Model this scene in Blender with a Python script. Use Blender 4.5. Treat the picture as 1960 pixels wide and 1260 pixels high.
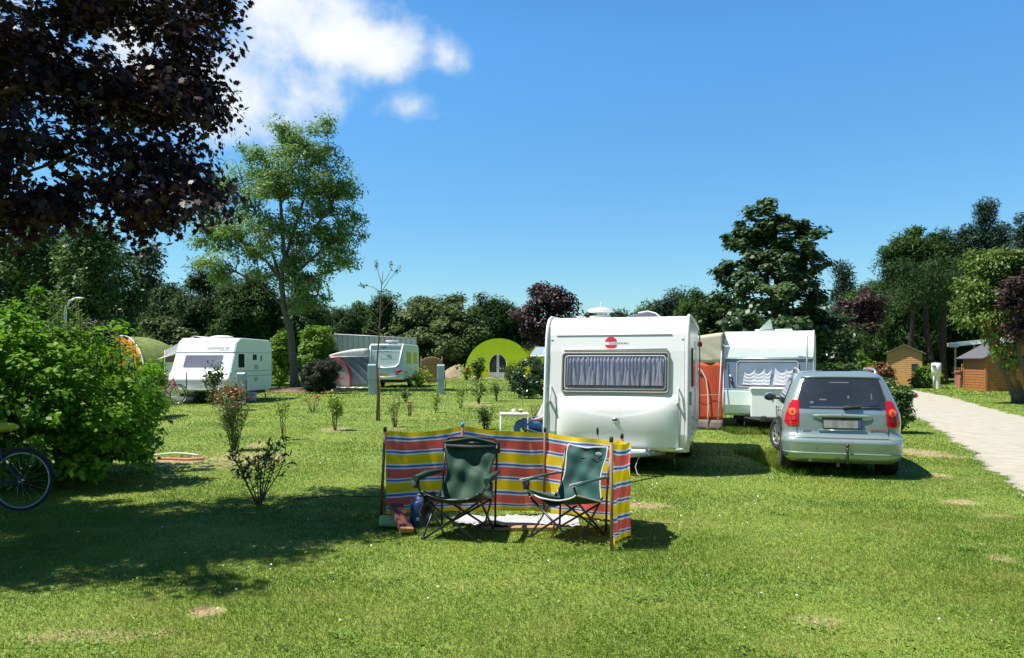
import bpy, bmesh, math, random
import numpy as np
from mathutils import Vector, Matrix, Euler
for o in list(bpy.data.objects): bpy.data.objects.remove(o)
scene = bpy.context.scene
COL = scene.collection
random.seed(7)
RNG = np.random.default_rng(11)
R = math.radians

# ------------------------------------------------------------------ camera
CH = 1.65
cam = bpy.data.objects.new('camera', bpy.data.cameras.new('camera'))
COL.objects.link(cam); scene.camera = cam
cam.location = (0, 0, CH); cam.rotation_euler = (R(90), 0, 0)
cam.data.sensor_width = 36; cam.data.lens = 26.0; cam.data.shift_y = 62/1960
cam.data.clip_start = 0.1; cam.data.clip_end = 3000
FP = 1960*26.0/36; CX, HY = 980.0, 692.0

# ------------------------------------------------------------------ exposure
scene.render.engine = 'CYCLES'
scene.view_settings.view_transform = 'Standard'
scene.view_settings.look = 'None'
scene.view_settings.exposure = 0.75
scene.view_settings.gamma = 1
scene.cycles.max_bounces = 6
scene.cycles.transparent_max_bounces = 12
try: scene.cycles.use_fast_gi = False
except Exception: pass

# ------------------------------------------------------------------ sun and sky
SD = Vector((0.53, 0.05, -1.0)).normalized()        # way the sunlight travels
sun = bpy.data.objects.new('sun', bpy.data.lights.new('sun', 'SUN'))
COL.objects.link(sun)
sun.rotation_euler = SD.to_track_quat('-Z', 'Y').to_euler()
sun.data.energy = 5.0; sun.data.angle = R(0.55); sun.data.color = (1.0, 0.955, 0.88)
world = bpy.data.worlds.new('World'); scene.world = world; world.use_nodes = True
def sky_nodes():
    nt = world.node_tree; nt.nodes.clear()
    N = nt.nodes.new; L = nt.links.new
    out = N('ShaderNodeOutputWorld'); bg = N('ShaderNodeBackground'); bg.inputs[1].default_value = 0.1
    sky = N('ShaderNodeTexSky'); sky.sky_type = 'NISHITA'; sky.sun_disc = False
    sky.sun_elevation = math.asin(-SD.z); sky.sun_rotation = math.atan2(-SD.x, -SD.y)
    sky.altitude = 0; sky.air_density = 1.0; sky.dust_density = 0.3; sky.ozone_density = 2.4
    hs = N('ShaderNodeHueSaturation'); hs.inputs['Saturation'].default_value = SKY_SAT
    hs.inputs['Value'].default_value = SKY_VAL
    L(sky.outputs[0], hs.inputs['Color'])
    tc = N('ShaderNodeTexCoord')
    def vm(op, a, b=None):
        n = N('ShaderNodeVectorMath'); n.operation = op
        for i, v in enumerate((a, b)):
            if v is None: continue
            if isinstance(v, (tuple, list)): n.inputs[i].default_value = v
            else: L(v, n.inputs[i])
        return n
    def m(op, a, b=None, c=None, clamp=False):
        n = N('ShaderNodeMath'); n.operation = op; n.use_clamp = clamp
        for i, v in enumerate((a, b, c)):
            if v is None: continue
            if isinstance(v, (int, float)): n.inputs[i].default_value = v
            else: L(v, n.inputs[i])
        return n.outputs[0]
    d = tc.outputs['Generated']
    nz = N('ShaderNodeTexNoise'); nz.inputs['Scale'].default_value = 8.0; nz.inputs['Detail'].default_value = 8; nz.inputs['Roughness'].default_value = 0.56
    L(d, nz.inputs['Vector'])
    wz = N('ShaderNodeTexNoise'); wz.inputs['Scale'].default_value = 3.5; wz.inputs['Detail'].default_value = 3
    L(d, wz.inputs['Vector'])
    wv = vm('SCALE', vm('SUBTRACT', wz.outputs['Color'], (.5, .5, .5)).outputs[0]); wv.inputs['Scale'].default_value = 0.07
    dw = vm('ADD', d, wv.outputs[0]).outputs[0]
    acc = None
    # (direction given as azimuth-like x and elevation-like z on y = 1, half widths)
    blobs = [(-.33, .475, .16, .11, 1.1), (-.42, .385, .16, .08, .9), (-.37, .36, .08, .04, .5), (-.25, .425, .12, .05, 1.0), (-.185, .405, .07, .035, .9),
             (-.50, .50, .16, .12, .9), (-.085, .402, .042, .030, .85), (-.147, .333, .045, .024, .85), (-1.6, .5, .5, .2, .6), (1.9, .6, .5, .15, .5)]
    for (x, z, rx, rz, a) in blobs:
        l = math.sqrt(x*x+1+z*z); c = (x/l, 1/l, z/l)
        v = vm('DIVIDE', vm('SUBTRACT', dw, c).outputs[0], (rx/l, (rx+rz)/2/l, rz/l)).outputs[0]
        ln = vm('LENGTH', v).outputs['Value']
        g = m('MULTIPLY', m('SUBTRACT', 1.25, ln, clamp=False), a)
        acc = g if acc is None else m('SMOOTH_MAX', acc, g, 0.25)
    acc = m('ADD', acc, m('MULTIPLY', m('SUBTRACT', nz.outputs['Fac'], 0.50), 4.2))
    mr = N('ShaderNodeMapRange'); mr.interpolation_type = 'SMOOTHSTEP'
    mr.inputs['From Min'].default_value = 0.05; mr.inputs['From Max'].default_value = 1.25
    L(acc, mr.inputs['Value'])
    fac = m('MULTIPLY', mr.outputs[0], 0.93)
    sh = N('ShaderNodeMixRGB'); sh.inputs[1].default_value = (4.3, 4.9, 5.6, 1); sh.inputs[2].default_value = (6.4, 6.45, 6.5, 1)
    L(m('MULTIPLY', m('SUBTRACT', acc, .5), .9, clamp=True), sh.inputs[0])
    # overhead sky, mostly out of view, dimmed to cut fill light; horizon toned down
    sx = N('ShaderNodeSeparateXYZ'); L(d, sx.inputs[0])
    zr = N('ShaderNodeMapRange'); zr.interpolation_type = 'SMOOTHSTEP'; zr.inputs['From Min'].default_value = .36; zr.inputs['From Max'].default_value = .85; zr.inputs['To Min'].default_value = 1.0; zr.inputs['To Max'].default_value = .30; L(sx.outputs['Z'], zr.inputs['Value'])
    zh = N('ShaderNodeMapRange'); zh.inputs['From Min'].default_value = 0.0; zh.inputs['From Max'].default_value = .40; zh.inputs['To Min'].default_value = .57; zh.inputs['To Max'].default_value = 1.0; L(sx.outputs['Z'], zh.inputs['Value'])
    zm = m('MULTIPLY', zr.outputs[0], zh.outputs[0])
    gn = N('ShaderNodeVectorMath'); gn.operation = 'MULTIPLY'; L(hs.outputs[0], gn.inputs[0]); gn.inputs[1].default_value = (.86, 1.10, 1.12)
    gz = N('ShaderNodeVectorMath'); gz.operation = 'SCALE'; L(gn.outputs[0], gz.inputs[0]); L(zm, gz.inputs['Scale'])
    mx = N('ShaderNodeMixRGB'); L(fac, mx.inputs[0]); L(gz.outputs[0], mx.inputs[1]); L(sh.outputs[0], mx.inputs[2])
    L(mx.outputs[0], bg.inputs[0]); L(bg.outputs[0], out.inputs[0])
SKY_SAT, SKY_VAL = 1.25, 1.15
sky_nodes()

# ------------------------------------------------------------------ placing helpers
def P(px, py, Y): return Vector(((px-CX)/FP*Y, Y, CH-(py-HY)/FP*Y))
def G(px, py):
    Y = CH*FP/(py-HY); return Vector(((px-CX)/FP*Y, Y, 0))
def GY(px, Y): return Vector(((px-CX)/FP*Y, Y, 0))

# ------------------------------------------------------------------ mesh helpers
def unit(v):
    v = Vector(v); return v.normalized() if v.length > 1e-9 else Vector((0, 0, 1))
class MB:
    def __init__(s): s.v = []; s.f = []; s.mi = []; s.sm = []
    def add(s, vs, fs, mi=0, smooth=False):
        o = len(s.v); s.v += [tuple(v) for v in vs]
        for f in fs: s.f.append([i+o for i in f]); s.mi.append(mi); s.sm.append(smooth)
        return s
    def box(s, c, d, rot=None, mi=0, taper=None):
        x, y, z = d[0]/2, d[1]/2, d[2]/2; t = taper or (1, 1)
        vs = [Vector((i*x*(t[0] if k > 0 else 1), j*y*(t[1] if k > 0 else 1), k*z)) for k in (-1, 1) for j in (-1, 1) for i in (-1, 1)]
        if rot is not None:
            M = Euler(rot).to_matrix(); vs = [M @ v for v in vs]
        vs = [v+Vector(c) for v in vs]
        return s.add(vs, [(0, 2, 3, 1), (4, 5, 7, 6), (0, 1, 5, 4), (2, 6, 7, 3), (0, 4, 6, 2), (1, 3, 7, 5)], mi)
    def tube(s, pts, rad, n=8, mi=0, caps=True, closed=False, smooth=True):
        pts = [Vector(p) for p in pts]; k = len(pts)
        rads = rad if isinstance(rad, (list, tuple)) else [rad]*k
        prev = None; vs = []
        for i, p in enumerate(pts):
            if closed: t = unit(pts[(i+1) % k]-pts[i-1])
            elif i == 0: t = unit(pts[1]-p)
            elif i == k-1: t = unit(p-pts[i-1])
            else: t = unit(unit(pts[i+1]-p)+unit(p-pts[i-1]))
            if prev is None:
                a = Vector((0, 0, 1)) if abs(t.z) < .9 else Vector((1, 0, 0)); u = unit(t.cross(a))
            else: u = unit(prev-t*prev.dot(t))
            prev = u; w = t.cross(u)
            for j in range(n):
                an = 2*math.pi*j/n; vs.append(p+(u*math.cos(an)+w*math.sin(an))*rads[i])
        fs = []
        for i in range(k if closed else k-1):
            a = i*n; b = ((i+1) % k)*n
            for j in range(n): fs.append((a+j, a+(j+1) % n, b+(j+1) % n, b+j))
        s.add(vs, fs, mi, smooth)
        if caps and not closed:
            o = len(s.v)-len(vs)
            s.f.append([o+j for j in range(n)][::-1]); s.mi.append(mi); s.sm.append(False)
            s.f.append([o+(k-1)*n+j for j in range(n)]); s.mi.append(mi); s.sm.append(False)
        return s
    def cyl(s, p, q, r, n=16, r2=None, mi=0): return s.tube([p, q], [r, r if r2 is None else r2], n, mi)
    def extx(s, prof, x0, x1, mi=0):
        k = len(prof); vs = [(x0, y, z) for y, z in prof]+[(x1, y, z) for y, z in prof]
        s.add(vs, [(i, (i+1) % k, k+(i+1) % k, k+i) for i in range(k)]+[list(range(k))[::-1], list(range(k, 2*k))], mi); return s
    def exty(s, prof, y0, y1, mi=0):
        k = len(prof); vs = [(x, y0, z) for x, z in prof]+[(x, y1, z) for x, z in prof]
        s.add(vs, [(i, (i+1) % k, k+(i+1) % k, k+i) for i in range(k)]+[list(range(k))[::-1], list(range(k, 2*k))], mi); return s
    def grid(s, fn, nu, nv, mi=0, smooth=True, mif=None):
        vs = [fn(i/nu, j/nv) for j in range(nv+1) for i in range(nu+1)]; o = len(s.v)
        s.v += [tuple(v) for v in vs]
        for j in range(nv):
            for i in range(nu):
                a = o+j*(nu+1)+i; s.f.append([a, a+1, a+nu+2, a+nu+1]); s.mi.append(mif(i, j) if mif else mi); s.sm.append(smooth)
        return s
    def ball(s, c, r, nu=12, nv=8, mi=0):
        r = r if isinstance(r, (tuple, list)) else (r, r, r); c = Vector(c)
        vs = [c+Vector((0, 0, -r[2]))]
        for j in range(1, nv):
            ph = -math.pi/2+math.pi*j/nv
            for i in range(nu):
                th = 2*math.pi*i/nu; vs.append(c+Vector((r[0]*math.cos(ph)*math.cos(th), r[1]*math.cos(ph)*math.sin(th), r[2]*math.sin(ph))))
        vs.append(c+Vector((0, 0, r[2]))); fs = []
        for i in range(nu): fs.append((0, 1+(i+1) % nu, 1+i))
        for j in range(nv-2):
            for i in range(nu):
                a = 1+j*nu; b = a+nu; fs.append((a+i, a+(i+1) % nu, b+(i+1) % nu, b+i))
        a = 1+(nv-2)*nu
        for i in range(nu): fs.append((a+i, a+(i+1) % nu, len(vs)-1))
        return s.add(vs, fs, mi, True)
    def lathex(s, prof, c, n=28, mi=0, smooth=True):   # prof of (x, r) turned about the x axis
        c = Vector(c); k = len(prof); vs = []
        for (x, r) in prof:
            for j in range(n):
                a = 2*math.pi*j/n; vs.append(c+Vector((x, r*math.cos(a), r*math.sin(a))))
        return s.add(vs, [(i*n+j, i*n+(j+1) % n, (i+1)*n+(j+1) % n, (i+1)*n+j) for i in range(k-1) for j in range(n)], mi, smooth)
    def lathez(s, prof, c, n=24, mi=0, smooth=True):
        c = Vector(c); k = len(prof); vs = []
        for (r, z) in prof:
            for j in range(n):
                a = 2*math.pi*j/n; vs.append(c+Vector((r*math.cos(a), r*math.sin(a), z)))
        return s.add(vs, [(i*n+j, i*n+(j+1) % n, (i+1)*n+(j+1) % n, (i+1)*n+j) for i in range(k-1) for j in range(n)], mi, smooth)
    def build(s, name, mats, parent=None, bevel=0, thick=0, sub=0, segs=2, loc=None, rotz=0, label=None, fixn=True):
        me = bpy.data.meshes.new(name); me.from_pydata([tuple(v) for v in s.v], [], s.f)
        mats = mats if isinstance(mats, (list, tuple)) else [mats]
        for m in mats: me.materials.append(m)
        me.polygons.foreach_set('material_index', s.mi); me.polygons.foreach_set('use_smooth', s.sm)
        if fixn:
            bm = bmesh.new(); bm.from_mesh(me); bmesh.ops.recalc_face_normals(bm, faces=bm.faces); bm.to_mesh(me); bm.free()
        me.update()
        o = bpy.data.objects.new(name, me); COL.objects.link(o)
        if thick:
            md = o.modifiers.new('solid', 'SOLIDIFY'); md.thickness = thick; md.offset = 0
        if bevel:
            md = o.modifiers.new('bevel', 'BEVEL'); md.width = bevel; md.segments = segs; md.limit_method = 'ANGLE'; md.angle_limit = R(40); md.harden_normals = False
        if sub:
            md = o.modifiers.new('sub', 'SUBSURF'); md.levels = sub; md.render_levels = sub
        if loc is not None: o.location = loc
        if rotz: o.rotation_euler = (0, 0, rotz)
        if parent is not None: o.parent = parent
        if label: o['label'] = label
        return o
def tag(o, label=None, cat=None, group=None, kind=None):
    if label: o['label'] = label
    if cat: o['category'] = cat
    if group: o['group'] = group
    if kind: o['kind'] = kind
    return o
def thing(name, label, cat, loc=(0, 0, 0), rotz=0, group=None):
    o = bpy.data.objects.new(name, None); COL.objects.link(o); o.empty_display_size = .2
    o.location = loc; o.rotation_euler = (0, 0, rotz); return tag(o, label, cat, group)
def copy_tree(o, parent=None):
    c = o.copy(); COL.objects.link(c)
    if parent is not None: c.parent = parent
    for ch in list(o.children): copy_tree(ch, c)
    return c
def text_part(name, txt, size, mat, parent, loc, rot=(R(90), 0, 0), depth=.004, shear=0, sx=1.0):
    cu = bpy.data.curves.new(name, 'FONT'); cu.body = txt; cu.size = size; cu.extrude = depth/2; cu.align_x = 'CENTER'; cu.align_y = 'CENTER'; cu.shear = shear; cu.resolution_u = 3
    t = bpy.data.objects.new(name, cu); COL.objects.link(t)
    dg = bpy.context.evaluated_depsgraph_get(); me = bpy.data.meshes.new_from_object(t.evaluated_get(dg))
    bpy.data.objects.remove(t)
    o = bpy.data.objects.new(name, me); COL.objects.link(o); me.materials.clear(); me.materials.append(mat)
    o.parent = parent; o.location = loc; o.rotation_euler = rot; o.scale = (sx, 1, 1); return o

# ------------------------------------------------------------------ materials
def nodes(name):
    m = bpy.data.materials.new(name); m.use_nodes = True; nt = m.node_tree; nt.nodes.clear()
    return m, nt, nt.nodes.new, nt.links.new
def mat(name, col, rough=.5, metal=0., var=.12, vscale=6., bump=0., bscale=60., transl=0., coat=0., spec=.5, dirt=None, stretch=None, emis=None):
    m, nt, N, L = nodes(name)
    out = N('ShaderNodeOutputMaterial'); p = N('ShaderNodeBsdfPrincipled')
    p.inputs['Roughness'].default_value = rough; p.inputs['Metallic'].default_value = metal
    p.inputs['Coat Weight'].default_value = coat; p.inputs['Specular IOR Level'].default_value = spec
    tc = N('ShaderNodeTexCoord'); src = tc.outputs['Object']
    if stretch:
        mp = N('ShaderNodeMapping'); mp.inputs['Scale'].default_value = stretch; L(src, mp.inputs[0]); src = mp.outputs[0]
    nz = N('ShaderNodeTexNoise'); nz.inputs['Scale'].default_value = vscale; nz.inputs['Detail'].default_value = 6; nz.inputs['Roughness'].default_value = .6
    L(src, nz.inputs['Vector'])
    mr = N('ShaderNodeMapRange'); mr.inputs['From Min'].default_value = .3; mr.inputs['From Max'].default_value = .7
    mr.inputs['To Min'].default_value = 1-var; mr.inputs['To Max'].default_value = 1+var; L(nz.outputs['Fac'], mr.inputs['Value'])
    vm = N('ShaderNodeVectorMath'); vm.operation = 'SCALE'; vm.inputs[0].default_value = col[:3]; L(mr.outputs[0], vm.inputs['Scale'])
    c = vm.outputs[0]
    if dirt:   # (colour, scale, threshold, amount)
        n2 = N('ShaderNodeTexNoise'); n2.inputs['Scale'].default_value = dirt[1]; n2.inputs['Detail'].default_value = 8; n2.inputs['Roughness'].default_value = .7
        L(tc.outputs['Object'], n2.inputs['Vector'])
        r2 = N('ShaderNodeMapRange'); r2.inputs['From Min'].default_value = dirt[2]; r2.inputs['From Max'].default_value = dirt[2]+.15; r2.inputs['To Max'].default_value = dirt[3]
        L(n2.outputs['Fac'], r2.inputs['Value'])
        mx = N('ShaderNodeMixRGB'); L(r2.outputs[0], mx.inputs[0]); L(c, mx.inputs[1]); mx.inputs[2].default_value = (*dirt[0], 1); c = mx.outputs[0]
    L(c, p.inputs['Base Color'])
    if emis: p.inputs['Emission Color'].default_value = (*emis[0], 1); p.inputs['Emission Strength'].default_value = emis[1]
    if bump:
        nb = N('ShaderNodeTexNoise'); nb.inputs['Scale'].default_value = bscale; nb.inputs['Detail'].default_value = 4; L(src, nb.inputs['Vector'])
        b = N('ShaderNodeBump'); b.inputs['Strength'].default_value = bump; b.inputs['Distance'].default_value = .02; L(nb.outputs['Fac'], b.inputs['Height']); L(b.outputs[0], p.inputs['Normal'])
    if transl:
        t = N('ShaderNodeBsdfTranslucent'); L(c, t.inputs[0]); ms = N('ShaderNodeMixShader'); ms.inputs[0].default_value = transl
        L(p.outputs[0], ms.inputs[1]); L(t.outputs[0], ms.inputs[2]); L(ms.outputs[0], out.inputs[0])
    else: L(p.outputs[0], out.inputs[0])
    return m
def leafmat(name, c1, c2, transl=.35, rough=.5, scale=.6, tint=None, spec=.35):
    m, nt, N, L = nodes(name)
    out = N('ShaderNodeOutputMaterial'); p = N('ShaderNodeBsdfPrincipled'); p.inputs['Roughness'].default_value = rough; p.inputs['Specular IOR Level'].default_value = spec
    tc = N('ShaderNodeTexCoord'); nz = N('ShaderNodeTexNoise'); nz.inputs['Scale'].default_value = scale; nz.inputs['Detail'].default_value = 3
    L(tc.outputs['Object'], nz.inputs['Vector'])
    at = N('ShaderNodeAttribute'); at.attribute_name = 'lv'
    ad = N('ShaderNodeMath'); ad.operation = 'MULTIPLY_ADD'; L(at.outputs['Fac'], ad.inputs[0]); ad.inputs[1].default_value = .75
    sb = N('ShaderNodeMath'); sb.operation = 'MULTIPLY_ADD'; L(nz.outputs['Fac'], sb.inputs[0]); sb.inputs[1].default_value = 2.2; sb.inputs[2].default_value = -.98; L(sb.outputs[0], ad.inputs[2])
    mx = N('ShaderNodeMixRGB'); mx.use_clamp = True; L(ad.outputs[0], mx.inputs[0]); mx.inputs[1].default_value = (*c1, 1); mx.inputs[2].default_value = (*c2, 1)
    c = mx.outputs[0]; L(c, p.inputs['Base Color'])
    t = N('ShaderNodeBsdfTranslucent')
    if tint:
        mm = N('ShaderNodeMixRGB'); mm.blend_type = 'MULTIPLY'; mm.inputs[0].default_value = 1; L(c, mm.inputs[1]); mm.inputs[2].default_value = (*tint, 1); L(mm.outputs[0], t.inputs[0])
    else: L(c, t.inputs[0])
    ms = N('ShaderNodeMixShader'); ms.inputs[0].default_value = transl; L(p.outputs[0], ms.inputs[1]); L(t.outputs[0], ms.inputs[2]); L(ms.outputs[0], out.inputs[0])
    return m

# lawn colour shared by the ground sheet and the blades that stand on it
PATCHES = []   # (x, y, rx, ry, amount)
for (px, py, wx, hy, a) in [(395, 1172, 34, 12, .9), (1565, 1190, 60, 12, .45), (1765, 868, 46, 9, .95), (1840, 962, 36, 6, .9), (1795, 910, 22, 5, .9),
        (1225, 968, 65, 7, .85), (450, 880, 110, 16, .55), (500, 850, 22, 6, .7), (640, 822, 30, 5, .6), (330, 884, 70, 8, .8), (180, 1218, 150, 16, .42), (1830, 875, 26, 5, .6),
        (1920, 1070, 30, 8, .55), (1360, 860, 40, 4, .3), (1255, 1000, 40, 5, .4), (760, 820, 30, 5, .4), (917, 774, 40, 4, .6), (1900, 988, 40, 4, .5)]:
    c = G(px, py); c2 = G(px, py-hy); PATCHES.append((c.x, c.y, wx/FP*c.y, abs(c2.y-c.y), a))
def lawn_color(nt, N, L, blade=False):
    geo = N('ShaderNodeNewGeometry'); pos = geo.outputs['Position']
    flat = N('ShaderNodeVectorMath'); flat.operation = 'MULTIPLY'; L(pos, flat.inputs[0]); flat.inputs[1].default_value = (1, 1, 0)
    def noise(sc, det=4, st=None):
        src = flat.outputs[0]
        if st:
            mp = N('ShaderNodeMapping'); mp.inputs['Scale'].default_value = st; L(src, mp.inputs[0]); src = mp.outputs[0]
        n = N('ShaderNodeTexNoise'); n.inputs['Scale'].default_value = sc; n.inputs['Detail'].default_value = det; n.inputs['Roughness'].default_value = .65; L(src, n.inputs['Vector']); return n.outputs['Fac']
    def ramp(fac, a, b, ca, cb):
        r = N('ShaderNodeMapRange'); r.interpolation_type = 'SMOOTHSTEP'; r.inputs['From Min'].default_value = a; r.inputs['From Max'].default_value = b; L(fac, r.inputs['Value'])
        mx = N('ShaderNodeMixRGB'); L(r.outputs[0], mx.inputs[0])
        for i, c in ((1, ca), (2, cb)):
            if isinstance(c, tuple): mx.inputs[i].default_value = (*c, 1)
            else: L(c, mx.inputs[i])
        return mx.outputs[0]
    k = 0.91
    c = ramp(noise(.55, 5), .38, .62, (.09*k, .165*k, .014*k), (.175*k, .235*k, .028*k))
    c = ramp(noise(1.7, 5), .44, .66, c, (.22*k, .255*k, .055*k))
    c = ramp(noise(.23, 4, (1, 2.2, 1)), .50, .62, c, (.07*k, .155*k, .014*k))
    if not blade: c = ramp(noise(38, 3), .30, .62, c, (.26*k, .34*k, .07*k))
    # dry and bare patches
    wob = noise(3.4, 9); tot = None
    for (x, y, rx, ry, a) in PATCHES:
        s = N('ShaderNodeVectorMath'); s.operation = 'SUBTRACT'; L(flat.outputs[0], s.inputs[0]); s.inputs[1].default_value = (x, y, 0)
        d = N('ShaderNodeVectorMath'); d.operation = 'DIVIDE'; L(s.outputs[0], d.inputs[0]); d.inputs[1].default_value = (rx, ry, 1)
        ln = N('ShaderNodeVectorMath'); ln.operation = 'LENGTH'; L(d.outputs[0], ln.inputs[0])
        q = N('ShaderNodeMath'); q.operation = 'MULTIPLY_ADD'; L(wob, q.inputs[0]); q.inputs[1].default_value = 3.2; L(ln.outputs['Value'], q.inputs[2])
        r = N('ShaderNodeMapRange'); r.interpolation_type = 'SMOOTHSTEP'; r.inputs['From Min'].default_value = 2.7; r.inputs['From Max'].default_value = 2.15; r.inputs['To Max'].default_value = a*(.75 if blade else 1); L(q.outputs[0], r.inputs['Value'])
        if tot is None: tot = r.outputs[0]
        else:
            mm = N('ShaderNodeMath'); mm.operation = 'MAXIMUM'; L(tot, mm.inputs[0]); L(r.outputs[0], mm.inputs[1]); tot = mm.outputs[0]
    mx = N('ShaderNodeMixRGB'); L(tot, mx.inputs[0]); L(c, mx.inputs[1]); mx.inputs[2].default_value = (.36, .27, .155, 1)
    return mx.outputs[0]
def lawn_mat(name, blade):
    m, nt, N, L = nodes(name); out = N('ShaderNodeOutputMaterial'); p = N('ShaderNodeBsdfPrincipled'); p.inputs['Roughness'].default_value = .6; p.inputs['Specular IOR Level'].default_value = .25 if blade else .1
    c = lawn_color(nt, N, L, blade)
    if blade:
        at = N('ShaderNodeAttribute'); at.attribute_name = 'lv'
        r = N('ShaderNodeMapRange'); r.inputs['To Min'].default_value = .86; r.inputs['To Max'].default_value = 1.24; L(at.outputs['Fac'], r.inputs['Value'])
        s = N('ShaderNodeVectorMath'); s.operation = 'SCALE'; L(c, s.inputs[0]); L(r.outputs[0], s.inputs['Scale']); c = s.outputs[0]
        L(c, p.inputs['Base Color']); t = N('ShaderNodeBsdfTranslucent'); L(c, t.inputs[0]); ms = N('ShaderNodeMixShader'); ms.inputs[0].default_value = .38
        L(p.outputs[0], ms.inputs[1]); L(t.outputs[0], ms.inputs[2]); L(ms.outputs[0], out.inputs[0])
    else:
        L(c, p.inputs['Base Color'])
        geo = N('ShaderNodeNewGeometry'); nb = N('ShaderNodeTexNoise'); nb.inputs['Scale'].default_value = 45; nb.inputs['Detail'].default_value = 4; L(geo.outputs['Position'], nb.inputs['Vector'])
        b = N('ShaderNodeBump'); b.inputs['Strength'].default_value = .5; b.inputs['Distance'].default_value = .03; L(nb.outputs['Fac'], b.inputs['Height']); L(b.outputs[0], p.inputs['Normal'])
        L(p.outputs[0], out.inputs[0])
    return m
M = {}
M['lawn'] = lawn_mat('lawn_ground', False); M['blade'] = lawn_mat('grass_blades', True)
M['gravel'] = mat('pale_gravel', (.38, .355, .29), .95, var=.14, vscale=3, bump=.5, bscale=60, dirt=((.27, .24, .17), 2.2, .58, .35), spec=.1)
M['white'] = mat('white_paint', (.80, .80, .78), .28, var=.02, vscale=2, coat=.2, dirt=((.60, .60, .55), 2.5, .60, .3))
M['speck'] = mat('speckled_white_shell', (.80, .80, .78), .28, var=.02, vscale=2, coat=.2, dirt=((.50, .50, .45), 34, .655, .55))
M['white2'] = mat('aged_white_paint', (.76, .77, .74), .4, var=.04, vscale=2, dirt=((.55, .56, .5), 2.0, .6, .35))
M['mint'] = mat('pale_greenish_white_paint', (.66, .74, .70), .35, var=.04, vscale=2, dirt=((.5, .54, .48), 2.5, .62, .3))
M['grey'] = mat('grey_plastic', (.32, .32, .33), .45, var=.06)
M['lgrey'] = mat('light_grey_trim', (.55, .55, .56), .4, var=.05)
M['alu'] = mat('brushed_aluminium', (.68, .69, .72), .3, metal=.85, var=.05, vscale=20)
M['steel'] = mat('galvanised_steel', (.42, .43, .45), .45, metal=.7, var=.12, vscale=9)
M['dark'] = mat('dark_rubber', (.022, .022, .024), .7, var=.2, bump=.2)
M['black'] = mat('black_metal_tube', (.02, .02, .022), .35, var=.1)
M['glass'] = mat('dark_window_glass', (.028, .034, .042), .04, var=.3, vscale=1.3, spec=.9, coat=.4)
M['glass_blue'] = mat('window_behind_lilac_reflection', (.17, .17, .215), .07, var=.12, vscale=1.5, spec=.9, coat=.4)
M['frame'] = mat('taupe_window_frame', (.29, .265, .24), .4, var=.05)
M['curtain'] = mat('lit_net_curtain', (.82, .77, .70), .8, var=.18, vscale=5, transl=.2)
M['curtain_w'] = mat('white_lace_curtain', (.70, .70, .76), .8, var=.1, vscale=8, transl=.2)
M['red'] = mat('red_paint', (.62, .03, .06), .35, var=.05)
M['redlens'] = mat('red_lamp_lens', (.52, .006, .010), .10, var=.12, vscale=14, coat=.7)
M['orangelens'] = mat('amber_lamp_lens', (.75, .14, .02), .15, var=.2, vscale=30, coat=.7)
M['darklens'] = mat('dark_reversing_lens', (.22, .02, .03), .12, var=.1, coat=.7)
M['car'] = mat('silver_green_metallic_paint', (.285, .36, .345), .25, metal=.4, var=.02, vscale=3, coat=.9)
M['plate'] = mat('blurred_number_plate', (.36, .355, .36), .4, var=.35, vscale=9, stretch=(1, 1, .15))
M['plate_b'] = mat('blue_plate_band', (.07, .08, .33), .4)
M['yplate'] = mat('yellow_number_plate', (.55, .38, .03), .4, var=.1)
M['bluegrey'] = mat('blue_grey_panel_paint', (.15, .20, .28), .4, var=.07)
M['pedestal'] = mat('blue_grey_pedestal_paint', (.30, .38, .45), .5, var=.06, dirt=((.2, .24, .26), 4, .6, .4))
M['orange'] = mat('rust_orange_awning_cloth', (.60, .085, .03), .8, var=.08, vscale=3, bump=.1, bscale=30, transl=.15)
M['cream'] = mat('cream_awning_cloth', (.62, .55, .42), .85, var=.06, transl=.15)
M['whitecloth'] = mat('white_awning_cloth', (.74, .72, .69), .8, var=.05, transl=.12)
M['mudskirt'] = mat('grey_mud_skirt_cloth', (.17, .13, .13), .9, var=.15)
M['greycloth'] = mat('dark_grey_mesh_cloth', (.15, .17, .18), .75, var=.15, vscale=4)
M['beige'] = mat('beige_window_blind', (.36, .33, .26), .8, var=.1)
M['s_yellow'] = mat('yellow_stripe_cloth', (.80, .56, .004), .8, var=.08, vscale=3, bump=.08, bscale=14, transl=.3)
M['s_rose'] = mat('coral_red_stripe_cloth', (.72, .12, .09), .8, var=.1, vscale=3, bump=.08, bscale=14, transl=.3)
M['s_white'] = mat('white_stripe_cloth', (.72, .74, .76), .8, var=.05, transl=.3)
M['s_blue'] = mat('blue_stripe_cloth', (.06, .15, .46), .8, var=.1, transl=.3)
M['pole'] = mat('red_brown_wooden_pole', (.19, .075, .04), .6, var=.25, vscale=8, stretch=(4, 4, .6))
M['pole_l'] = mat('weathered_wooden_pole', (.30, .19, .10), .7, var=.25, vscale=8, stretch=(4, 4, .6))
M['green1'] = mat('dark_green_canvas', (.015, .056, .032), .75, var=.2, vscale=5, bump=.2, bscale=9)
M['green2'] = mat('teal_green_canvas', (.009, .062, .054), .75, var=.22, vscale=5, bump=.2, bscale=9)
M['piping'] = mat('pale_grey_piping', (.55, .55, .52), .7)
M['blueplastic'] = mat('dark_blue_plastic', (.03, .075, .19), .35, var=.1)
M['brownboard'] = mat('maroon_stained_board', (.16, .055, .045), .7, var=.25, vscale=6, stretch=(1, 8, 8))
M['board'] = mat('orange_pine_board', (.46, .24, .10), .7, var=.2, vscale=5, stretch=(1, 9, 9))
M['palewood'] = mat('pale_green_board', (.38, .46, .22), .8, var=.12)
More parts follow.
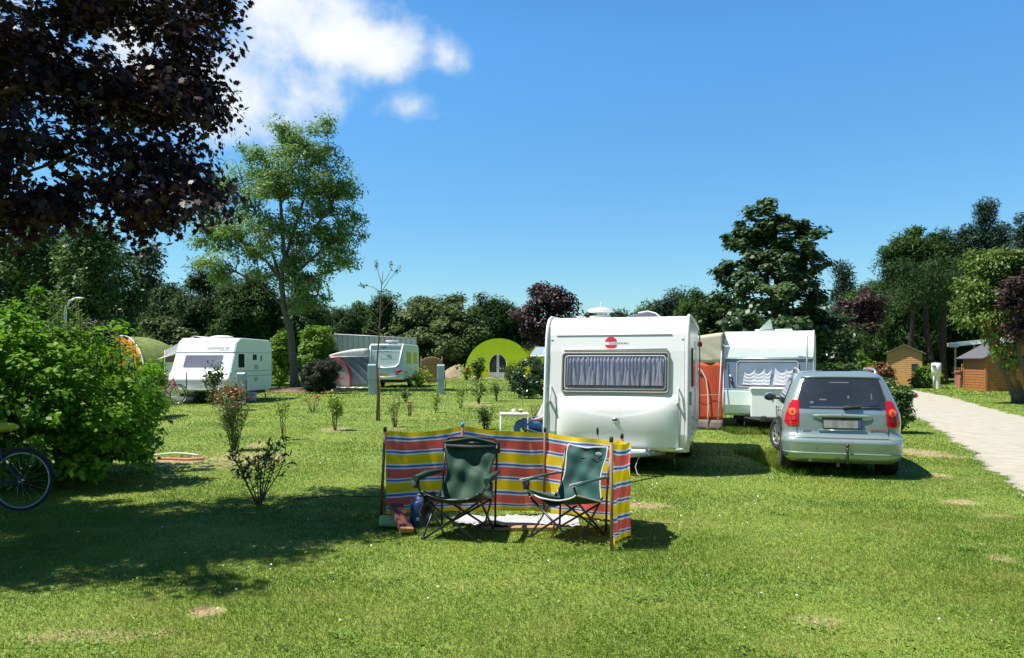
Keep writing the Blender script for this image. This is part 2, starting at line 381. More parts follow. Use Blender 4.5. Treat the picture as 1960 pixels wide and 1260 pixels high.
M['sheet'] = mat('white_plastic_sheet', (.42, .43, .45), .3, var=.1, vscale=7, bump=.5, bscale=12)
M['jeans'] = mat('blue_denim', (.035, .115, .32), .85, var=.2, vscale=14)
M['shirt'] = mat('light_grey_pullover', (.42, .43, .44), .85, var=.1, vscale=12)
M['skin'] = mat('skin', (.52, .26, .18), .55, var=.08)
M['hair'] = mat('brown_hair', (.10, .055, .03), .7, var=.25, vscale=30)
M['shedwood'] = mat('honey_timber_cladding', (.50, .27, .095), .7, var=.22, vscale=3, stretch=(1, 1, 7))
M['shedwood2'] = mat('orange_brown_log_cladding', (.30, .115, .035), .65, var=.25, vscale=3, stretch=(1, 1, 7))
M['felt'] = mat('grey_roofing_felt', (.10, .10, .11), .9, var=.15, vscale=8, bump=.2)
M['lime'] = mat('lime_green_render', (.56, .70, .015), .85, var=.07, vscale=1.2, bump=.15, bscale=8, dirt=((.42, .55, .02), .9, .55, .5))
M['orangewall'] = mat('orange_render', (.75, .20, .01), .8, var=.06)
M['mossy'] = mat('mossy_earth_cover', (.15, .20, .045), .95, var=.35, vscale=3, bump=.6, bscale=12, dirt=((.22, .20, .07), 2, .5, .7))
M['wicker'] = mat('woven_willow', (.27, .16, .075), .85, var=.3, vscale=6, stretch=(.6, 1, 14))
M['bark'] = mat('grey_brown_bark', (.115, .092, .066), .9, var=.4, vscale=6, bump=.7, bscale=18, stretch=(3, 3, .8), spec=.15)
M['bark_r'] = mat('warm_orange_bark', (.24, .12, .06), .85, var=.35, vscale=7, bump=.5, bscale=18, stretch=(3, 3, .8), spec=.15)
M['twig'] = mat('brown_twig', (.13, .085, .05), .85, var=.3)
M['twig_g'] = mat('green_brown_stem', (.12, .13, .045), .8, var=.3)
M['mulch'] = mat('bark_mulch', (.20, .13, .08), .95, var=.5, vscale=9, bump=.9, bscale=26, spec=.1)
M['pinkstone'] = mat('salmon_painted_wood', (.33, .105, .085), .8, var=.15)
M['rubber_hose'] = mat('red_hose', (.62, .12, .08), .5)
M['hose_w'] = mat('pale_hose', (.60, .60, .62), .5)
M['bikeblue'] = mat('dark_blue_bike_paint', (.02, .035, .12), .3)
M['chrome'] = mat('worn_chrome', (.62, .63, .66), .25, metal=.9)
M['lime_bag'] = mat('yellow_green_cover', (.45, .42, .02), .6, var=.1)
M['cupred'] = mat('red_liquid', (.45, .02, .02), .3)
M['yellowp'] = mat('yellow_paint', (.55, .34, .02), .6)
M['pinkwhite'] = mat('pinkish_white_enamel', (.66, .58, .62), .4)
def panemat():
    m, nt, N, L = nodes('tinted_window_pane'); out = N('ShaderNodeOutputMaterial')
    a = N('ShaderNodeBsdfTransparent'); a.inputs[0].default_value = (.93, .93, .97, 1); g = N('ShaderNodeBsdfGlossy'); g.inputs['Roughness'].default_value = .05
    g.inputs[0].default_value = (.9, .9, 1, 1); ms = N('ShaderNodeMixShader'); fr = N('ShaderNodeFresnel'); fr.inputs[0].default_value = 1.6
    ad = N('ShaderNodeMath'); ad.operation = 'MULTIPLY_ADD'; L(fr.outputs[0], ad.inputs[0]); ad.inputs[1].default_value = .55; ad.inputs[2].default_value = .02
    L(ad.outputs[0], ms.inputs[0]); L(a.outputs[0], ms.inputs[1]); L(g.outputs[0], ms.inputs[2]); L(ms.outputs[0], out.inputs[0]); return m
M['pane'] = panemat()
M['curtain_g'] = mat('grey_pleated_curtain', (.40, .375, .37), .9, var=.15, vscale=3, stretch=(6, 1, .5))
M['towiron'] = mat('dark_worn_iron', (.07, .06, .055), .5, metal=.5, var=.3)
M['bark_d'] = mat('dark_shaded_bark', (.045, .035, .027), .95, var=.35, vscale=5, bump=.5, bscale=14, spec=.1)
M['bikerim'] = mat('dull_teal_rim', (.30, .42, .44), .35, metal=.6)
# foliage
F = {}
F['purple'] = leafmat('dark_purple_maple_leaves', (.010, .005, .007), (.040, .014, .017), .08, .5, 1.2, spec=.28)
F['clover'] = leafmat('clover_leaves', (.10, .21, .02), (.19, .32, .04), .35, .5, 3)
F['bush'] = leafmat('fresh_green_leaves', (.07, .17, .012), (.22, .42, .025), .45, .52, 1.1, tint=(1.1, 1.2, .7), spec=.22)
F['ash'] = leafmat('grey_green_ash_leaves', (.10, .19, .05), (.23, .36, .10), .45, .5, .35)
F['poplar'] = leafmat('poplar_leaves', (.052, .105, .028), (.135, .22, .06), .32, .5, .25, spec=.2)
F['poplar2'] = leafmat('pale_poplar_leaves', (.075, .115, .065), (.15, .20, .115), .3, .5, .3)
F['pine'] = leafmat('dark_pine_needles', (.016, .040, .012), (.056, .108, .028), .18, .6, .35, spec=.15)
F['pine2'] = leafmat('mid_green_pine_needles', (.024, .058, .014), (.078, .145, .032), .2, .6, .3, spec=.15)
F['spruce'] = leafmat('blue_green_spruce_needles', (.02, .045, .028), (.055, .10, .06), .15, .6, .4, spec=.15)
F['olive'] = leafmat('olive_green_leaves', (.055, .09, .022), (.14, .185, .055), .25, .55, .3, spec=.2)
F['maple'] = leafmat('deep_green_maple_leaves', (.024, .058, .018), (.095, .155, .055), .24, .40, .45)
F['plum'] = leafmat('purple_plum_leaves', (.030, .016, .020), (.088, .052, .052), .22, .5, .6)
F['robinia'] = leafmat('yellow_green_weeping_leaves', (.10, .17, .03), (.20, .28, .06), .4, .5, .5)
F['bright'] = leafmat('bright_yellow_green_leaves', (.10, .20, .015), (.20, .34, .03), .4, .5, .7)
F['laurel'] = leafmat('glossy_laurel_leaves', (.022, .045, .014), (.085, .13, .05), .15, .22, .9, spec=.8)
F['dkhedge'] = leafmat('very_dark_clipped_needles', (.010, .018, .008), (.026, .040, .014), .1, .6, 1)
F['rose'] = leafmat('rose_leaves', (.05, .10, .022), (.14, .22, .05), .35, .4, 2)
F['rosered'] = leafmat('reddish_rose_leaves', (.14, .06, .03), (.30, .16, .06), .3, .4, 3)
F['roseyel'] = leafmat('yellow_green_rose_leaves', (.17, .26, .03), (.34, .44, .07), .35, .45, 3)
F['dkrose'] = leafmat('dark_rhododendron_leaves', (.030, .070, .014), (.085, .16, .03), .3, .4, 3)
F['redbloom'] = mat('red_petals', (.70, .03, .03), .6, transl=.3)
F['pinkbloom'] = mat('pink_petals', (.65, .22, .22), .6, transl=.3)
F['whitebloom'] = mat('white_petals', (.80, .80, .78), .6, transl=.3)
# ------------------------------------------------------------------ foliage
SHAPES = {
 'kite': [(0, -.5, 0), (.5, .08, .06), (0, .5, 0), (-.5, .08, .06)],
 'leaf6': [(0, -.5, 0), (.34, -.2, .05), (.5, .1, .06), (.12, .42, .0), (0, .5, -.05), (-.12, .42, .0), (-.5, .1, .06), (-.34, -.2, .05)],
 'blade': [(-.5, 0, 0), (.5, 0, 0), (0, 1, 0)],
 'maple': [(0, -.40, 0), (.30, -.44, -.03), (.28, -.22, 0), (.54, -.02, -.05), (.27, .14, .01), (.36, .36, -.01), (.11, .26, .02), (0, .56, -.05),
           (-.11, .26, .02), (-.36, .36, -.01), (-.27, .14, .01), (-.54, -.02, -.05), (-.28, -.22, 0), (-.30, -.44, -.03)],
 'tuft': [(0, -.5, 0), (.16, .0, .03), (.5, .30, .12), (.1, .2, 0), (0, .6, 0), (-.1, .2, 0), (-.5, .30, .12), (-.16, 0, .03)],
}
def npmesh(name, V, k, mats, attr=None, parent=None, mi=None, smooth=False):
    """V: (n*k, 3) vertices, n faces with k corners each"""
    n = len(V)//k; me = bpy.data.meshes.new(name)
    me.vertices.add(len(V)); me.vertices.foreach_set('co', np.ascontiguousarray(V, dtype=np.float32).ravel())
    me.loops.add(len(V)); me.loops.foreach_set('vertex_index', np.arange(len(V), dtype=np.int32))
    me.polygons.add(n); me.polygons.foreach_set('loop_start', np.arange(0, n*k, k, dtype=np.int32))
    for m in (mats if isinstance(mats, (list, tuple)) else [mats]): me.materials.append(m)
    if mi is not None: me.polygons.foreach_set('material_index', np.ascontiguousarray(mi, dtype=np.int32))
    if attr is not None:
        a = me.attributes.new('lv', 'FLOAT', 'FACE'); a.data.foreach_set('value', np.ascontiguousarray(attr, dtype=np.float32))
    me.update(calc_edges=True)
    o = bpy.data.objects.new(name, me); COL.objects.link(o)
    if parent is not None: o.parent = parent
    return o
def nrm(a): return a/np.maximum(np.linalg.norm(a, axis=1, keepdims=True), 1e-9)
def leafverts(C, Nn, T, size, asp, shape, rng):
    n = len(C); s = np.array(SHAPES[shape], dtype=np.float64)
    Nn = nrm(Nn); T = nrm(T-Nn*np.sum(T*Nn, axis=1, keepdims=True)); B = np.cross(Nn, T)
    sz = (size*(rng.uniform(.5, 1.35, n)))[:, None, None]
    return (C[:, None, :]+(s[None, :, 0:1]*B[:, None, :]*asp+s[None, :, 1:2]*T[:, None, :]+s[None, :, 2:3]*Nn[:, None, :])*sz).reshape(-1, 3)
def sample_lobes(lobes, n, rng, shell=.5, gaps=0.):
    w = np.array([(l[1][0]*l[1][1]*l[1][2])**.66 for l in lobes]); w /= w.sum()
    idx = rng.choice(len(lobes), n, p=w)
    d = nrm(rng.normal(size=(n, 3))); r = (shell+(1-shell)*rng.random(n)**.7)[:, None]
    C = np.array([l[0] for l in lobes])[idx]; RR = np.array([l[1] for l in lobes])[idx]
    # keep lobes from filling each other up: push points that sit deep inside another lobe back to their shell
    return C+d*r*RR, d
def L(px, py, rx, ry, Y, dy=0, dep=None):
    """a crown lobe: centre and radii in metres from its outline in the photograph at a distance Y"""
    s = FP/Y; c = P(px, py, Y+dy); return ((c.x, c.y, c.z), (rx/s, dep if dep else rx/s*.9, ry/s))
def branches(mb, trunk, C, rng, r0, wt=.35, rmin=.012, seg=1.2, sag=.0, n=5, limbs=None):
    """grow limbs from the trunk nodes to every clump centre"""
    P_ = [np.array(p, float) for p in trunk]; par = [-1]+list(range(len(trunk)-1))
    cost = [0.]
    for i in range(1, len(P_)): cost.append(cost[-1]+.4*np.linalg.norm(P_[i]-P_[i-1]))
    nt = len(P_)
    for lb in (limbs or []):
        pv = min(nt-1, lb[0]); last = pv
        for q in lb[1]:
            q = np.array(q, float); par.append(last); cost.append(cost[last]+.25*np.linalg.norm(q-P_[last])); P_.append(q); last = len(P_)-1
    nl = len(P_); order = np.argsort(np.linalg.norm(C-P_[-1], axis=1)); cnt0 = nt
    A = np.zeros((nl+len(C)*6, 3)); A[:nl] = P_; Cc = np.full(len(A), 1e9); Cc[:nl] = cost; k = nl
    Cc[:max(1, nt//3)] = 1e9
    for i in order:
        c = C[i]; d = np.linalg.norm(A[:k]-c, axis=1); up = np.maximum(0, A[:k, 2]-c[2])
        j = int(np.argmin(d+wt*Cc[:k]+.5*up)); a = A[j].copy(); dist = d[j]; m = max(1, min(5, int(dist/seg)))
        prev = j
        for q in range(1, m+1):
            t = q/m; p = a+(c-a)*t
            if q < m: p = p+rng.normal(size=3)*dist*.05; p[2] += math.sin(t*math.pi)*dist*.06
            A[k] = p; Cc[k] = Cc[prev]+dist/m; par.append(prev); prev = k; k += 1
    w = np.zeros(k); leafn = np.ones(k, bool)
    for i in range(k):
        if par[i] >= 0: leafn[par[i]] = False
    w[leafn] = 1
    for i in range(k-1, 0, -1): w[par[i]] += w[i]
    rr = np.maximum(rmin, r0*(w/w[0])**.45)
    for i in range(nt, k):
        a = par[i]; ra = rr[a] if a >= nt else min(rr[a], rr[i]*1.35)
        mb.tube([A[a], A[i]], [float(min(ra, rr[i]*1.5)), float(rr[i])], n, caps=False)
    return rr[:nt]
def trunk_tube(mb, pts, rad, n=12, flare=1.5):
    q = []; rs = []
    for i in range(len(pts)-1):
        for t in (0, .5): q.append(Vector(pts[i]).lerp(Vector(pts[i+1]), t)); rs.append(rad[i]+(rad[i+1]-rad[i])*t)
    q.append(Vector(pts[-1])); rs.append(rad[-1]); rs[0] *= flare
    for i in range(1, len(q)-1): q[i] = q[i]+Vector((random.uniform(-1, 1), random.uniform(-1, 1), 0))*rs[i]*.25
    mb.tube(q, rs, n)
def tree(name, label, base, lobes, leaf, barkm=None, ncl=80, npc=120, lsize=.14, asp=.5, shape='kite', crad=.5, r0=.2, topfrac=.75, shell=.35, limbs=None,
         up=.5, hang=0., flat=.7, trunkpts=None, cat='tree', group=None, seed=1, wt=.35, extra=None, rmin=.012, jit=.5, spread=1.0, bare=False, parts=('trunk', 'crown'), twist=0):
    rng = np.random.default_rng(seed); random.seed(seed)
    base = Vector((base[0], base[1], 0)); t = thing(name, label, cat, base, 0, group)
    lobes = [((l[0][0]-base.x, l[0][1]-base.y, l[0][2]), l[1]) for l in lobes]
    C, D = sample_lobes(lobes, ncl, rng, shell)
    keep = C[:, 2] > .15; C = C[keep]; D = D[keep]
    if extra is not None:
        ex = np.array([[e[0]-base.x, e[1]-base.y, e[2]] for e in extra]); C = np.vstack([C, ex]); D = np.vstack([D, nrm(ex-C.mean(0))])
    top = max(l[0][2]+l[1][2]*.3 for l in lobes); cx = np.mean([l[0][0] for l in lobes]); cy = np.mean([l[0][1] for l in lobes])
    if trunkpts is None:
        tp = [(0, 0, -.1)]
        for k in range(1, 6):
            f = k/5*topfrac; tp.append((cx*f*.6+rng.normal()*.08, cy*f*.6, top*f))
    else: tp = [(p[0]-base.x, p[1]-base.y, p[2]) for p in trunkpts]
    if limbs: limbs = [(i, [(p[0]-base.x, p[1]-base.y, p[2]) for p in pl]) for i, pl in limbs]
    mb = MB(); branches(mb, tp, C, rng, r0*.8, wt, rmin, limbs=limbs)
    n = len(tp); trunk_tube(mb, tp, [r0*(1-.62*i/(n-1)) for i in range(n)])
    mb.build(parts[0], barkm or M['bark'], t, fixn=False)
    n = len(C)*npc; idx = np.repeat(np.arange(len(C)), npc)
    g = rng.normal(size=(n, 3)); g = nrm(g)*(rng.random(n)**.5)[:, None]*crad*spread
    cs = rng.uniform(.6, 1.25, len(C))[idx][:, None]; g = g*cs; g[:, 2] *= flat
    if hang: g[:, 2] -= np.abs(rng.normal(size=n))*hang
    Pp = C[idx]+g
    out = nrm(Pp-np.array([cx, cy, top*.45])[None])
    Nn = out*.45+nrm(g+1e-6)*.35+np.array([0, 0, up])[None]+rng.normal(size=(n, 3))*jit
    T = g/crad+rng.normal(size=(n, 3))*.6
    if shape == 'tuft': T = T+np.array([0, 0, 1.0])[None]
    if hang: T = T+np.array([0, 0, -1.6])[None]
    ok = Pp[:, 2] > .04; Pp, Nn, T = Pp[ok], Nn[ok], T[ok]; n = len(Pp)
    V = leafverts(Pp, Nn, T, np.full(n, lsize), asp, shape, rng)
    npmesh(parts[1], V, len(SHAPES[shape]), leaf, rng.random(n), t)
    return t
def shrub(name, label, base, h, w, leaf, stems=10, npl=400, lsize=.05, asp=.5, shape='kite', stemm=None, sr=.006, bloom=None, nb=0, bs=.05, cat='shrub', group=None, seed=1, top=0.0, lean=(0, 0), spread=.9, crad=.05, forks=3, low=.15, base_r=.06, parts=('stems', 'foliage')):
    """an open shrub: stems fanning from the ground, leaves set along them, blooms at their tips"""
    rng = np.random.default_rng(seed); t = thing(name, label, cat, (base[0], base[1], 0), 0, group); mb = MB(); nodes_ = []; tips = []
    for s in range(stems):
        a = rng.uniform(0, 2*math.pi); r = rng.random()**.6*w/2*spread; hh = h*rng.uniform(.62, 1.0)
        b0 = np.array([math.cos(a)*base_r*rng.random(), math.sin(a)*base_r*rng.random(), 0]); e = np.array([math.cos(a)*r+lean[0], math.sin(a)*r+lean[1], hh])
        mid = b0+(e-b0)*.5+np.array([0, 0, hh*.12])+rng.normal(size=3)*w*.04
        pts = [b0, (b0+mid)/2+rng.normal(size=3)*w*.015, mid, (mid+e)/2+rng.normal(size=3)*w*.02, e]
        mb.tube([tuple(p) for p in pts], [sr*1.5, sr*1.3, sr, sr*.8, sr*.5], 5); tips.append(e)
        for q in np.linspace(low, 1, 8): i = min(3, int(q*4)); nodes_.append(pts[i]+(pts[i+1]-pts[i])*(q*4-i))
        for f in range(forks):
            q = rng.uniform(.35, .9); i = min(3, int(q*4)); p = pts[i]+(pts[i+1]-pts[i])*(q*4-i)
            d = np.array([rng.normal()*w*.22, rng.normal()*w*.22, abs(rng.normal())*h*.14+.03*h]); mb.tube([tuple(p), tuple(p+d*.5+np.array([0, 0, .01])), tuple(p+d)], [sr*.7, sr*.6, sr*.35], 4)
            for u in (.4, .7, 1): nodes_.append(p+d*u)
            tips.append(p+d)
    mb.build(parts[0], stemm or M['twig'], t, fixn=False)
    A = np.array(nodes_)
    if top: A = A[A[:, 2] > h*top] if (A[:, 2] > h*top).sum() > 3 else A
    idx = rng.integers(0, len(A), npl); C = A[idx]+rng.normal(size=(npl, 3))*crad; ok = C[:, 2] > .01; C = C[ok]; n = len(C)
    if n:
        V = leafverts(C, rng.normal(size=(n, 3))*.7+np.array([0, 0, .7]), rng.normal(size=(n, 3))+np.array([0, 0, .2]), np.full(n, lsize), asp, shape, rng)
        npmesh(parts[1], V, len(SHAPES[shape]), leaf, rng.random(n), t)
    if bloom and nb:
        for k in range(nb):
            b = MB(); c = tips[rng.integers(0, len(tips))]+np.array([0, 0, bs*.3])
            for q in range(7):
                a = q*2.4; rr = bs*(.2+.25*(q/7)); b.ball((c[0]+math.cos(a)*rr, c[1]+math.sin(a)*rr, c[2]+bs*.15*(q % 3)), (bs*.32, bs*.32, bs*.22), 6, 4)
            b.build('flower', bloom, t)
    return t

# ------------------------------------------------------------------ ground, path, grass
mb = MB(); mb.grid(lambda u, v: (-450+900*u, -60+760*v, .035*math.sin(u*61)*math.sin(v*77) if 0 else 0), 40, 40)
tag(mb.build('ground', M['lawn'], fixn=False), kind='structure')
PL = [(4.6, 3.5), (5.4, 6.5), (6.35, 9.2), (7.4, 11.5), (8.6, 14), (11.0, 19.5), (14, 27), (17.2, 34), (22.5, 46)]
PR = [(9.0, 3.5), (9.8, 6.5), (10.6, 9.2), (11.3, 11.5), (12.2, 14), (14.2, 19.5), (17.2, 27), (20.2, 34), (24.2, 46)]
def lerp_pl(pl, y):
    for a, b in zip(pl, pl[1:]):
        if a[1] <= y <= b[1]: t = (y-a[1])/(b[1]-a[1]); return a[0]+(b[0]-a[0])*t
    return pl[0][0] if y < pl[0][1] else pl[-1][0]
def edge_noise(y, s): return .05*math.sin(y*1.9+s)+.05*math.sin(y*4.7+s*2.1)+.04*math.sin(y*11.3+s*3)+.045*math.sin(y*27+s)*math.sin(y*8.1)+.03*math.sin(y*61)
ny = 1400
def pathpt(u, v):
    y = 3.5+42.5*v; a = lerp_pl(PL, y)+edge_noise(y, 1.0); b = lerp_pl(PR, y)+edge_noise(y, 4.0)
    return (a+(b-a)*u, y, .006+.02*math.sin(math.pi*u))
mb = MB(); mb.grid(pathpt, 8, ny); tag(mb.build('gravel_path', M['gravel'], fixn=False), kind='structure')
mb = MB(); mb.grid(lambda u, v: (-9.5+15*u, 72.0+2.6*v+.25*math.sin(u*9)+edge_noise(u*15+v*3, 2)*.6, .008), 90, 3)
tag(mb.build('far_path', M['gravel'], fixn=False), kind='structure')
def on_path(x, y):
    yy = np.clip(y, 3.5, 46); a = np.interp(yy, [p[1] for p in PL], [p[0] for p in PL]); b = np.interp(yy, [p[1] for p in PR], [p[0] for p in PR])
    en = lambda s: .05*np.sin(yy*1.9+s)+.05*np.sin(yy*4.7+s*2.1)+.04*np.sin(yy*11.3+s*3)+.045*np.sin(yy*27+s)*np.sin(yy*8.1)+.03*np.sin(yy*61)
    j = .07*np.sin(x*37+y*23)*np.sin(x*13-y*41)
    return (x > a+en(1.0)+.04+j) & (x < b+en(4.0)-.04+j) & (y > 3.5) & (y < 46)
def grass():
    rng = np.random.default_rng(3); VS = []; AT = []
    for (y0, y1, n, h, w) in [(3.3, 5.2, 180000, .022, .0036), (5.2, 8, 220000, .021, .0048), (8, 12, 190000, .020, .0072), (12, 20, 170000, .022, .012), (20, 34, 130000, .026, .022), (34, 80, 130000, .04, .06)]:
        y = y0+(y1-y0)*rng.random(n); x = (rng.random(n)*2-1)*(y*(.78 if y0 < 30 else .74)+.6)
        keep = ~on_path(x, y)
        for (cx, cy, rx, ry, a) in PATCHES: keep &= ~((((x-cx)/rx)**2+((y-cy)/ry)**2 < .75+.45*np.sin(x*9+cy)*np.sin(y*7+cx)+.3*np.sin(x*23+y*17)) & (rng.random(n) < a*.8))
        x, y = x[keep], y[keep]; n = len(x)
        hh = h*rng.uniform(.5, 1.5, n)*(1+.35*np.sin(x*1.7+y*.9)*np.sin(y*1.3-x*.6)); ww = w*rng.uniform(.6, 1.3, n)
        a = rng.random(n)*2*np.pi; la = rng.random(n)*2*np.pi; ln = hh*np.abs(rng.normal(size=n))*1.15
        base = np.stack([x, y, np.zeros(n)], 1); sd = np.stack([np.cos(a), np.sin(a), np.zeros(n)], 1)*ww[:, None]/2
        tip = base+np.stack([np.cos(la)*ln, np.sin(la)*ln, hh], 1)
        VS.append(np.stack([base-sd, base+sd, tip], 1).reshape(-1, 3)); AT.append(rng.random(n))
    o = npmesh('grass', np.concatenate(VS), 3, M['blade'], np.concatenate(AT)); tag(o, 'short mown green lawn grass', 'grass', kind='stuff')
grass()
def daisies():
    rng = np.random.default_rng(5); n = 620; y = 4.5+25*rng.random(n)**1.3; x = (rng.random(n)*2-1)*(y*.72)
    clump = rng.normal(size=(16, 2))*np.array([4, 5])+np.array([2, 11]); k = rng.integers(0, 16, n); m = rng.random(n) < .6
    x = np.where(m, clump[k, 0]+rng.normal(size=n)*.6, x); y = np.where(m, clump[k, 1]+rng.normal(size=n)*1.0, y)
    ok = (y > 4.2) & ~on_path(x, y); x, y = x[ok], y[ok]; n = len(x)
    C = np.stack([x, y, rng.uniform(.03, .05, n)], 1)
    V = leafverts(C, np.tile([0, -.2, 1.], (n, 1))+rng.normal(size=(n, 3))*.2, rng.normal(size=(n, 3)), np.full(n, .012)*(1+C[:, 1]/22), 1., 'kite', rng)
    tag(npmesh('daisies', V, 4, M['white'], rng.random(n)), 'scattered tiny white flowers in the lawn', 'flowers', kind='stuff')
daisies()
def clover():
    rng = np.random.default_rng(15); C = []; S = []
    for q in range(520):
        y = 3.8+13*rng.random()**1.4; x = (rng.random()*2-1)*(y*.75); m = rng.integers(8, 60); r = rng.uniform(.03, .16)
        d = rng.normal(size=(m, 2))*r; C.append(np.stack([x+d[:, 0]*1.5, y+d[:, 1], rng.uniform(.018, .045, m)], 1)); S.append(np.full(m, rng.uniform(.012, .024)))
    C = np.concatenate(C); S = np.concatenate(S); ok = ~on_path(C[:, 0], C[:, 1]); C, S = C[ok], S[ok]; n = len(C)
    V = leafverts(C, np.tile([0, 0, 1.], (n, 1))+rng.normal(size=(n, 3))*.35, rng.normal(size=(n, 3)), S, .9, 'leaf6', rng)
    tag(npmesh('clover', V, 8, F['clover'], rng.random(n)), 'small clumps of clover and weeds through the lawn', 'clover', kind='stuff')
clover()
# low tufts of longer grass under the second caravan and along edges
def tufts(name, label, boxes, h, n, m='blade', seed=1, cat='grass'):
    rng = np.random.default_rng(seed); VS = []; AT = []
    for (x0, x1, y0, y1, k) in boxes:
        q = int(n*k); x = x0+(x1-x0)*rng.random(q); y = y0+(y1-y0)*rng.random(q); hh = h*rng.uniform(.4, 1.3, q); a = rng.random(q)*6.28; la = rng.random(q)*6.28; ln = hh*np.abs(rng.normal(size=q))*.5
        base = np.stack([x, y, np.zeros(q)], 1); sd = np.stack([np.cos(a), np.sin(a), np.zeros(q)], 1)*.007; tip = base+np.stack([np.cos(la)*ln, np.sin(la)*ln, hh], 1)
        VS.append(np.stack([base-sd, base+sd, tip], 1).reshape(-1, 3)); AT.append(rng.random(q))
    return tag(npmesh(name, np.concatenate(VS), 3, M[m], np.concatenate(AT)), label, cat, kind='stuff')
tufts('long_grass', 'longer grass left standing round the caravans', [(5.0, 6.6, 16.6, 18.4, 1), (1.1, 2.6, 11.1, 13.6, .5), (4.0, 5.3, 10.6, 13.4, .4), (-14, -10.8, 29, 32, .8)], .11, 9000, seed=4)
# bark mulch round the foot of the ash
mb = MB(); c0 = GY(585, 41.5)
def mul(u, v):
    a = u*2*math.pi; r = v*(1+.18*math.sin(3*a)+.1*math.sin(7*a+1)); return (c0.x+3.3*r*math.cos(a), c0.y+1.9*r*math.sin(a), .01+.22*(1-v*v)+.02*math.sin(9*a)*v*(1-v))
mb.grid(mul, 48, 14); tag(mb.build('mulch_bed', M['mulch'], fixn=False), kind='structure')
mb = MB(); mb.grid(lambda u, v: (-2.2+.7*math.sin(u*5)*0-5.2+6.4*u, 74.6+2.2*v, .03+1.3*math.exp(-((u-.28)/.22)**2)*math.sin(math.pi*min(1, v*1.0))**.8+.05*math.sin(u*30+v*9)), 40, 10)
tag(mb.build('earth_bank', mat('sandy_earth', (.34, .25, .16), .95, var=.3, vscale=2, bump=.8, bscale=7, dirt=((.12, .17, .04), 1.2, .5, .8)), fixn=False), kind='structure')
# ------------------------------------------------------------------ lathe wheel
def wheel(parent, c, r=.3, w=.19, side=-1, steer=0, name='wheel', rimm='alu', spokes=6):
    """wheel in its own frame, axle along x; side = direction of the outer face"""
    t = r*.36
    mb = MB(); pr = [(-w/2*.8, r-t), (-w/2, r-t*.8), (-w/2, r-.035), (-w/2+.03, r-.004), (-w/4, r), (-w/4+.006, r-.008), (-w/4+.014, r), (0, r), (.006, r-.008), (.012, r), (w/4, r), (w/4+.006, r-.008), (w/4+.014, r), (w/2-.03, r-.004), (w/2, r-.035), (w/2, r-t*.8), (w/2*.8, r-t)]
    mb.lathex(pr, (0, 0, 0), 32)
    ty = mb.build(name, M['dark'], parent); ty.location = c; ty.rotation_euler = (0, 0, steer)
    rb = MB(); s = side; rb.lathex([(s*w*.42, r-t), (s*w*.47, r-t-.006), (s*w*.36, r-t-.02), (s*w*.30, r-t-.03)], (0, 0, 0), 32)
    rb.lathex([(s*w*.33, .0005), (s*w*.40, .03), (s*w*.37, .055), (s*w*.30, .06)], (0, 0, 0), 20)
    for k in range(spokes):
        a = 2*math.pi*k/spokes; rb.box((s*w*.34, math.cos(a)*(r-t)*.55, math.sin(a)*(r-t)*.55), (.02, (r-t)*.95, .045), rot=(a, 0, 0))
    rb.lathex([(s*w*.2, .0), (s*w*.2, r-t-.01)], (0, 0, 0), 24)
    rb.build('rim', M[rimm], ty); return ty
def grid_panel(fn, x0, x1, z0, z1, nx, nz): return MB().grid(lambda u, v: fn(x0+(x1-x0)*u, z0+(z1-z0)*v), nx, nz)
def rrect(x0, x1, z0, z1, r, n=5):
    pts = []
    for (cx, cz, a0) in ((x1-r, z1-r, 0), (x0+r, z1-r, 90), (x0+r, z0+r, 180), (x1-r, z0+r, 270)):
        for k in range(n+1): a = R(a0+90*k/n); pts.append((cx+r*math.cos(a), cz+r*math.sin(a)))
    return pts
def plate_on(prof_y, outline, off, th):
    """a slab whose outline (x, z) is laid on a front surface y = prof_y(z)"""
    mb = MB(); k = len(outline); f = [(x, prof_y(z)-off, z) for x, z in outline]; b = [(x, prof_y(z)-off+th, z) for x, z in outline]
    return mb.add(f+b, [list(range(k)), list(range(k, 2*k))[::-1]]+[(i, k+i, k+(i+1) % k, (i+1) % k) for i in range(k)])
def rod_ring(prof_y, outline, off, r, n=6): return MB().tube([(x, prof_y(z)-off, z) for x, z in outline], r, n, closed=True)
def interp(pl):
    zs = [p[1] for p in pl]; ys = [p[0] for p in pl]
    return lambda z: float(np.interp(z, zs, ys))
def side_slab(outline, x, th, out=1):   # outline (y, z) on a side wall at x
    mb = MB(); k = len(outline); a = [(x, y, z) for y, z in outline]; b = [(x+out*th, y, z) for y, z in outline]
    return mb.add(a+b, [list(range(k))[::-1], list(range(k, 2*k))]+[(i, (i+1) % k, k+(i+1) % k, k+i) for i in range(k)])
def curtain(prof_y, x0, x1, z0, z1, off, m, parent, folds=14, heights=None, seed=1, name='curtain'):
    rng = random.Random(seed); ph = [rng.uniform(0, 6) for _ in range(4)]
    mb = MB()
    def fn(u, v):
        x = x0+(x1-x0)*u; top = z1 if heights is None else z0+(z1-z0)*heights(u)
        z = z0+(top-z0)*v
        return (x, prof_y(z)+off+.018*math.sin(u*folds*6.283+ph[0])+.01*math.sin(u*folds*2.3*6.283+ph[1]+v), z)
    mb.grid(fn, folds*10, 6); return mb.build(name, m, parent, fixn=False)

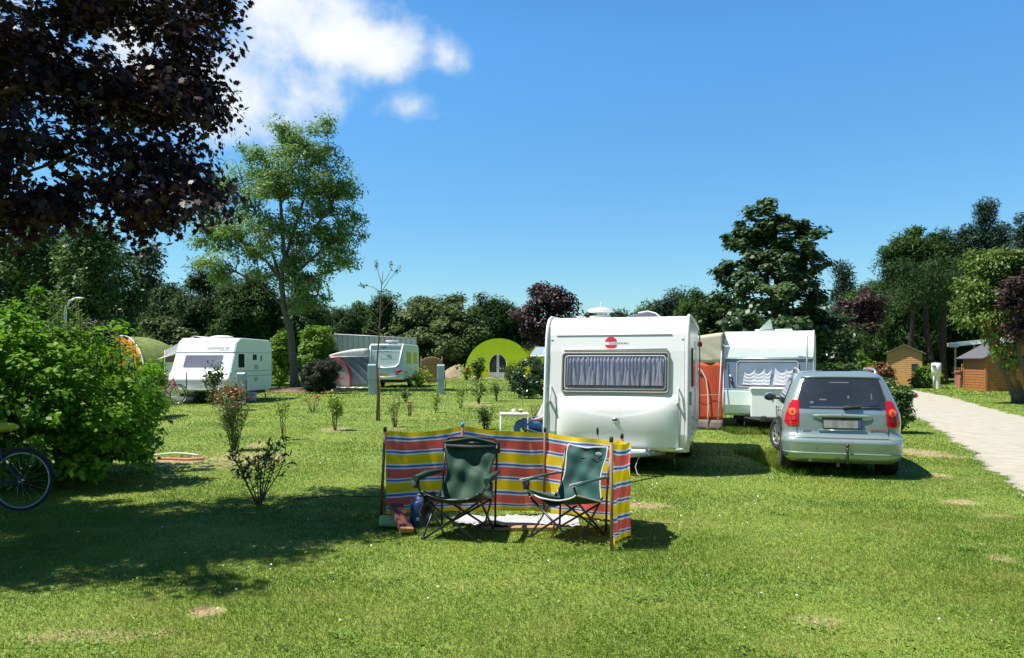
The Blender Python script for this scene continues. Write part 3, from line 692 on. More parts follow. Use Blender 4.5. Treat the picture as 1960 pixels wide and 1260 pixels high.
# ================================================================== big white caravan
def big_caravan():
    rz = -R(16); c = (1.51, 10.89, 0)
    t = thing('touring_caravan', 'large white caravan behind the striped windbreak, red disc emblem above its wide window', 'caravan', c, rz)
    W = 1.06; prof = [(.10, .33), (.0, .36), (-.035, .60), (-.02, .95), (.0, 1.15), (.05, 1.5), (.09, 1.80), (.14, 2.05), (.20, 2.19), (.30, 2.28), (.45, 2.325), (2.3, 2.345), (4.05, 2.31), (4.2, 2.22), (4.27, 2.0), (4.33, 1.2), (4.30, .4), (4.2, .33)]
    mb = MB(); mb.extx(prof, -W, W)
    body = mb.build('body', M['white'], t, bevel=.035, segs=3)
    for p in body.data.polygons: p.use_smooth = False
    py = interp([(-.035, .60), (-.02, .95), (0, 1.15), (.05, 1.5), (.09, 1.8), (.14, 2.05), (.20, 2.19), (.3, 2.28)])
    # edge mouldings round the front corners
    for s in (-1, 1):
        e = MB(); e.tube([(s*(W-.012), y-.012, z+(.008 if z > 2.2 else 0)) for y, z in prof[1:12]], .026, 8); e.build('edge_moulding', M['lgrey'] if s > 0 else M['white'], t)
        e = MB(); e.tube([(s*(W+.004), y, z+.012) for y, z in prof[10:14]], .016, 6); e.build('roof_rail', M['lgrey'], t)
    e = MB(); e.tube([(-.90, py(2.045)-.006, 2.045), (.82, py(2.045)-.006, 2.045)], .007, 6); e.build('roof_seam', M['lgrey'], t)
    # front window
    o = rrect(-.80, .79, 1.185, 1.785, .05); ft = plate_on(py, o, .018, .03).build('window_frame', M['frame'], t, bevel=.006)
    for (ins, off, r, m) in ((.012, .026, .016, 'frame'), (.055, .03, .010, 'lgrey')):
        rod_ring(py, rrect(-.80+ins, .79-ins, 1.185+ins, 1.785-ins, .045), off, r).build('window_trim', M[m], ft)
    MB().tube([(-.78, py(1.83)-.02, 1.825), (.76, py(1.83)-.02, 1.83)], .014, 6).build('rain_rail', M['lgrey'], t)
    plate_on(py, rrect(-.735, .725, 1.285, 1.725, .035), .021, .004).build('dark_interior', M['dark'], ft)
    plate_on(py, rrect(-.735, .725, 1.285, 1.725, .035), .056, .003).build('window_pane', M['pane'], ft)
    MB().grid(lambda u, v: (-.72+1.43*u, py(1.295+.42*v)-.030-.006*math.sin(u*6.283*25+2*math.sin(u*19))-.003*math.sin(u*6.283*57), 1.295+.42*v), 260, 6).build('curtain', M['curtain_g'], ft, fixn=False)
    rng = random.Random(5); hs = [(rng.random(), rng.uniform(.3, 1.)) for _ in range(20)]
    # gathered folds of curtain, light through the glass put into their paler colour
    cb = MB()
    xs = -.62
    rr = random.Random(9)
    while xs < .69:
        w = rr.uniform(.045, .085); h = rr.uniform(.20, .36); k = rr.uniform(-.03, .03)
        pts = [(xs+w*i/6, py(1.3)-.034-.006*math.sin(math.pi*i/6), 1.30) for i in range(7)]
        cb.grid(lambda u, v, xs=xs, w=w, h=h, k=k: (xs+k*v+w*(.5+(u-.5)*(1-.35*v**2)), py(1.30+h*v)-.041-.008*math.sin(math.pi*u), 1.30+h*v*(1-.3*(2*u-1)**4)), 6, 6)
        xs += w+rr.uniform(-.01, .03)
    cb.build('lit_curtain_folds', M['curtain'], ft, fixn=False)
    # gas locker cover under the window
    def lock(u, v):
        x = -.86+1.78*u; z = .40+(1.175-.40)*v; a = (2*u-1)
        zz = z; y = py(z)-.008-.10*max(0, 1-abs(a)**5)*math.sin(math.pi*min(1, max(0, (1.16-z)/.80))**.8)
        smile = 1.16-.30*(1-a*a)**.8
        if z > smile: y += .004
        return (x, y, zz)
    MB().grid(lock, 48, 40).build('locker_cover', M['speck'], t, fixn=False)
    MB().tube([(.92, py(1.15)-.006, 1.15), (.935, py(.9)-.006, .9), (.94, py(.45)-.006, .42)], .006, 6).build('locker_seam', M['lgrey'], t)
    MB().tube([(-.87, py(1.15)-.006, 1.15), (-.88, py(.9)-.006, .9), (-.885, py(.45)-.006, .42)], .005, 6).build('locker_seam', M['lgrey'], t)
    MB().tube([(-.885, py(.4)-.012, .405), (.94, py(.4)-.012, .405)], .006, 6).build('locker_seam', M['grey'], t)
    for x in (-1.0, 1.0): MB().tube([(x, py(z)-.003, z) for z in (.42, .7, .95, 1.2, 1.5, 1.8, 2.05, 2.2)], .003, 4).build('panel_seam', M['lgrey'], t)
    for x in (-.97, .97): MB().box((x, py(1.98)-.004, 1.98), (.035, .012, .02)).build('marker_lens', M['white2'], t, bevel=.003)
    lk = MB(); lk.ball((0.03, py(.80)-.108, .80), (.055, .014, .034), 16, 8); lk.build('locker_latch', M['chrome'], t)
    lk = MB(); lk.ball((0.03, py(.80)-.121, .80), (.032, .012, .017), 12, 6); lk.build('latch_lever', M['black'], t)
    for x in (-.935, .985-.05):
        h = MB(); h.tube([(x-.02, py(1.30)-.0, 1.27), (x-.02, py(1.3)-.055, 1.265), (x-.02, py(1.12)-.07, 1.07), (x-.02, py(1.07)-.075, 1.04)], [.012, .014, .013, .016], 8); h.tube([(x-.035, py(1.05), 1.04), (x-.02, py(1.05)-.075, 1.04)], [.022, .02], 8); h.build('grab_handle', M['lgrey'], t)
    # emblem: disc cut by a white band carrying the maker's lettering
    zc = 1.925; em = MB()
    for s in (-1, 1):
        pts = []
        a0 = math.asin(.30); 
        for k in range(17): a = a0+(math.pi-2*a0)*k/16; pts.append((-.07+.092*math.cos(a), zc+s*.092*math.sin(a)))
        if s < 0: pts = pts[::-1]
        k = len(pts); em.add([(x, py(z)-.006, z) for x, z in pts]+[(x, py(z)+.004, z) for x, z in pts], [list(range(k)), list(range(k, 2*k))[::-1]]+[(i, k+i, k+(i+1) % k, (i+1) % k) for i in range(k)])
    em.build('emblem', M['red'], t)
    text_part('lettering', 'bürstner', .066, M['grey'], t, (.045, py(zc)-.006, zc-.002), (R(102), 0, 0), sx=1.25)
    # lower front: nose lamps, drawbar, jockey wheel, cable
    for x in (.93, -.93):
        f = MB(); f.ball((x, py(.4)-.004, .385), (.07, .02, .028), 12, 6); f.build('front_marker_lamp', M['lgrey'], t)
    d = MB(); d.box((.0, -.17, .345), (.95, .12, .075)); d.build('drawbar_cover', M['white'], t, bevel=.015)
    e = MB(); e.box((.52, -.17, .35), (.03, .13, .085)); e.build('cover_end', M['bluegrey'], t)
    d = MB(); d.tube([(-.7, .2, .30), (0, -1.1, .38)], .035, 6); d.tube([(.7, .2, .30), (0, -1.1, .38)], .035, 6); d.box((0, -1.18, .40), (.09, .25, .09)); d.build('drawbar', M['steel'], t, bevel=.006)
    j = MB(); j.tube([(.16, -.95, .55), (.16, -.95, .14)], .024, 8); j.tube([(.16, -.95, .56), (.22, -.98, .58)], .01, 6); j.build('jockey_stand', M['steel'], t)
    wheel(t, (.16, -.95, .10), .10, .06, 1, R(20), 'jockey_wheel', 'grey')
    MB().tube([(.40, -.15, .33), (.36, -.19, .24), (.33, -.22, .14), (.36, -.25, .05), (.42, -.3, .01)], .006, 6).build('power_cable', M['lgrey'], t)
    # underside, wheels, steadies
    u = MB(); u.box((0, 2.15, .27), (1.7, 3.9, .10)); u.build('chassis', M['dark'], t, bevel=.01)
    for s in (-1, 1):
        wheel(t, (s*.93, 2.35, .30), .30, .18, s, 0, 'wheel', 'steel')
        MB().tube([(s*.8, .35, .3), (s*.86, .55, .02)], .014, 6).build('corner_steady', M['steel'], t)
    # right side wall, seen from behind glass and reflections
    sw = side_slab(rrect(.95, 1.7, 1.25, 1.86, .07), W, .03).build('side_window', M['glass'], t, bevel=.008)
    side_slab(rrect(2.35, 2.95, .62, 2.0, .05), W, .012).build('side_door', M['white2'], t, bevel=.006)
    side_slab(rrect(.35, .8, .5, .9, .03), W, .010).build('service_hatch', M['white2'], t, bevel=.004)
    side_slab(rrect(.3, .38, 1.0, 1.2, .03), W, .03).build('side_handle', M['grey'], t, bevel=.006)
    for (y, z) in ((.16, .47), (1.15, .5), (3.9, .5)):
        side_slab([(y, z-.02), (y+.08, z-.02), (y+.08, z+.02), (y, z+.02)], W, .012).build('side_marker', M['redlens'] if y != .16 else M['redlens'], t)
    MB().box((W+.045, 3.9, 1.98), (.08, .05, .09)).build('top_marker_lamp', M['redlens'], t, bevel=.01)
    MB().tube([(W+.035, 3.92, 2.22), (W+.035, 3.92, 1.55), (W+.035, 3.85, .6)], .014, 6).build('awning_pole', M['grey'], t)
    MB().tube([(W+.016, .45, 2.28), (W+.016, 4.0, 2.27)], .014, 6).build('awning_channel', M['alu'], t)
    # roof: dome aerial, vents
    a = MB(); a.lathez([(.001, 0), (.17, 0), (.17, .05), (.13, .06), (.05, .07), (.05, .10), (.19, .115), (.215, .135), (.19, .16), (.06, .19), (.001, .195)], (-.37, 1.0, 2.33), 28); a.tube([(-.37, 1.0, 2.5), (-.37, 1.0, 2.6)], .006, 5); a.build('dome_aerial', M['white'], t)
    v = MB(); v.lathez([(.001, .09), (.08, .09), (.085, .07), (.04, .06), (.04, 0)], (-.80, 1.6, 2.33), 18); v.build('flue_cap', M['lgrey'], t)
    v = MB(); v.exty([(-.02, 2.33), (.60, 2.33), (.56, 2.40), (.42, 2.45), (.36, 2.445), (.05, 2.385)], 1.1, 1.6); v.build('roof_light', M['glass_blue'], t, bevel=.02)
    v = MB(); v.tube([(.60, 1.1, 2.335), (.50, 1.1, 2.42), (.37, 1.12, 2.455), (.22, 1.12, 2.43)], .012, 6); v.build('roof_light_frame', M['white'], t)
    return t
big_caravan()

# ================================================================== second caravan with porthole lock and gas box
def second_caravan():
    rz = -R(23); a = Vector((5.06, 17.7, 0)); W = 1.0; c = a+Vector((math.cos(R(23)), -math.sin(R(23)), 0))*W
    t = thing('old_caravan', 'older white caravan with blue grey window band and white gas box, behind the silver car', 'caravan', c, rz)
    prof = [(.12, .36), (.02, .42), (-.03, .62), (-.02, .95), (.03, 1.0), (.055, 1.3), (.09, 1.72), (.075, 1.74), (.12, 2.0), (.2, 2.2), (.34, 2.33), (.5, 2.375), (3.9, 2.375), (4.2, 2.2), (4.3, 1.5), (4.25, .5), (4.1, .36)]
    MB().extx(prof, -W, W).build('body', M['mint'], t, bevel=.03, segs=3)
    py = interp([(-.03, .62), (-.02, .95), (.03, 1.0), (.055, 1.3), (.09, 1.72), (.12, 2.0), (.2, 2.2), (.34, 2.33)])
    def sheet(z0, z1, off, m, name, nz=8, x0=-W+.01, x1=W-.01): return MB().grid(lambda u, v: (x0+(x1-x0)*u, py(z0+(z1-z0)*v)-off, z0+(z1-z0)*v), 2, nz).build(name, M[m], t, fixn=False)
    sheet(1.0, 1.70, .008, 'bluegrey', 'window_band'); sheet(1.73, 2.33, .008, 'white', 'upper_front', 14)
    MB().tube([(-W+.02, py(1.71)-.02, 1.715), (W-.02, py(1.71)-.02, 1.715)], .016, 6).build('rain_rail', M['alu'], t)
    MB().tube([(-W+.02, py(.985)-.02, .985), (W-.02, py(.985)-.02, .985)], .014, 6).build('belt_rail', M['alu'], t)
    fo = rrect(-.70, .68, 1.03, 1.665, .07); fr = plate_on(py, fo, .02, .02).build('window_frame', M['frame'], t, bevel=.005)
    plate_on(py, rrect(-.655, .635, 1.075, 1.62, .05), .026, .01).build('window_pane', mat('blue_grey_glass', (.20, .25, .33), .08, var=.1, spec=.9, coat=.4), fr)
    rod_ring(py, rrect(-.69, .67, 1.04, 1.655, .06), .03, .009).build('window_trim', M['lgrey'], fr)
    cb = MB()
    def swag(x0, x1, d, h0, h1):
        for k in range(7):
            f = k/6
            cb.grid(lambda u, v, f=f: (x0+(x1-x0)*u+.02*f, py(1.3)-.036-.003*k, 1.11+(h0+(h1-h0)*f)*.4*v*(1-.5*f)+.10*abs(2*u-1)**1.4*v), 10, 3)
    for (x0, x1, h0, h1) in ((-.52, -.27, .5, .7), (-.30, -.05, .5, .75), (-.08, .09, .55, .7), (.17, .42, .75, .6), (.40, .62, .65, .9)):
        cb.grid(lambda u, v: (x0+(x1-x0)*u-.05*(1-v), py(1.3)-.048-.006*math.sin(v*22+u*3), 1.10+.42*(h0+(h1-h0)*u)*v+.09*(2*u-1)**2*v), 10, 16)
    cb.build('curtain', M['curtain_w'], fr, fixn=False)
    pk = MB(); pk.ball((-.84, py(1.32)-.02, 1.30), (.035, .03, .035), 12, 8); pk.build('window_catch', M['alu'], t)
    pk = MB(); pk.tube([(-.83, py(1.2)-.02, 1.24), (-.79, py(1.1)-.035, 1.10)], [.02, .03], 8); pk.build('handle', M['black'], t)
    g = MB(); g.box((.16, -.24, .69), (1.0, .46, .66)); gb = g.build('gas_box', M['white'], t, bevel=.03, segs=3)
    g = MB(); g.box((.16, -.26, 1.03), (1.06, .50, .035)); g.build('box_lid', M['white2'], gb, bevel=.01)
    g = MB(); g.box((.05, -.515, .96), (.04, .02, .05)); g.build('box_latch', M['alu'], gb)
    u = MB(); u.box((0, 2.1, .30), (1.6, 3.7, .10)); u.tube([(-.6, .3, .3), (0, -1.2, .36)], .035, 6); u.tube([(.6, .3, .3), (0, -1.2, .36)], .035, 6); u.box((0, -1.25, .4), (.1, .3, .1)); u.build('chassis', M['dark'], t, bevel=.006)
    for s in (-1, 1):
        wheel(t, (s*.86, 2.4, .29), .29, .17, s, 0, 'wheel', 'steel'); MB().tube([(s*.55, .4, .33), (s*.55, .3, .02)], .02, 6).build('corner_steady', M['steel'], t)
    r = MB(); r.box((.1, .75, 2.40), (.85, .5, .05)); r.build('roof_light', M['white'], t, bevel=.02)
    d = MB(); d.add([(-.28, .5, 2.37), (.08, .55, 2.37), (.02, .42, 2.66), (-.26, .56, 2.37), (.10, .61, 2.37), (.04, .48, 2.66)], [(0, 1, 2), (3, 5, 4), (0, 3, 4, 1), (1, 4, 5, 2), (2, 5, 3, 0)]); d.build('folded_aerial', M['white'], t, bevel=.008)
    for s in (-1, 1):
        MB().tube([(s*W, y-.008, z) for y, z in prof[1:12]], .018, 6).build('edge_moulding', M['lgrey'], t)
    MB().tube([(.86, -.06, 2.24), (.86, -.09, 1.0)], .02, 8).build('awning_pole', M['grey'], t)
    MB().tube([(.45, -.04, 2.24), (.9, -.07, 2.23)], .008, 6).build('pole_stay', M['redlens'], t)
    # orange and cream awning on its left side
    aw = thing('caravan_awning', 'rust orange awning with cream roof and arched zip door, left of the older caravan', 'awning', a, rz)
    D = 2.3; y0, y1 = .05, 3.6
    def roof(u, v):
        x = -D*(1-u)-.02; y = y0+(y1-y0)*v; z = 2.34-.25*(1-u)**1.2-.04*math.sin(math.pi*u)+.012*math.sin(v*30)
        return (x, y, z)
    MB().grid(roof, 12, 20).build('roof_sheet', M['cream'], aw, thick=.012, fixn=False)
    # gable: cream above, orange below
    zt = lambda x: 2.34-.25*(-x/D)**1.2-.04*math.sin(math.pi*(1+x/D))
    MB().grid(lambda u, v: (-D*(1-u)-.02, y0-.02+.014*math.sin((u*5+v*2)*7)*(1-v), 1.62+(zt(-D*(1-u))-1.62)*v), 40, 8).build('gable', M['cream'], aw, thick=.01, fixn=False)
    MB().grid(lambda u, v: (-D*(1-u)-.02, y0-.012+.018*math.sin(u*31+v*4)*(.3+v*(1-v)*2), .24+(1.62-.24)*v), 60, 14).build('front_wall', M['orange'], aw, thick=.01, fixn=False)
    MB().grid(lambda u, v: (-D*(1-u)-.02, y0-.03-.05*(1-v)+.012*math.sin(u*40), .01+.23*v), 30, 3).build('mud_skirt', M['mudskirt'], aw, thick=.01, fixn=False)
    MB().grid(lambda u, v: (-D-.02, y0+(y1-y0)*u, .02+2.05*v), 20, 8).build('side_wall', M['orange'], aw, thick=.01, fixn=False)
    pts = [(-.95, y0-.05, 1.56), (-.75, y0-.05, 1.55), (-.52, y0-.05, 1.44), (-.40, y0-.05, 1.22), (-.36, y0-.055, .9), (-.35, y0-.06, .5), (-.38, y0-.07, .02)]
    MB().tube(pts, .016, 6).build('door_zip', M['whitecloth'], aw)
    for k in range(7):
        MB().box((-.92, y0-.05, 1.40-.17*k), (.16, .02, .13)).build('window_pocket', M['glass'], aw, bevel=.004)
    MB().tube([(-.04, y0-.06, 1.9), (-.10, y0-.35, .02)], .012, 6).build('guy_pole', M['lgrey'], aw)
    MB().tube([(-.7, y0-.06, .82), (-.05, y0-.07, .86)], .004, 4).build('guy_line', M['lgrey'], aw)
second_caravan()

# ================================================================== far left caravan
def left_caravan():
    Y = 29.; W = 1.2; c = (-12.16, Y, 0)
    t = thing('small_caravan', 'small white caravan with sloping nose near the tall ash, bicycles at its front', 'caravan', c, -R(1))
    prof = [(.25, .38), (.02, .42), (-.30, .62), (-.34, .95), (-.12, 1.26), (-.05, 1.3), (.35, 2.0), (.37, 2.03), (.55, 2.42), (.85, 2.58), (1.1, 2.60), (4.2, 2.60), (4.45, 2.5), (4.55, 2.2), (4.55, .7), (4.4, .42)]
    body = MB().extx(prof, -W, W).build('body', M['mint'], t, bevel=.06, segs=3)
    py = interp([(-.30, .62), (-.34, .95), (-.12, 1.26), (-.05, 1.3), (.35, 2.0), (.37, 2.03), (.55, 2.42), (.85, 2.58)])
    MB().grid(lambda u, v: (-1.13+2.26*u, py(.60+1.95*v)-.008, .60+1.95*v), 2, 40).build('front_shell', M['white'], t, fixn=False)
    fr = plate_on(py, rrect(-.80, .80, 1.36, 1.93, .05), .02, .02).build('window_frame', M['white2'], t, bevel=.005)
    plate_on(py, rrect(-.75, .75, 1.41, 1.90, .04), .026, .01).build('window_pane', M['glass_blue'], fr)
    MB().tube([(-W, py(2.01)-.015, 2.01), (W, py(2.01)-.015, 2.01)], .014, 6).build('front_seam', M['grey'], t)
    text_part('lettering', 'Südwind el', .20, M['grey'], t, (.45, py(2.2)-.012, 2.2), (R(60), 0, 0), shear=.3)
    MB().box((.72, py(2.09)-.01, 2.085), (.36, .006, .035), rot=(R(-28), 0, 0)).build('flash_mark', M['grey'], t)
    for z in (1.26, 1.05, 2.02): MB().box((W+.006, 2.3, z), (.012, 4.4, .03 if z < 2 else .02)).build('side_stripe', M['grey'], t)
    MB().box((W+.01, .3, .95), (.02, .8, .35)).build('side_box_panel', M['white2'], t, bevel=.01)
    w = side_slab(rrect(.62, 1.22, 1.40, 1.95, .05), W, .02).build('side_window', M['glass'], t, bevel=.006)
    w = side_slab(rrect(2.05, 2.65, 1.66, 1.98, .05), W, .02).build('side_window', M['white2'], t, bevel=.006); side_slab(rrect(2.12, 2.58, 1.70, 1.94, .04), W+.015, .01).build('pane', M['glass'], w)
    side_slab(rrect(3.1, 3.2, 1.66, 1.9, .03), W, .02).build('door_handle', M['dark'], t)
    side_slab(rrect(2.35, 2.8, 1.32, 1.5, .02), W, .015).build('vent_grille', M['steel'], t); side_slab(rrect(2.35, 2.7, .80, .98, .02), W, .015).build('vent_grille', M['steel'], t)
    r = MB(); r.ball((.25, 1.3, 2.62), (.5, .35, .10), 16, 6); r.build('roof_vent', M['white'], t)
    MB().tube([(-.40, -.46, .60), (-.40, -.44, 1.24), (-.34, -.43, 1.31), (.30, -.43, 1.31), (.36, -.44, 1.24), (.36, -.46, .60)], .026, 6).build('grab_rail', M['bluegrey'], t)
    MB().box((.1, -.42, .56), (1.7, .14, .06)).build('front_rack', M['white2'], t, bevel=.01)
    u = MB(); u.box((0, 2.3, .32), (2.0, 4.0, .12)); u.tube([(0, .2, .35), (-.1, -1.2, .38)], .05, 6); u.build('chassis', M['dark'], t)
    for s in (-1, 1): wheel(t, (s*1.03, 1.75, .32), .32, .2, s, 0, 'wheel', 'steel'); MB().tube([(s*1.0, 4.2, .4), (s*1.0, 4.3, .02)], .025, 6).build('corner_steady', M['steel'], t)
    MB().box((W+.25, 1.45, .2), (.3, .22, .38)).build('wheel_cover', M['pedestal'], t, bevel=.03)
    # pale awning and canopy reaching to its left
    aw = thing('caravan_awning', 'off white awning with a pitched roof standing left of the sloping nosed caravan', 'awning', (-13.22, 30.6, 0))
    m = MB(); m.add([(-.85, -.6, 2.1), (-.85, 3, 2.1), (.3, 3, 2.68), (.3, -.6, 2.68), (1.2, -.6, 2.5), (1.2, 3, 2.5)], [(0, 1, 2, 3), (3, 2, 5, 4)]); m.build('roof_sheet', M['whitecloth'], aw, thick=.02)
    m = MB(); m.add([(-.85, -.6, 0), (-.85, -.6, 2.1), (.3, -.6, 2.68), (.4, -.6, 2.5), (.4, -.6, 0), (-.85, 3, 0), (-.85, 3, 2.1)], [(0, 1, 2, 3, 4), (0, 5, 6, 1)]); m.build('wall_panel', M['whitecloth'], aw, thick=.015)
    m = MB(); m.add([(-.95, -1.1, 1.72), (.3, -1.1, 2.12), (.3, -.6, 2.16), (-.9, -.6, 1.84)], [(0, 1, 2, 3)]); m.add([(-.84, -.62, 1.62), (.35, -.62, 1.62), (.35, -.62, 2.05), (-.84, -.62, 1.8)], [(0, 1, 2, 3)], mi=1); m.build('canopy', [M['whitecloth'], M['mudskirt']], aw, thick=.02)
    for x in (-.85, .3): MB().tube([(x, -.62, 0), (x, -.62, 2.1)], .02, 6).build('tent_pole', M['lgrey'], aw)
left_caravan()

# ================================================================== far middle caravan with red edged awning
def mid_caravan():
    Y = 46.; W = 1.07; s = FP/Y; c = (P(739, 0, Y).x, Y, 0)
    t = thing('distant_caravan', 'distant mint caravan with yellow number plate and red tail swirl beside a white awning', 'caravan', c, -R(3))
    prof = [(.1, .52), (.0, .6), (-.05, 1.0), (.05, 1.35), (.05, 2.3), (.12, 2.62), (.35, 2.75), (5.2, 2.75), (5.5, 2.5), (5.6, 1.2), (5.5, .52)]
    MB().extx(prof, -W, W).build('body', M['mint'], t, bevel=.06, segs=3)
    py = interp([(0, .6), (-.05, 1.0), (.05, 1.35), (.05, 2.3), (.12, 2.62)])
    plate_on(py, [(-.62, 1.35), (.70, 1.35), (.85, 2.5), (-.62, 2.5)], .03, .03).build('rear_window', M['mint'], t, bevel=.01)
    MB().tube([(-.9, py(1.28)-.05, 1.30), (0, py(1.25)-.06, 1.24), (.6, py(1.3)-.06, 1.30), (.82, py(1.5)-.04, 1.5), (1.02, py(2.6)-.03, 2.6)], .055, 6).build('white_moulding', M['white'], t)
    MB().tube([(-1.0, py(2.6)-.03, 2.66), (1.0, py(2.6)-.03, 2.68)], .05, 6).build('white_moulding', M['white'], t); MB().tube([(-1.02, py(2.6)-.03, 2.6), (-1.02, py(.6)-.03, .6)], .045, 6).build('white_moulding', M['white'], t)
    MB().tube([(-.7, py(.75)-.05, .72), (0, py(.7)-.06, .66), (.8, py(.75)-.05, .75)], .035, 6).build('bumper', M['white'], t)
    MB().box((-.15, -.06, .84), (.50, .03, .11)).build('number_plate', M['yplate'], t)
    text_part('lettering', 'DISCOVERY 3', .105, M['dark'], t, (-.1, -.0, 2.26), sx=1.5)
    MB().box((-.1, .0, 2.52), (.28, .02, .05)).build('top_lamp', M['dark'], t)
    sw = MB(); sw.tube([(.55, -.05, .98), (.75, -.06, 1.06), (1.05, -.05, 1.10)], [.04, .06, .02], 6); sw.tube([(.62, -.05, .96), (.85, -.055, .97), (1.02, -.05, 1.04)], [.02, .04, .015], 6); sw.ball((.68, -.03, .78), (.12, .04, .10), 12, 6); sw.build('tail_lamps', M['redlens'], t)
    for (a, b) in ((1.2, 1.75), (1.95, 2.55), (3.6, 4.6)): side_slab(rrect(a, b, 1.5, 2.25, .05), W, .02).build('side_window', M['glass'], t)
    u = MB(); u.box((0, 2.8, .42), (1.8, 5.0, .2)); u.build('chassis', M['dark'], t)
    for q in (-1, 1): wheel(t, (q*.9, 3.0, .32), .32, .2, q, 0, 'wheel', 'steel')
    a = MB(); a.tube([(.25, .6, 2.7), (.25, .6, 2.95)], .03, 6); a.lathez([(.02, .14), (.4, .24), (.42, .20), (.02, .1)], (.25, .6, 2.72), 16); a.build('dish_aerial', M['white'], t)
    aw = thing('caravan_awning', 'white roofed awning with dark mesh wall and red edged arch, left of the mint caravan', 'awning', (c[0]-W, Y, 0), -R(3))
    D = 2.5
    m = MB(); m.grid(lambda u, v: (-D*(1-u), -.1+3*v, 2.45-.42*(1-u)**2+0*v), 8, 4); m.grid(lambda u, v: (-D*(1-u), -.12, 1.92+(2.45-.42*(1-u)**2-1.92)*v), 8, 3); m.build('roof_sheet', M['whitecloth'], aw, thick=.02, fixn=False)
    m = MB(); m.grid(lambda u, v: (-D*(1-u), -.08+.05*math.sin((u*1.6+v)*16), .18+(1.95-.18)*v), 40, 16); m.build('mesh_wall', M['greycloth'], aw, thick=.01, fixn=False)
    arc = [(-D+.02, .1), (-D+.02, 1.82), (-D+.2, 1.88)]+[(-D+.2+1.15*math.sin(q), .55+1.33*math.cos(q)) for q in [k*math.pi/2/10 for k in range(1, 11)]]+[(-D+1.35, .1)]
    m = MB(); m.add([(x, -.15, z) for x, z in arc], [list(range(len(arc)))]); m.build('door_panel', M['beige'], aw, thick=.01)
    MB().tube([(x, -.17, z) for x, z in arc], .05, 6).build('red_edging', M['red'], aw)
    m = MB(); m.tube([(-D+.5, -.3, .62), (-D+1.0, -.3, .62)], .05, 6); m.tube([(-D+.55, -.3, .60), (-D+.8, -.3, .1)], .03, 6); m.build('folded_seat', M['red'], aw)
    m = MB(); m.grid(lambda u, v: (-D+.6+2.0*u, -.8+.5*v, .02+.05*math.sin(u*12+v*5)**2), 16, 4); m.build('groundsheet_edge', M['whitecloth'], aw, thick=.01, fixn=False)
    MB().tube([(-D, -.13, 1.93), (0, -.13, 1.95)], .025, 6).build('tent_pole', M['lgrey'], aw)
    # long panelled wall behind
    w0, w1 = P(636, 0, 62), P(797, 0, 62); f = thing('panel_fence', 'long grey white panelled wall with dark joints rising behind the distant caravan', 'fence', (w0.x, 62, 0))
    n = 16; ww = (w1.x-w0.x)/n
    zz = [P(0, 641, 62).z, P(0, 649, 62).z]
    for k in range(n): MB().box((ww*(k+.5), 0, (zz[0]+(zz[1]-zz[0])*k/n)/2), (ww-.06, .06, zz[0]+(zz[1]-zz[0])*k/n)).build('panel', mat('white_grey_panel', (.66, .68, .72), .5) if k == 0 else bpy.data.materials['white_grey_panel'], f, bevel=.01)
    for k in range(n+1): MB().box((ww*k, -.04, (zz[0]+(zz[1]-zz[0])*k/n)/2), (.05, .1, zz[0]+(zz[1]-zz[0])*k/n+.1)).build('post', M['grey'], f)
    MB().tube([(0, -.02, zz[0]+.05), (ww*n, -.02, zz[1]+.05)], .05, 6).build('top_rail', M['lgrey'], f)
    # willow screen
    w0, w1 = P(806, 0, 58), P(846, 0, 58); f = thing('wicker_fence', 'brown woven willow fence panel right of the distant caravan', 'fence', (w0.x, 58, 0)); wd = w1.x-w0.x
    top = lambda u: 1.75+.25*math.sin(math.pi*u)
    m = MB(); m.grid(lambda u, v: (wd*u, .04*math.sin(u*40+(int(v*22) % 2)*3.14), top(u)*v), 60, 44); m.build('woven_panel', M['wicker'], f, thick=.05, fixn=False)
    for k in range(3): MB().tube([(wd*k/2, .05, 0), (wd*k/2, .05, 2.05)], .05, 6).build('post', M['twig'], f)
mid_caravan()

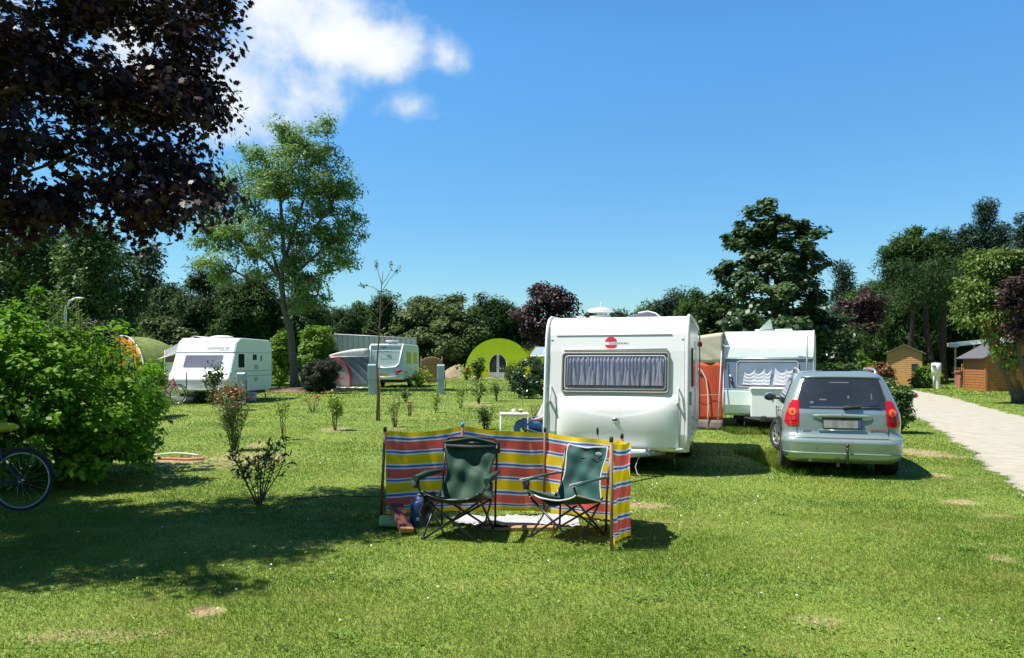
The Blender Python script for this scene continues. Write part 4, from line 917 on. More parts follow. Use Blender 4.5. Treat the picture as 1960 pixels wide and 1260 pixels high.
# ================================================================== domes
def lime_dome():
    Y = 75.; c = P(955, 0, Y); s = FP/Y; rx = 66/s; top = P(0, 648, Y).z
    t = thing('dome_house', 'lime green domed hut with an arched double glass door, beyond the rose bed', 'building', (c.x, Y, 0))
    dx, dw, dh = (953-955)/s, 34/s, 2.38
    out = [(rx*math.cos(a)*(1 if math.cos(a) > 0 else 1.0), top*math.sin(a)**.85 if math.sin(a) > 0 else 0) for a in [math.pi*k/40 for k in range(41)]]
    hole = [(dx+dw/2, 0), (dx+dw/2, dh*.62), (dx+dw*.42, dh*.8), (dx+dw*.27, dh*.94), (dx+dw*.12, dh), (dx-dw*.12, dh), (dx-dw*.27, dh*.94), (dx-dw*.42, dh*.8), (dx-dw/2, dh*.62), (dx-dw/2, 0)]
    ol = out+hole[::-1]; k = len(ol)
    vs = [(x, 0, z) for x, z in ol]+[(x, .35, z) for x, z in ol]
    bm = MB(); bm.add(vs, [list(range(k))[::-1], list(range(k, 2*k))]+[(i, (i+1) % k, k+(i+1) % k, k+i) for i in range(k)]); bm.build('facade', M['lime'], t)
    e = MB(); e.grid(lambda u, v: (rx*1.01*math.cos(math.pi*u)*math.cos(v*1.45), .3+5*math.sin(v*1.45), top*1.0*max(0, math.sin(math.pi*u))**.85*math.cos(v*1.45)), 40, 12); e.build('earth_roof', M['mossy'], t, fixn=False)
    d = MB()
    fo = [(x, z+.03) for x, z in hole]
    fr = MB().tube([(x, .08, z) for x, z in hole], .06, 6); frm = fr.build('door_frame', M['white2'], t)
    for s_ in (-1, 1):
        g = MB(); pl = [(dx+s_*.05, .55), (dx+s_*.05, dh-.05)]+[(x, z) for x, z in (hole[5:9] if s_ < 0 else hole[1:5][::-1])]+[(dx+s_*(dw/2-.05), .55)]
        g.add([(x, .12, z) for x, z in pl], [list(range(len(pl)))]); g.build('door_pane', M['glass'], frm, thick=.02)
        MB().box((dx+s_*(dw/4), .10, .28), (dw/2-.02, .05, .54)).build('door_panel', M['white2'], frm)
        MB().box((dx+s_*.07, .08, dh/2), (.10, .06, dh-.06)).build('door_stile', M['white2'], frm)
    MB().ball((dx-.08, .02, 1.05), (.05, .04, .08), 8, 6).build('door_handle', M['steel'], frm)
    # its neighbour, mostly hidden
    c2 = P(1030, 0, 79); t = thing('dome_house', 'second lime green hut, mostly hidden behind the laurel bush and big caravan', 'building', (c2.x, 79, 0))
    tp = P(0, 662, 79).z; r2 = 3.6
    ol = [(r2*math.cos(math.pi*k/30), tp*math.sin(math.pi*k/30)**.8) for k in range(31)]; k = len(ol)
    MB().add([(x, 0, z) for x, z in ol]+[(x, .35, z) for x, z in ol], [list(range(k))[::-1], list(range(k, 2*k))]+[(i, (i+1) % k, k+(i+1) % k, k+i) for i in range(k)]).build('facade', M['lime'], t)
    MB().grid(lambda u, v: (r2*math.cos(math.pi*u)*math.cos(v*1.45), .3+5*math.sin(v*1.45), tp*max(0, math.sin(math.pi*u))**.8*math.cos(v*1.45)), 30, 10).build('earth_roof', M['mossy'], t, fixn=False)
    # glassy canopy just left of the big caravan
    c3 = P(1036, 0, 50); s3 = FP/50; t = thing('garden_canopy', 'pale glazed canopy roof just showing left of the big caravan', 'canopy', (c3.x, 50, 0))
    z1, z0 = P(0, 664, 50).z, P(0, 682, 50).z
    MB().add([(-.75, -.5, z0), (1.8, -.5, z0), (1.8, 1.2, z1), (-.3, 1.2, z1)], [(0, 1, 2, 3)]).build('roof_sheet', mat('frosted_roof_sheet', (.30, .36, .44), .25, var=.06), t, thick=.03)
    MB().tube([(-.75, -.5, z0), (1.8, -.5, z0)], .05, 6).build('front_beam', M['white2'], t)
    for k in range(4): MB().tube([(-.75+.8*k, -.5, z0+.02), (-.3+.68*k, 1.2, z1+.02)], .025, 4).build('rafter', M['white2'], t)
    for x in (-.6, .2, 1.6): MB().tube([(x, -.4, 0), (x, -.4, z0)], .05, 6).build('post', M['grey'], t)
lime_dome()
def left_dome():
    Y = 46.; s = FP/Y; c = P(262, 0, Y); r = 100/s; top = P(0, 645, Y).z
    t = thing('dome_house', 'moss covered domed hut with an orange end wall, behind the leafy shrub on the left', 'building', (c.x, Y, 0), R(50))
    L_ = .9
    def cap(u, v):
        a = math.pi*u; b = v*math.pi/2; return (L_*0+r*math.sin(b), -r*math.cos(a)*math.cos(b), top*math.sin(a)**.8*math.cos(b)) if math.sin(a) > 0 else (r*math.sin(b), -r*math.cos(a)*math.cos(b), 0)
    m = MB(); m.grid(cap, 36, 14); m.grid(lambda u, v: (-L_*(1-v), -r*math.cos(math.pi*u), top*max(0, math.sin(math.pi*u))**.8), 36, 4); m.build('earth_roof', M['mossy'], t, fixn=False)
    MB().tube([(-L_, -r*1.01*math.cos(math.pi*u/30), top*1.01*max(0, math.sin(math.pi*u/30))**.8) for u in range(31)], .05, 6).build('rim', M['lgrey'], t)
    ol = [(-r*math.cos(math.pi*k/30), top*math.sin(math.pi*k/30)**.8 if 0 < k < 30 else 0) for k in range(31)]; k = len(ol)
    MB().add([(-L_+.02, y, z) for y, z in ol]+[(-L_-.1, y*.97, z*.97) for y, z in ol], [list(range(k)), list(range(k, 2*k))[::-1]]+[(i, k+i, k+(i+1) % k, (i+1) % k) for i in range(k)]).build('end_wall', M['orangewall'], t)
    MB().box((-L_-.13, -1.5, 1.0), (.04, .9, 1.9)).build('door', M['felt'], t)
left_dome()
# ================================================================== silver green estate-like hatchback
def car():
    t = thing('parked_car', 'silver green hatchback on the lawn seen from behind, with tow ball and red tail lamps', 'car', (4.66, 10.42, 0), -R(18)); t.scale = (.94, 1, 1)
    ZL = [.20, .26, .34, .50, .56, .585, .63, .80, .92, .975, 1.05, 1.20, 1.34, 1.42, 1.465, 1.495, 1.515]
    HW = [.78, .82, .845, .858, .855, .845, .838, .85, .838, .815, .795, .735, .675, .635, .585, .50, .20]
    YR = [.14, .06, .02, .00, .01, .045, .085, .10, .115, .14, .165, .235, .31, .36, .44, .62, 1.0]
    YF = [3.85, 3.95, 4.0, 4.02, 4.02, 4.0, 3.96, 3.85, 3.60, 3.15, 3.0, 2.72, 2.45, 2.30, 2.15, 1.95, 1.5]
    NE = 4.6
    hw = lambda z: float(np.interp(z, ZL, HW)); yr = lambda z: float(np.interp(z, ZL, YR)); yf = lambda z: float(np.interp(z, ZL, YF))
    ROUND = .42       # depth over which the rounded tail turns into the flanks
    def yrear(x, z, off=0):
        q = min(.9999, abs(x)/hw(z)); return yr(z)-off+ROUND*(1-(1-q**NE)**(1/NE))
    def xside(y, z, off=0):
        d = (y-yr(z))/ROUND; d2 = (yf(z)-y)/.7
        k = 1.0
        if d < 1: k = (1-min(.99, max(0, 1-d))**NE)**(1/NE)
        elif d2 < 1: k = (1-min(.97, max(0, 1-d2))**3.0)**(1/3.0)
        return hw(z)*k+off
    def ring(z):
        pts = []; nr = 28
        for i in range(nr+1):
            a = math.pi*i/nr; cx, sx = math.cos(a), math.sin(a); p = 2/NE
            pts.append((-hw(z)*abs(cx)**p*(1 if cx > 0 else -1), yr(z)+ROUND-ROUND*abs(sx)**p, z))
        for i in range(1, 16): f = i/16; pts.append((hw(z), yr(z)+ROUND+(yf(z)-.7-yr(z)-ROUND)*f, z))
        for i in range(nr+1):
            a = math.pi*i/nr; cx, sx = math.cos(a), math.sin(a); p = 2/3.0
            pts.append((hw(z)*abs(cx)**p*(1 if cx > 0 else -1), yf(z)-.7+.7*abs(sx)**p, z))
        for i in range(1, 16): f = i/16; pts.append((-hw(z), yf(z)-.7+(yr(z)+ROUND-yf(z)+.7)*f, z))
        return pts
    mb = MB(); zs = []
    for a, b in zip(ZL, ZL[1:]):
        m = max(1, int((b-a)/.03)); zs += [a+(b-a)*k/m for k in range(m)]
    zs.append(ZL[-1]); rings = [ring(z) for z in zs]; n = len(rings[0]); vs = [p for r in rings for p in r]
    fs = [(j*n+i, j*n+(i+1) % n, (j+1)*n+(i+1) % n, (j+1)*n+i) for j in range(len(rings)-1) for i in range(n)]
    fs += [list(range(n))[::-1], [(len(rings)-1)*n+i for i in range(n)]]
    mb.add(vs, fs, 0, True); body = mb.build('body', M['car'], t)
    # cut the wheel arches out of the solid body
    for y in (.72, 3.22):
        for s in (-1, 1):
            cu = MB().cyl((s*.60, y, .31), (s*1.1, y, .31), .355, 32).build('cutter', M['dark'])
            md = body.modifiers.new('b', 'BOOLEAN'); md.operation = 'DIFFERENCE'; md.object = cu; md.solver = 'EXACT'
            cu.parent = t
            dg = bpy.context.evaluated_depsgraph_get(); me = bpy.data.meshes.new_from_object(body.evaluated_get(dg))
            body.modifiers.clear(); body.data = me; bpy.data.objects.remove(cu)
    me.materials.clear(); me.materials.append(M['car'])
    for y in (.72, 3.22):
        for s in (-1, 1):
            MB().lathex([(s*.58, .01), (s*.58, .352), (s*.80, .352)], (0, y, .31), 28).build('wheel_arch', M['dark'], t, fixn=False)
            wheel(t, (s*.765, y, .30), .30, .19, s, R(24) if y > 3 else 0, 'wheel', 'alu', 7)
    def rp(fn, u0, v0, nx, nz, name, m, parent, off=.006): # panel on the tail: fn(u, v) gives (x, z)
        b = MB()
        def f(u, v): x, z = fn(u, v); return (x, yrear(x, z, off), z)
        return b.grid(f, nx, nz).build(name, m, parent, fixn=False)
    gw = lambda z: .70-(z-.975)*.40
    gl = rp(lambda u, v: ((2*u-1)*(.66-.125*v-.01*(1-v)), .972+.425*v), 0, 0, 30, 14, 'rear_window', M['glass'], t, .007)
    # things seen through it, kept just under the glass as faint shapes
    rp(lambda u, v: (-.45+.85*u, .985+.018*v), 0, 0, 12, 1, 'parcel_shelf_edge', mat('dim_grey_trim', (.10, .11, .115), .6), gl, .0085)
    for (x, z, w, h) in ((-.26, 1.10, .10, .02), (.10, 1.14, .03, .035), (-.42, 1.06, .05, .03), (.42, 1.15, .02, .08), (-.02, 1.345, .28, .012)):
        rp(lambda u, v: (x+w*(u-.5), z+h*(v-.5)), 0, 0, 3, 2, 'sticker', bpy.data.materials['dim_grey_trim'], gl, .0085)
    w = MB(); w.tube([(.02, yrear(.02, .985, .03), .99), (.12, yrear(.12, .99, .035), .995), (.26, yrear(.26, .99, .035), 1.0)], [.03, .022, .014], 8); w.tube([(.1, yrear(.1, 1.0, .03), 1.005), (.52, yrear(.52, 1.01, .03), 1.03)], .008, 6); w.build('rear_wiper', M['dark'], t)
    MB().box((0, yrear(0, 1.41, .004)+.01, 1.425), (.03, .03, .02)).build('washer_nozzle', M['dark'], t)
    # spoiler lip above the window
    MB().tube([((2*i/14-1)*.56, yrear((2*i/14-1)*.56, 1.415, .012), 1.415+.012*(1-(2*i/14-1)**2)) for i in range(15)], .014, 8).build('roof_spoiler', M['car'], t)
    # tail lamps
    for s in (-1, 1):
        def lf(u, v, s=s, a=0, b=1, c=0, d=1):
            v = c+(d-c)*v; u = a+(b-a)*u
            z = .715+.375*v; inn = .605+.012*(1-v); outw = min(hw(z)*.994, .825-.115*v**1.6); rn = 1-.30*max(0, .16-v)/.16-.10*max(0, v-.9)/.1
            return (s*(inn+(outw-inn)*u*rn), z+(.02*(1-u) if v < .1 else 0))
        tl = rp(lambda u, v: lf(u, v), 0, 0, 12, 20, 'tail_lamp', M['redlens'], t, .012)
        rp(lambda u, v: ((s*(.70+min(.055, .06)*math.cos(u*6.283)*v)), .925+.055*math.sin(u*6.283)*v), 0, 0, 24, 3, 'indicator_lens', M['orangelens'], tl, .020)
        rp(lambda u, v: ((s*(.70+.02*math.cos(u*6.283)*v)), .925+.02*math.sin(u*6.283)*v), 0, 0, 12, 2, 'lamp_bulb', M['redlens'], tl, .024)
        rp(lambda u, v: lf(.2+.6*u, .22+.17*v), 0, 0, 6, 4, 'lower_lens', M['darklens'] if s > 0 else M['redlens'], tl, .018)
        # side of tailgate shut line
        b = MB(); b.tube([(s*.635, yrear(.635, z, .002), z) for z in (.725, .68, .64, .60)], .0045, 5); b.build('shut_line', M['dark'], t)
    # tailgate handle bar, plate recess, plate
    def hb(u, v):
        x = -.42+.84*u; z = .905-.018*(2*u-1)**2-.065*v*(1-.35*abs(2*u-1)**3); return (x, yrear(x, z, .012+.030*math.sin(math.pi*min(1, .15+v*.9))*(1-abs(2*u-1)**6)), z)
    MB().grid(hb, 30, 8).build('tailgate_handle', M['car'], t, fixn=False)
    sh = MB(); sh.tube([(-.28, yrear(.28, .835, .012), .836), (.28, yrear(.28, .835, .012), .836)], .010, 6); sh.build('handle_shadow_gap', M['dark'], t)
    # three diamonds
    for s in (-1, 1): MB().tube([(s*x, yrear(x, z, .003), z) for x, z in ((.655, .985), (.632, 1.09), (.585, 1.25), (.535, 1.405), (.50, 1.43))], .004, 5).build('shut_line', M['dark'], t)
    em = MB(); zc = .878
    for k in range(3):
        a = R(90+120*k); d = Vector((math.cos(a), math.sin(a))); q = Vector((-d.y, d.x)); L0 = .034
        pts = [Vector((0, 0)), d*L0*.5+q*L0*.29, d*L0, d*L0*.5-q*L0*.29]
        em.add([(p.x, yrear(0, zc, .052), zc+p.y) for p in pts]+[(p.x, yrear(0, zc, .030), zc+p.y) for p in pts], [(3, 2, 1, 0), (4, 5, 6, 7)]+[(i, (i+1) % 4, 4+(i+1) % 4, 4+i) for i in range(4)])
    em.build('emblem', M['chrome'], t)
    y0 = yrear(0, .76, .016); nm = MB(); nm.box((0, y0, .757), (.545, .016, .125)); pf = nm.build('plate_frame', M['dark'], t, bevel=.005)
    nm = MB(); nm.box((-.02, y0-.010, .757), (.475, .006, .105)); nm.build('number_plate', M['plate'], pf)
    nm = MB(); nm.box((.243, y0-.010, .757), (.045, .006, .105)); nm.build('plate_band', M['plate_b'], pf)
    MB().tube([(-.33, yrear(.33, .675, .012), .672), (0, yrear(0, .67, .014), .668), (.33, yrear(.33, .675, .012), .672)], .0075, 6).build('crease_moulding', M['car'], t)
    text_part('lettering', 'GDI', .05, M['grey'], t, (-.50, yrear(.50, .67, .006), .668), (R(87), 0, -R(4)), sx=1.4)
    text_part('lettering', 'SPACE STAR', .034, M['redlens'], t, (.50, yrear(.50, .68, .004), .682), (R(87), 0, R(5)), sx=1.25)
    # bumper: ledge and strakes wrapped round the tail
    def bm_(u, v, z0, z1, o0, o1, xw=.99):
        z = z0+(z1-z0)*v; x = (2*u-1)*hw(z)*xw; return (x, yrear(x, z, o0+(o1-o0)*v), z)
    b = MB(); prof = [(.225, .0), (.25, .02), (.29, .03), (.335, .034), (.345, .045), (.36, .034), (.42, .036), (.50, .036), (.525, .033), (.545, .012), (.548, -.01)]
    for k in range(len(prof)-1):
        (z0, o0), (z1, o1) = prof[k], prof[k+1]; b.grid(lambda u, v: bm_(u, v, z0, z1, o0, o1), 60, 2, smooth=True)
    b.build('rear_bumper', M['car'], t, fixn=False)
    for s in (-1, 1):
        b = MB(); b.grid(lambda u, v: (s*(.66+.178*u), yrear(.66+.178*u, .55+.052*v, .018*(1-v)), .545+.055*v), 12, 6); b.build('bumper_corner', M['car'], t, fixn=False)
    MB().tube([(-.36, yrear(.36, .41, .038), .44), (-.365, yrear(.365, .38, .038), .40)], .004, 5).build('bumper_scratch', M['dark'], t)
    MB().tube([((2*i/20-1)*.63, yrear((2*i/20-1)*.63, .565, .002), .562) for i in range(21)], .006, 5).build('tailgate_gap', M['dark'], t)
    tb = MB(); tb.tube([(.06, .12, .22), (.06, -.02, .22), (.06, -.07, .27), (.06, -.065, .40), (.06, -.06, .445)], [.022, .022, .018, .016, .015], 10); tb.ball((.06, -.06, .47), .027, 14, 8); tb.build('tow_bar', M['towiron'], t)
    MB().box((-.06, .02, .19), (.05, .04, .07)).build('tow_socket', M['dark'], t, bevel=.01)
    MB().cyl((-.45, .05, .235), (-.45, .25, .235), .025, 10).build('exhaust', M['steel'], t)
    u = MB(); u.box((0, 2.0, .24), (1.2, 3.4, .10)); u.build('underbody', M['dark'], t)
    # side glass, pillars, handles
    def sp(y0, y1, z0, z1, name, m, off, s, top=None, parent=t):
        b = MB(); return b.grid(lambda u, v: ((lambda y, z: (s*xside(y, z, off), y, z))(y0+(y1-y0)*u+(top[0]*(1-u)+top[1]*u)*v if top else y0+(y1-y0)*u, z0+(z1-z0)*v)), 14, 10).build(name, m, parent, fixn=False)
    for s in (-1, 1):
        sp(.62, 1.02, 1.0, 1.36, 'quarter_window', M['glass'], .013, s, (.16, .04)); sp(1.08, 1.90, .985, 1.385, 'rear_door_window', M['glass'], .013, s, (.03, .0)); sp(1.97, 2.95, .985, 1.385, 'front_door_window', M['glass'], .013, s, (.0, -.70))
        for y in (1.04, 1.93, 2.93): MB().tube([(s*xside(y, z, .002), y, z) for z in (.35, .6, .8, .95)], .004, 5).build('shut_line', M['dark'], t)
        for y in (1.2, 2.08): MB().tube([(s*xside(y, .87, .02), y, .87), (s*xside(y+.18, .87, .03), y+.09, .87), (s*xside(y+.18, .87, .02), y+.18, .87)], .012, 6).build('door_handle', M['dark'], t)
        MB().tube([(s*xside(y, .5, .008), y, .50) for y in (1.15, 1.6, 2.1, 2.8)], .022, 6).build('rubbing_strip', M['dark'], t)
        MB().tube([(s*.56, .75, 1.445), (s*.565, .80, 1.50), (s*.575, .98, 1.525), (s*.58, 1.5, 1.54), (s*.575, 2.0, 1.525), (s*.57, 2.15, 1.47)], [.022, .02, .018, .018, .018, .02], 8).build('roof_rail', M['steel'] if s > 0 else M['grey'], t)
        m = MB(); m.ball((s*.965, 2.88, 1.015), (.115, .055, .075), 18, 10); mi = m.build('wing_mirror', M['bluegrey'], t)
        m = MB(); m.ball((s*.965, 2.842, 1.015), (.098, .022, .060), 16, 8); m.build('mirror_glass', M['glass'], mi)
        MB().tube([(s*.80, 2.88, .985), (s*.88, 2.88, .99)], .025, 6).build('mirror_arm', M['dark'], mi)
    MB().grid(lambda u, v: ((2*u-1)*.60, 2.98-.62*v, .99+.44*v), 6, 6).build('windscreen', M['glass'], t, fixn=False)
car()

# ================================================================== folding chairs
def chair_frame(t, wf, df, zs, hb, feet=True):
    """cross braced quad frame: front at -y. wf half width, df half depth, zs seat height"""
    leg = lambda a, b, r=.0105: MB().tube([a, b], r, 8).build('leg', M['black'], t)
    FL, FR, BL, BR = (-wf, -df, .0), (wf, -df, .0), (-wf, df, .0), (wf, df, .0)
    leg(FL, (wf*.92, -df*.9, zs-.03)); leg((wf, -df-.004, 0), (-wf*.92, -df*.93, zs-.03))
    leg(BL, (wf*.9, df*.8, zs-.08)); leg((wf, df+.004, 0), (-wf*.9, df*.85, zs-.08))
    for s in (-1, 1):
        leg((s*wf*1.01, -df, 0), (s*wf*.98, df*.9, zs-.02)); leg((s*wf*.99, df, 0), (s*wf, -df*.95, zs+.0))
        MB().tube([(s*wf, df+.03, .0), (s*wf, df+.05, zs), (s*(wf-.005), df+.13, hb-.03)], .011, 8).build('back_post', M['black'], t)
    for (x, y, _) in (FL, FR, BL, BR): MB().cyl((x, y, .0), (x, y, .025), .018, 8).build('foot', M['dark'], t)
def sling(t, wf, df, zs, hb, m, wave, waist, name='seat', piping=None, seed=0, topw=1.0, wrinkle=.012):
    rng = random.Random(seed)
    def wid(s):   # half width along the sling: 0 front lip .. 1 top of back
        if s < .42: return wf*(1.02-.02*s)
        q = (s-.42)/.58; return wf*(1-waist*math.sin(math.pi*min(1, q*1.15+.02))**1.2)*(1-(1-topw)*q)
    def f(u, v):
        a = 2*u-1
        if v < .42:
            q = v/.42; y = -df-.03+(2*df-.02)*q; z = zs+.02-.09*q-.055*(1-a*a)*(.5+.5*math.sin(math.pi*q)); z += .045*abs(a)**3*(1-q)
        else:
            q = (v-.42)/.58; y = df-.05+.19*q+.05*(1-a*a)*math.sin(math.pi*q); z = zs-.07+(hb-zs+.07)*q-.055*(1-a*a)*max(0, 1-q*3)-.02*(1-a*a)*q**6
        w = wid(v)
        wr = wrinkle*(math.sin(a*3.1+v*17+seed)*.5+math.sin(a*7-v*11+seed*2)*.3+math.sin(a*2+v*31)*.25)*(1-a**4)
        return (a*w, y-wr, z+wr*.4)
    o = MB().grid(f, 36, 60).build(name, m, t, thick=.008, fixn=False)
    if piping:
        for a in (0, 1): MB().tube([f(a, k/40) for k in range(41)], .0075, 6).build('edge_piping', piping, o)
        MB().tube([f(k/20, 0) for k in range(21)], .0075, 6).build('edge_piping', piping, o); MB().tube([f(k/20, 1) for k in range(21)], .0075, 6).build('edge_piping', piping, o)
    return o, f
def chair_one():
    t = thing('folding_chair', 'wide dark green folding camp chair with hooded back, left of the two before the windbreak', 'camp chair', (-.50, 7.03, 0), -R(14), 'camp chairs by the windbreak')
    wf, df, zs, hb = .275, .25, .39, .86
    chair_frame(t, wf, df, zs, hb)
    st, f = sling(t, .275, .25, .39, .85, M['green1'], .02, .20, seed=3, wrinkle=.036, piping=M['black'])
    # hood over the top of the back and a roll of folded cloth
    MB().grid(lambda u, v: ((2*u-1)*(.285+.0*v), df+.12+.035*math.sin(v*math.pi), .79+.085*v-.035*(2*u-1)**4*v-.012*math.sin(u*9)), 24, 8).build('hood', M['green1'], st, thick=.012, fixn=False)
    MB().tube([(-.285, df+.13, .74), (-.284, df+.14, .84), (-.23, df+.14, .883), (0, df+.14, .893), (.23, df+.14, .883), (.284, df+.14, .84), (.285, df+.13, .74)], .014, 8).build('hood_edge', M['dark'], st)
    MB().tube([(-.26, df+.095, .805), (0, df+.11, .795), (.26, df+.095, .805)], [.016, .02, .016], 8).build('hood_fold', M['dark'], st)
    for s in (-1, 1):
        a = MB(); a.tube([(s*.285, df+.08, .555), (s*.33, 0, .57), (s*.345, -df-.02, .565)], [.02, .034, .03], 8); ar = a.build('armrest', M['green1'], t)
        ar.scale = (1, 1, 1)
        MB().tube([(s*.345, -df+.02, .555), (s*.31, -df-.0, .47), (s*.27, -df+.0, .40)], .0105, 8).build('arm_post', M['black'], t)
        cp = MB(); cp.lathez([(.036, -.075), (.040, 0), (.036, .0), (.032, -.07), (.001, -.07)], (s*.355, -df+.02, .55), 14); cp.build('cup_holder', M['dark'], t, fixn=False)
    MB().grid(lambda u, v: (-.285+.02*math.sin(v*7), -df+.0+.30*u, .39-.21*v*(1-.35*u)), 8, 6).build('side_pocket', M['dark'], t, thick=.02, fixn=False)
    MB().tube([(-.25, -df+.02, .385), (0, -df+.03, .345), (.25, -df+.02, .385)], [.012, .02, .012], 8).build('seat_underside', M['dark'], t)
chair_one()
def chair_two():
    t = thing('folding_chair', 'narrow teal green folding camp chair with pale piping and oval badge, before the windbreak', 'camp chair', (.52, 6.98, 0), -R(36), 'camp chairs by the windbreak')
    chair_frame(t, .26, .25, .38, .81)
    st, f = sling(t, .262, .25, .39, .82, M['green2'], .02, .17, seed=8, piping=M['piping'], topw=.84, wrinkle=.03)
    for s in (-1, 1):
        MB().grid(lambda u, v: (s*(.27+.0*u)+(v-.5)*.055, df_+.06-.60*u, .545+.012*math.sin(u*3)-.008*abs(v-.5)), 10, 3).build('armrest', M['green2'], t, thick=.012, fixn=False)
        MB().tube([(s*.27-.028*1, df_+.05, .55), (s*.27-.028, -df_-.10, .552)], .006, 6).build('arm_piping', M['piping'], t)
        MB().tube([(s*.27, -df_-.08, .54), (s*.265, -df_-.02, .46), (s*.255, -df_+.0, .39)], .0105, 8).build('arm_post', M['black'], t)
    cp = MB(); cp.lathez([(.028, -.07), (.036, 0), (.03, 0), (.022, -.065), (.001, -.065)], (-.27, -df_-.04, .53), 12); cp.build('cup_holder', M['dark'], t, fixn=False)
    c = Vector(f(.80, .93)); b = MB(); b.grid(lambda u, v: (c.x+.034*math.cos(u*6.283)*v, c.y-.020, c.z+.017*math.sin(u*6.283)*v), 20, 2); b.build('oval_badge', M['piping'], st, fixn=False)
    b = MB(); b.grid(lambda u, v: (c.x+.026*math.cos(u*6.283)*v, c.y-.0235, c.z+.010*math.sin(u*6.283)*v), 20, 2); b.build('badge_field', M['grey'], st, fixn=False)
    MB().tube([f(0.02, .86), f(.5, .86), f(.98, .86)], .004, 5).build('stitched_seam', M['dark'], st)
    MB().grid(lambda u, v: ((2*u-1)*.12, -df_-.0+.05*v, .375-.055*math.sin(math.pi*u)*(1-v)), 10, 4).build('seat_underside', M['dark'], t, thick=.01, fixn=False)
df_ = .25
chair_two()

# ================================================================== windbreak
def windbreak():
    t = thing('windbreak', 'long beach windbreak striped yellow, coral, white and blue, behind the two camp chairs', 'windbreak', (-.2, 7.5, 0))
    o = Vector((-.2, 7.5, 0))
    pts = [(P(739, 0, 7.62).x, 7.62, .93, .075), (P(884, 0, 7.78).x, 7.78, .97, .073), (P(1041, 0, 8.02).x, 8.02, .88, .02), (P(1188, 0, 7.5).x, 7.5, .85, .02), (P(1205, 0, 6.88).x, 6.88, .895, .03), (P(1173, 0, 6.48).x, 6.46, .935, .05)]
    fr = [0, .050, .070, .094, .112, .224, .240, .264, .282, .398, .414, .438, .459, .571, .586, .608, .622, .745, .760, .786, .806, .908, .922, .937, .949, 1.0]
    mi_seq = []
    big = [0, 1, 0, 1, 0, 1, 0]
    q = 0
    # yellow, (w b w), coral, (w b w), ...
    fr = [0]; mi = []
    edges = [(.0, .055, 0), (.055, .115, 's'), (.115, .225, 1), (.225, .28, 's'), (.28, .398, 0), (.398, .458, 's'), (.458, .572, 1), (.572, .622, 's'), (.622, .745, 0), (.745, .806, 's'), (.806, .908, 1), (.908, .949, 's'), (.949, 1.0, 0)]
    for a, b, k in edges:
        if k == 's':
            d = b-a; fr += [a+d*.28, a+d*.72, b]; mi += [2, 3, 2]
        else:
            fr += [a+(b-a)*.5, b]; mi += [k, k]
    mats = [M['s_yellow'], M['s_rose'], M['s_white'], M['s_blue']]
    for k in range(len(pts)-1):
        A, B = pts[k], pts[k+1]; nu = 22; ln = math.hypot(B[0]-A[0], B[1]-A[1])
        m = MB(); sag = [.035, .02, .015, .01, .02][k]; blow = [.04, .03, -.03, -.05, -.03][k]
        nx, ny_ = -(B[1]-A[1])/ln, (B[0]-A[0])/ln
        vs = []
        for j, fz in enumerate(fr):
            for i in range(nu+1):
                u = i/nu; x = A[0]+(B[0]-A[0])*u; y = A[1]+(B[1]-A[1])*u; zt = A[2]+(B[2]-A[2])*u-sag*math.sin(math.pi*u); zb = A[3]+(B[3]-A[3])*u+.01*math.sin(math.pi*u)
                w = blow*math.sin(math.pi*u)*(.4+.6*math.sin(math.pi*fz))+.011*math.sin(u*17+fz*5+k)+.007*math.sin(u*37-fz*11)+.010*math.sin(u*9-fz*14+2*k)*(1-fz)
                vs.append((x+nx*w-o.x, y+ny_*w-o.y, zt+(zb-zt)*fz+.003*math.sin(u*13+fz*3)))
        for j in range(len(fr)-1):
            for i in range(nu):
                a = j*(nu+1)+i; m.f.append([a, a+1, a+nu+2, a+nu+1]); m.mi.append(mi[j]); m.sm.append(True)
        m.v = vs; m.build('cloth_panel', mats, t, fixn=False)
    poles = [((P(728, 0, 7.62).x, 7.63, -.05), (P(739, 0, 7.62).x-.006, 7.60, .965), 'pole', 'dark'), ((P(878, 0, 7.75).x, 7.80, -.05), (P(886, 0, 7.75).x, 7.74, 1.0), 'pole', 'cap'), ((P(1041, 0, 8.0).x, 7.99, -.05), (P(1043, 0, 8.0).x, 7.99, .925), 'pole', 'dark'),
             ((P(1189, 0, 7.5).x, 7.5, -.05), (P(1190, 0, 7.5).x, 7.48, .91), 'pole', 'dark'), ((P(1171, 0, 6.43).x, 6.43, -.03), (P(1170, 0, 6.43).x, 6.43, .985), 'pole_l', 'dark')]
    for a, b, mm, cp in poles:
        a = Vector(a)-o; b = Vector(b)-o; pl = MB().tube([a, b], .0155, 10).build('pole', M[mm], t)
        MB().cyl(b-unit(b-a)*.035, b+unit(b-a)*.01, .0175, 10).build('pole_cap', M['dark'] if cp == 'dark' else mat('bright_blue_cap', (.02, .28, .62), .4), pl)
    a = Vector((P(1146, 0, 7.95).x, 7.95, .5))-o; b = Vector((P(1143, 0, 7.6).x, 7.6, .94))-o
    st = thing('thin_stake', 'thin dark stake with flattened tip sticking up behind the windbreak before the big caravan', 'stake', (a.x+o.x, 7.95, 0))
    MB().tube([(0, 0, -.03), (-.005, 0, .86)], .006, 6).build('shaft', M['black'], st); MB().ball((-.012, 0, .90), (.014, .008, .045), 8, 6).build('tip', M['black'], st)
windbreak()

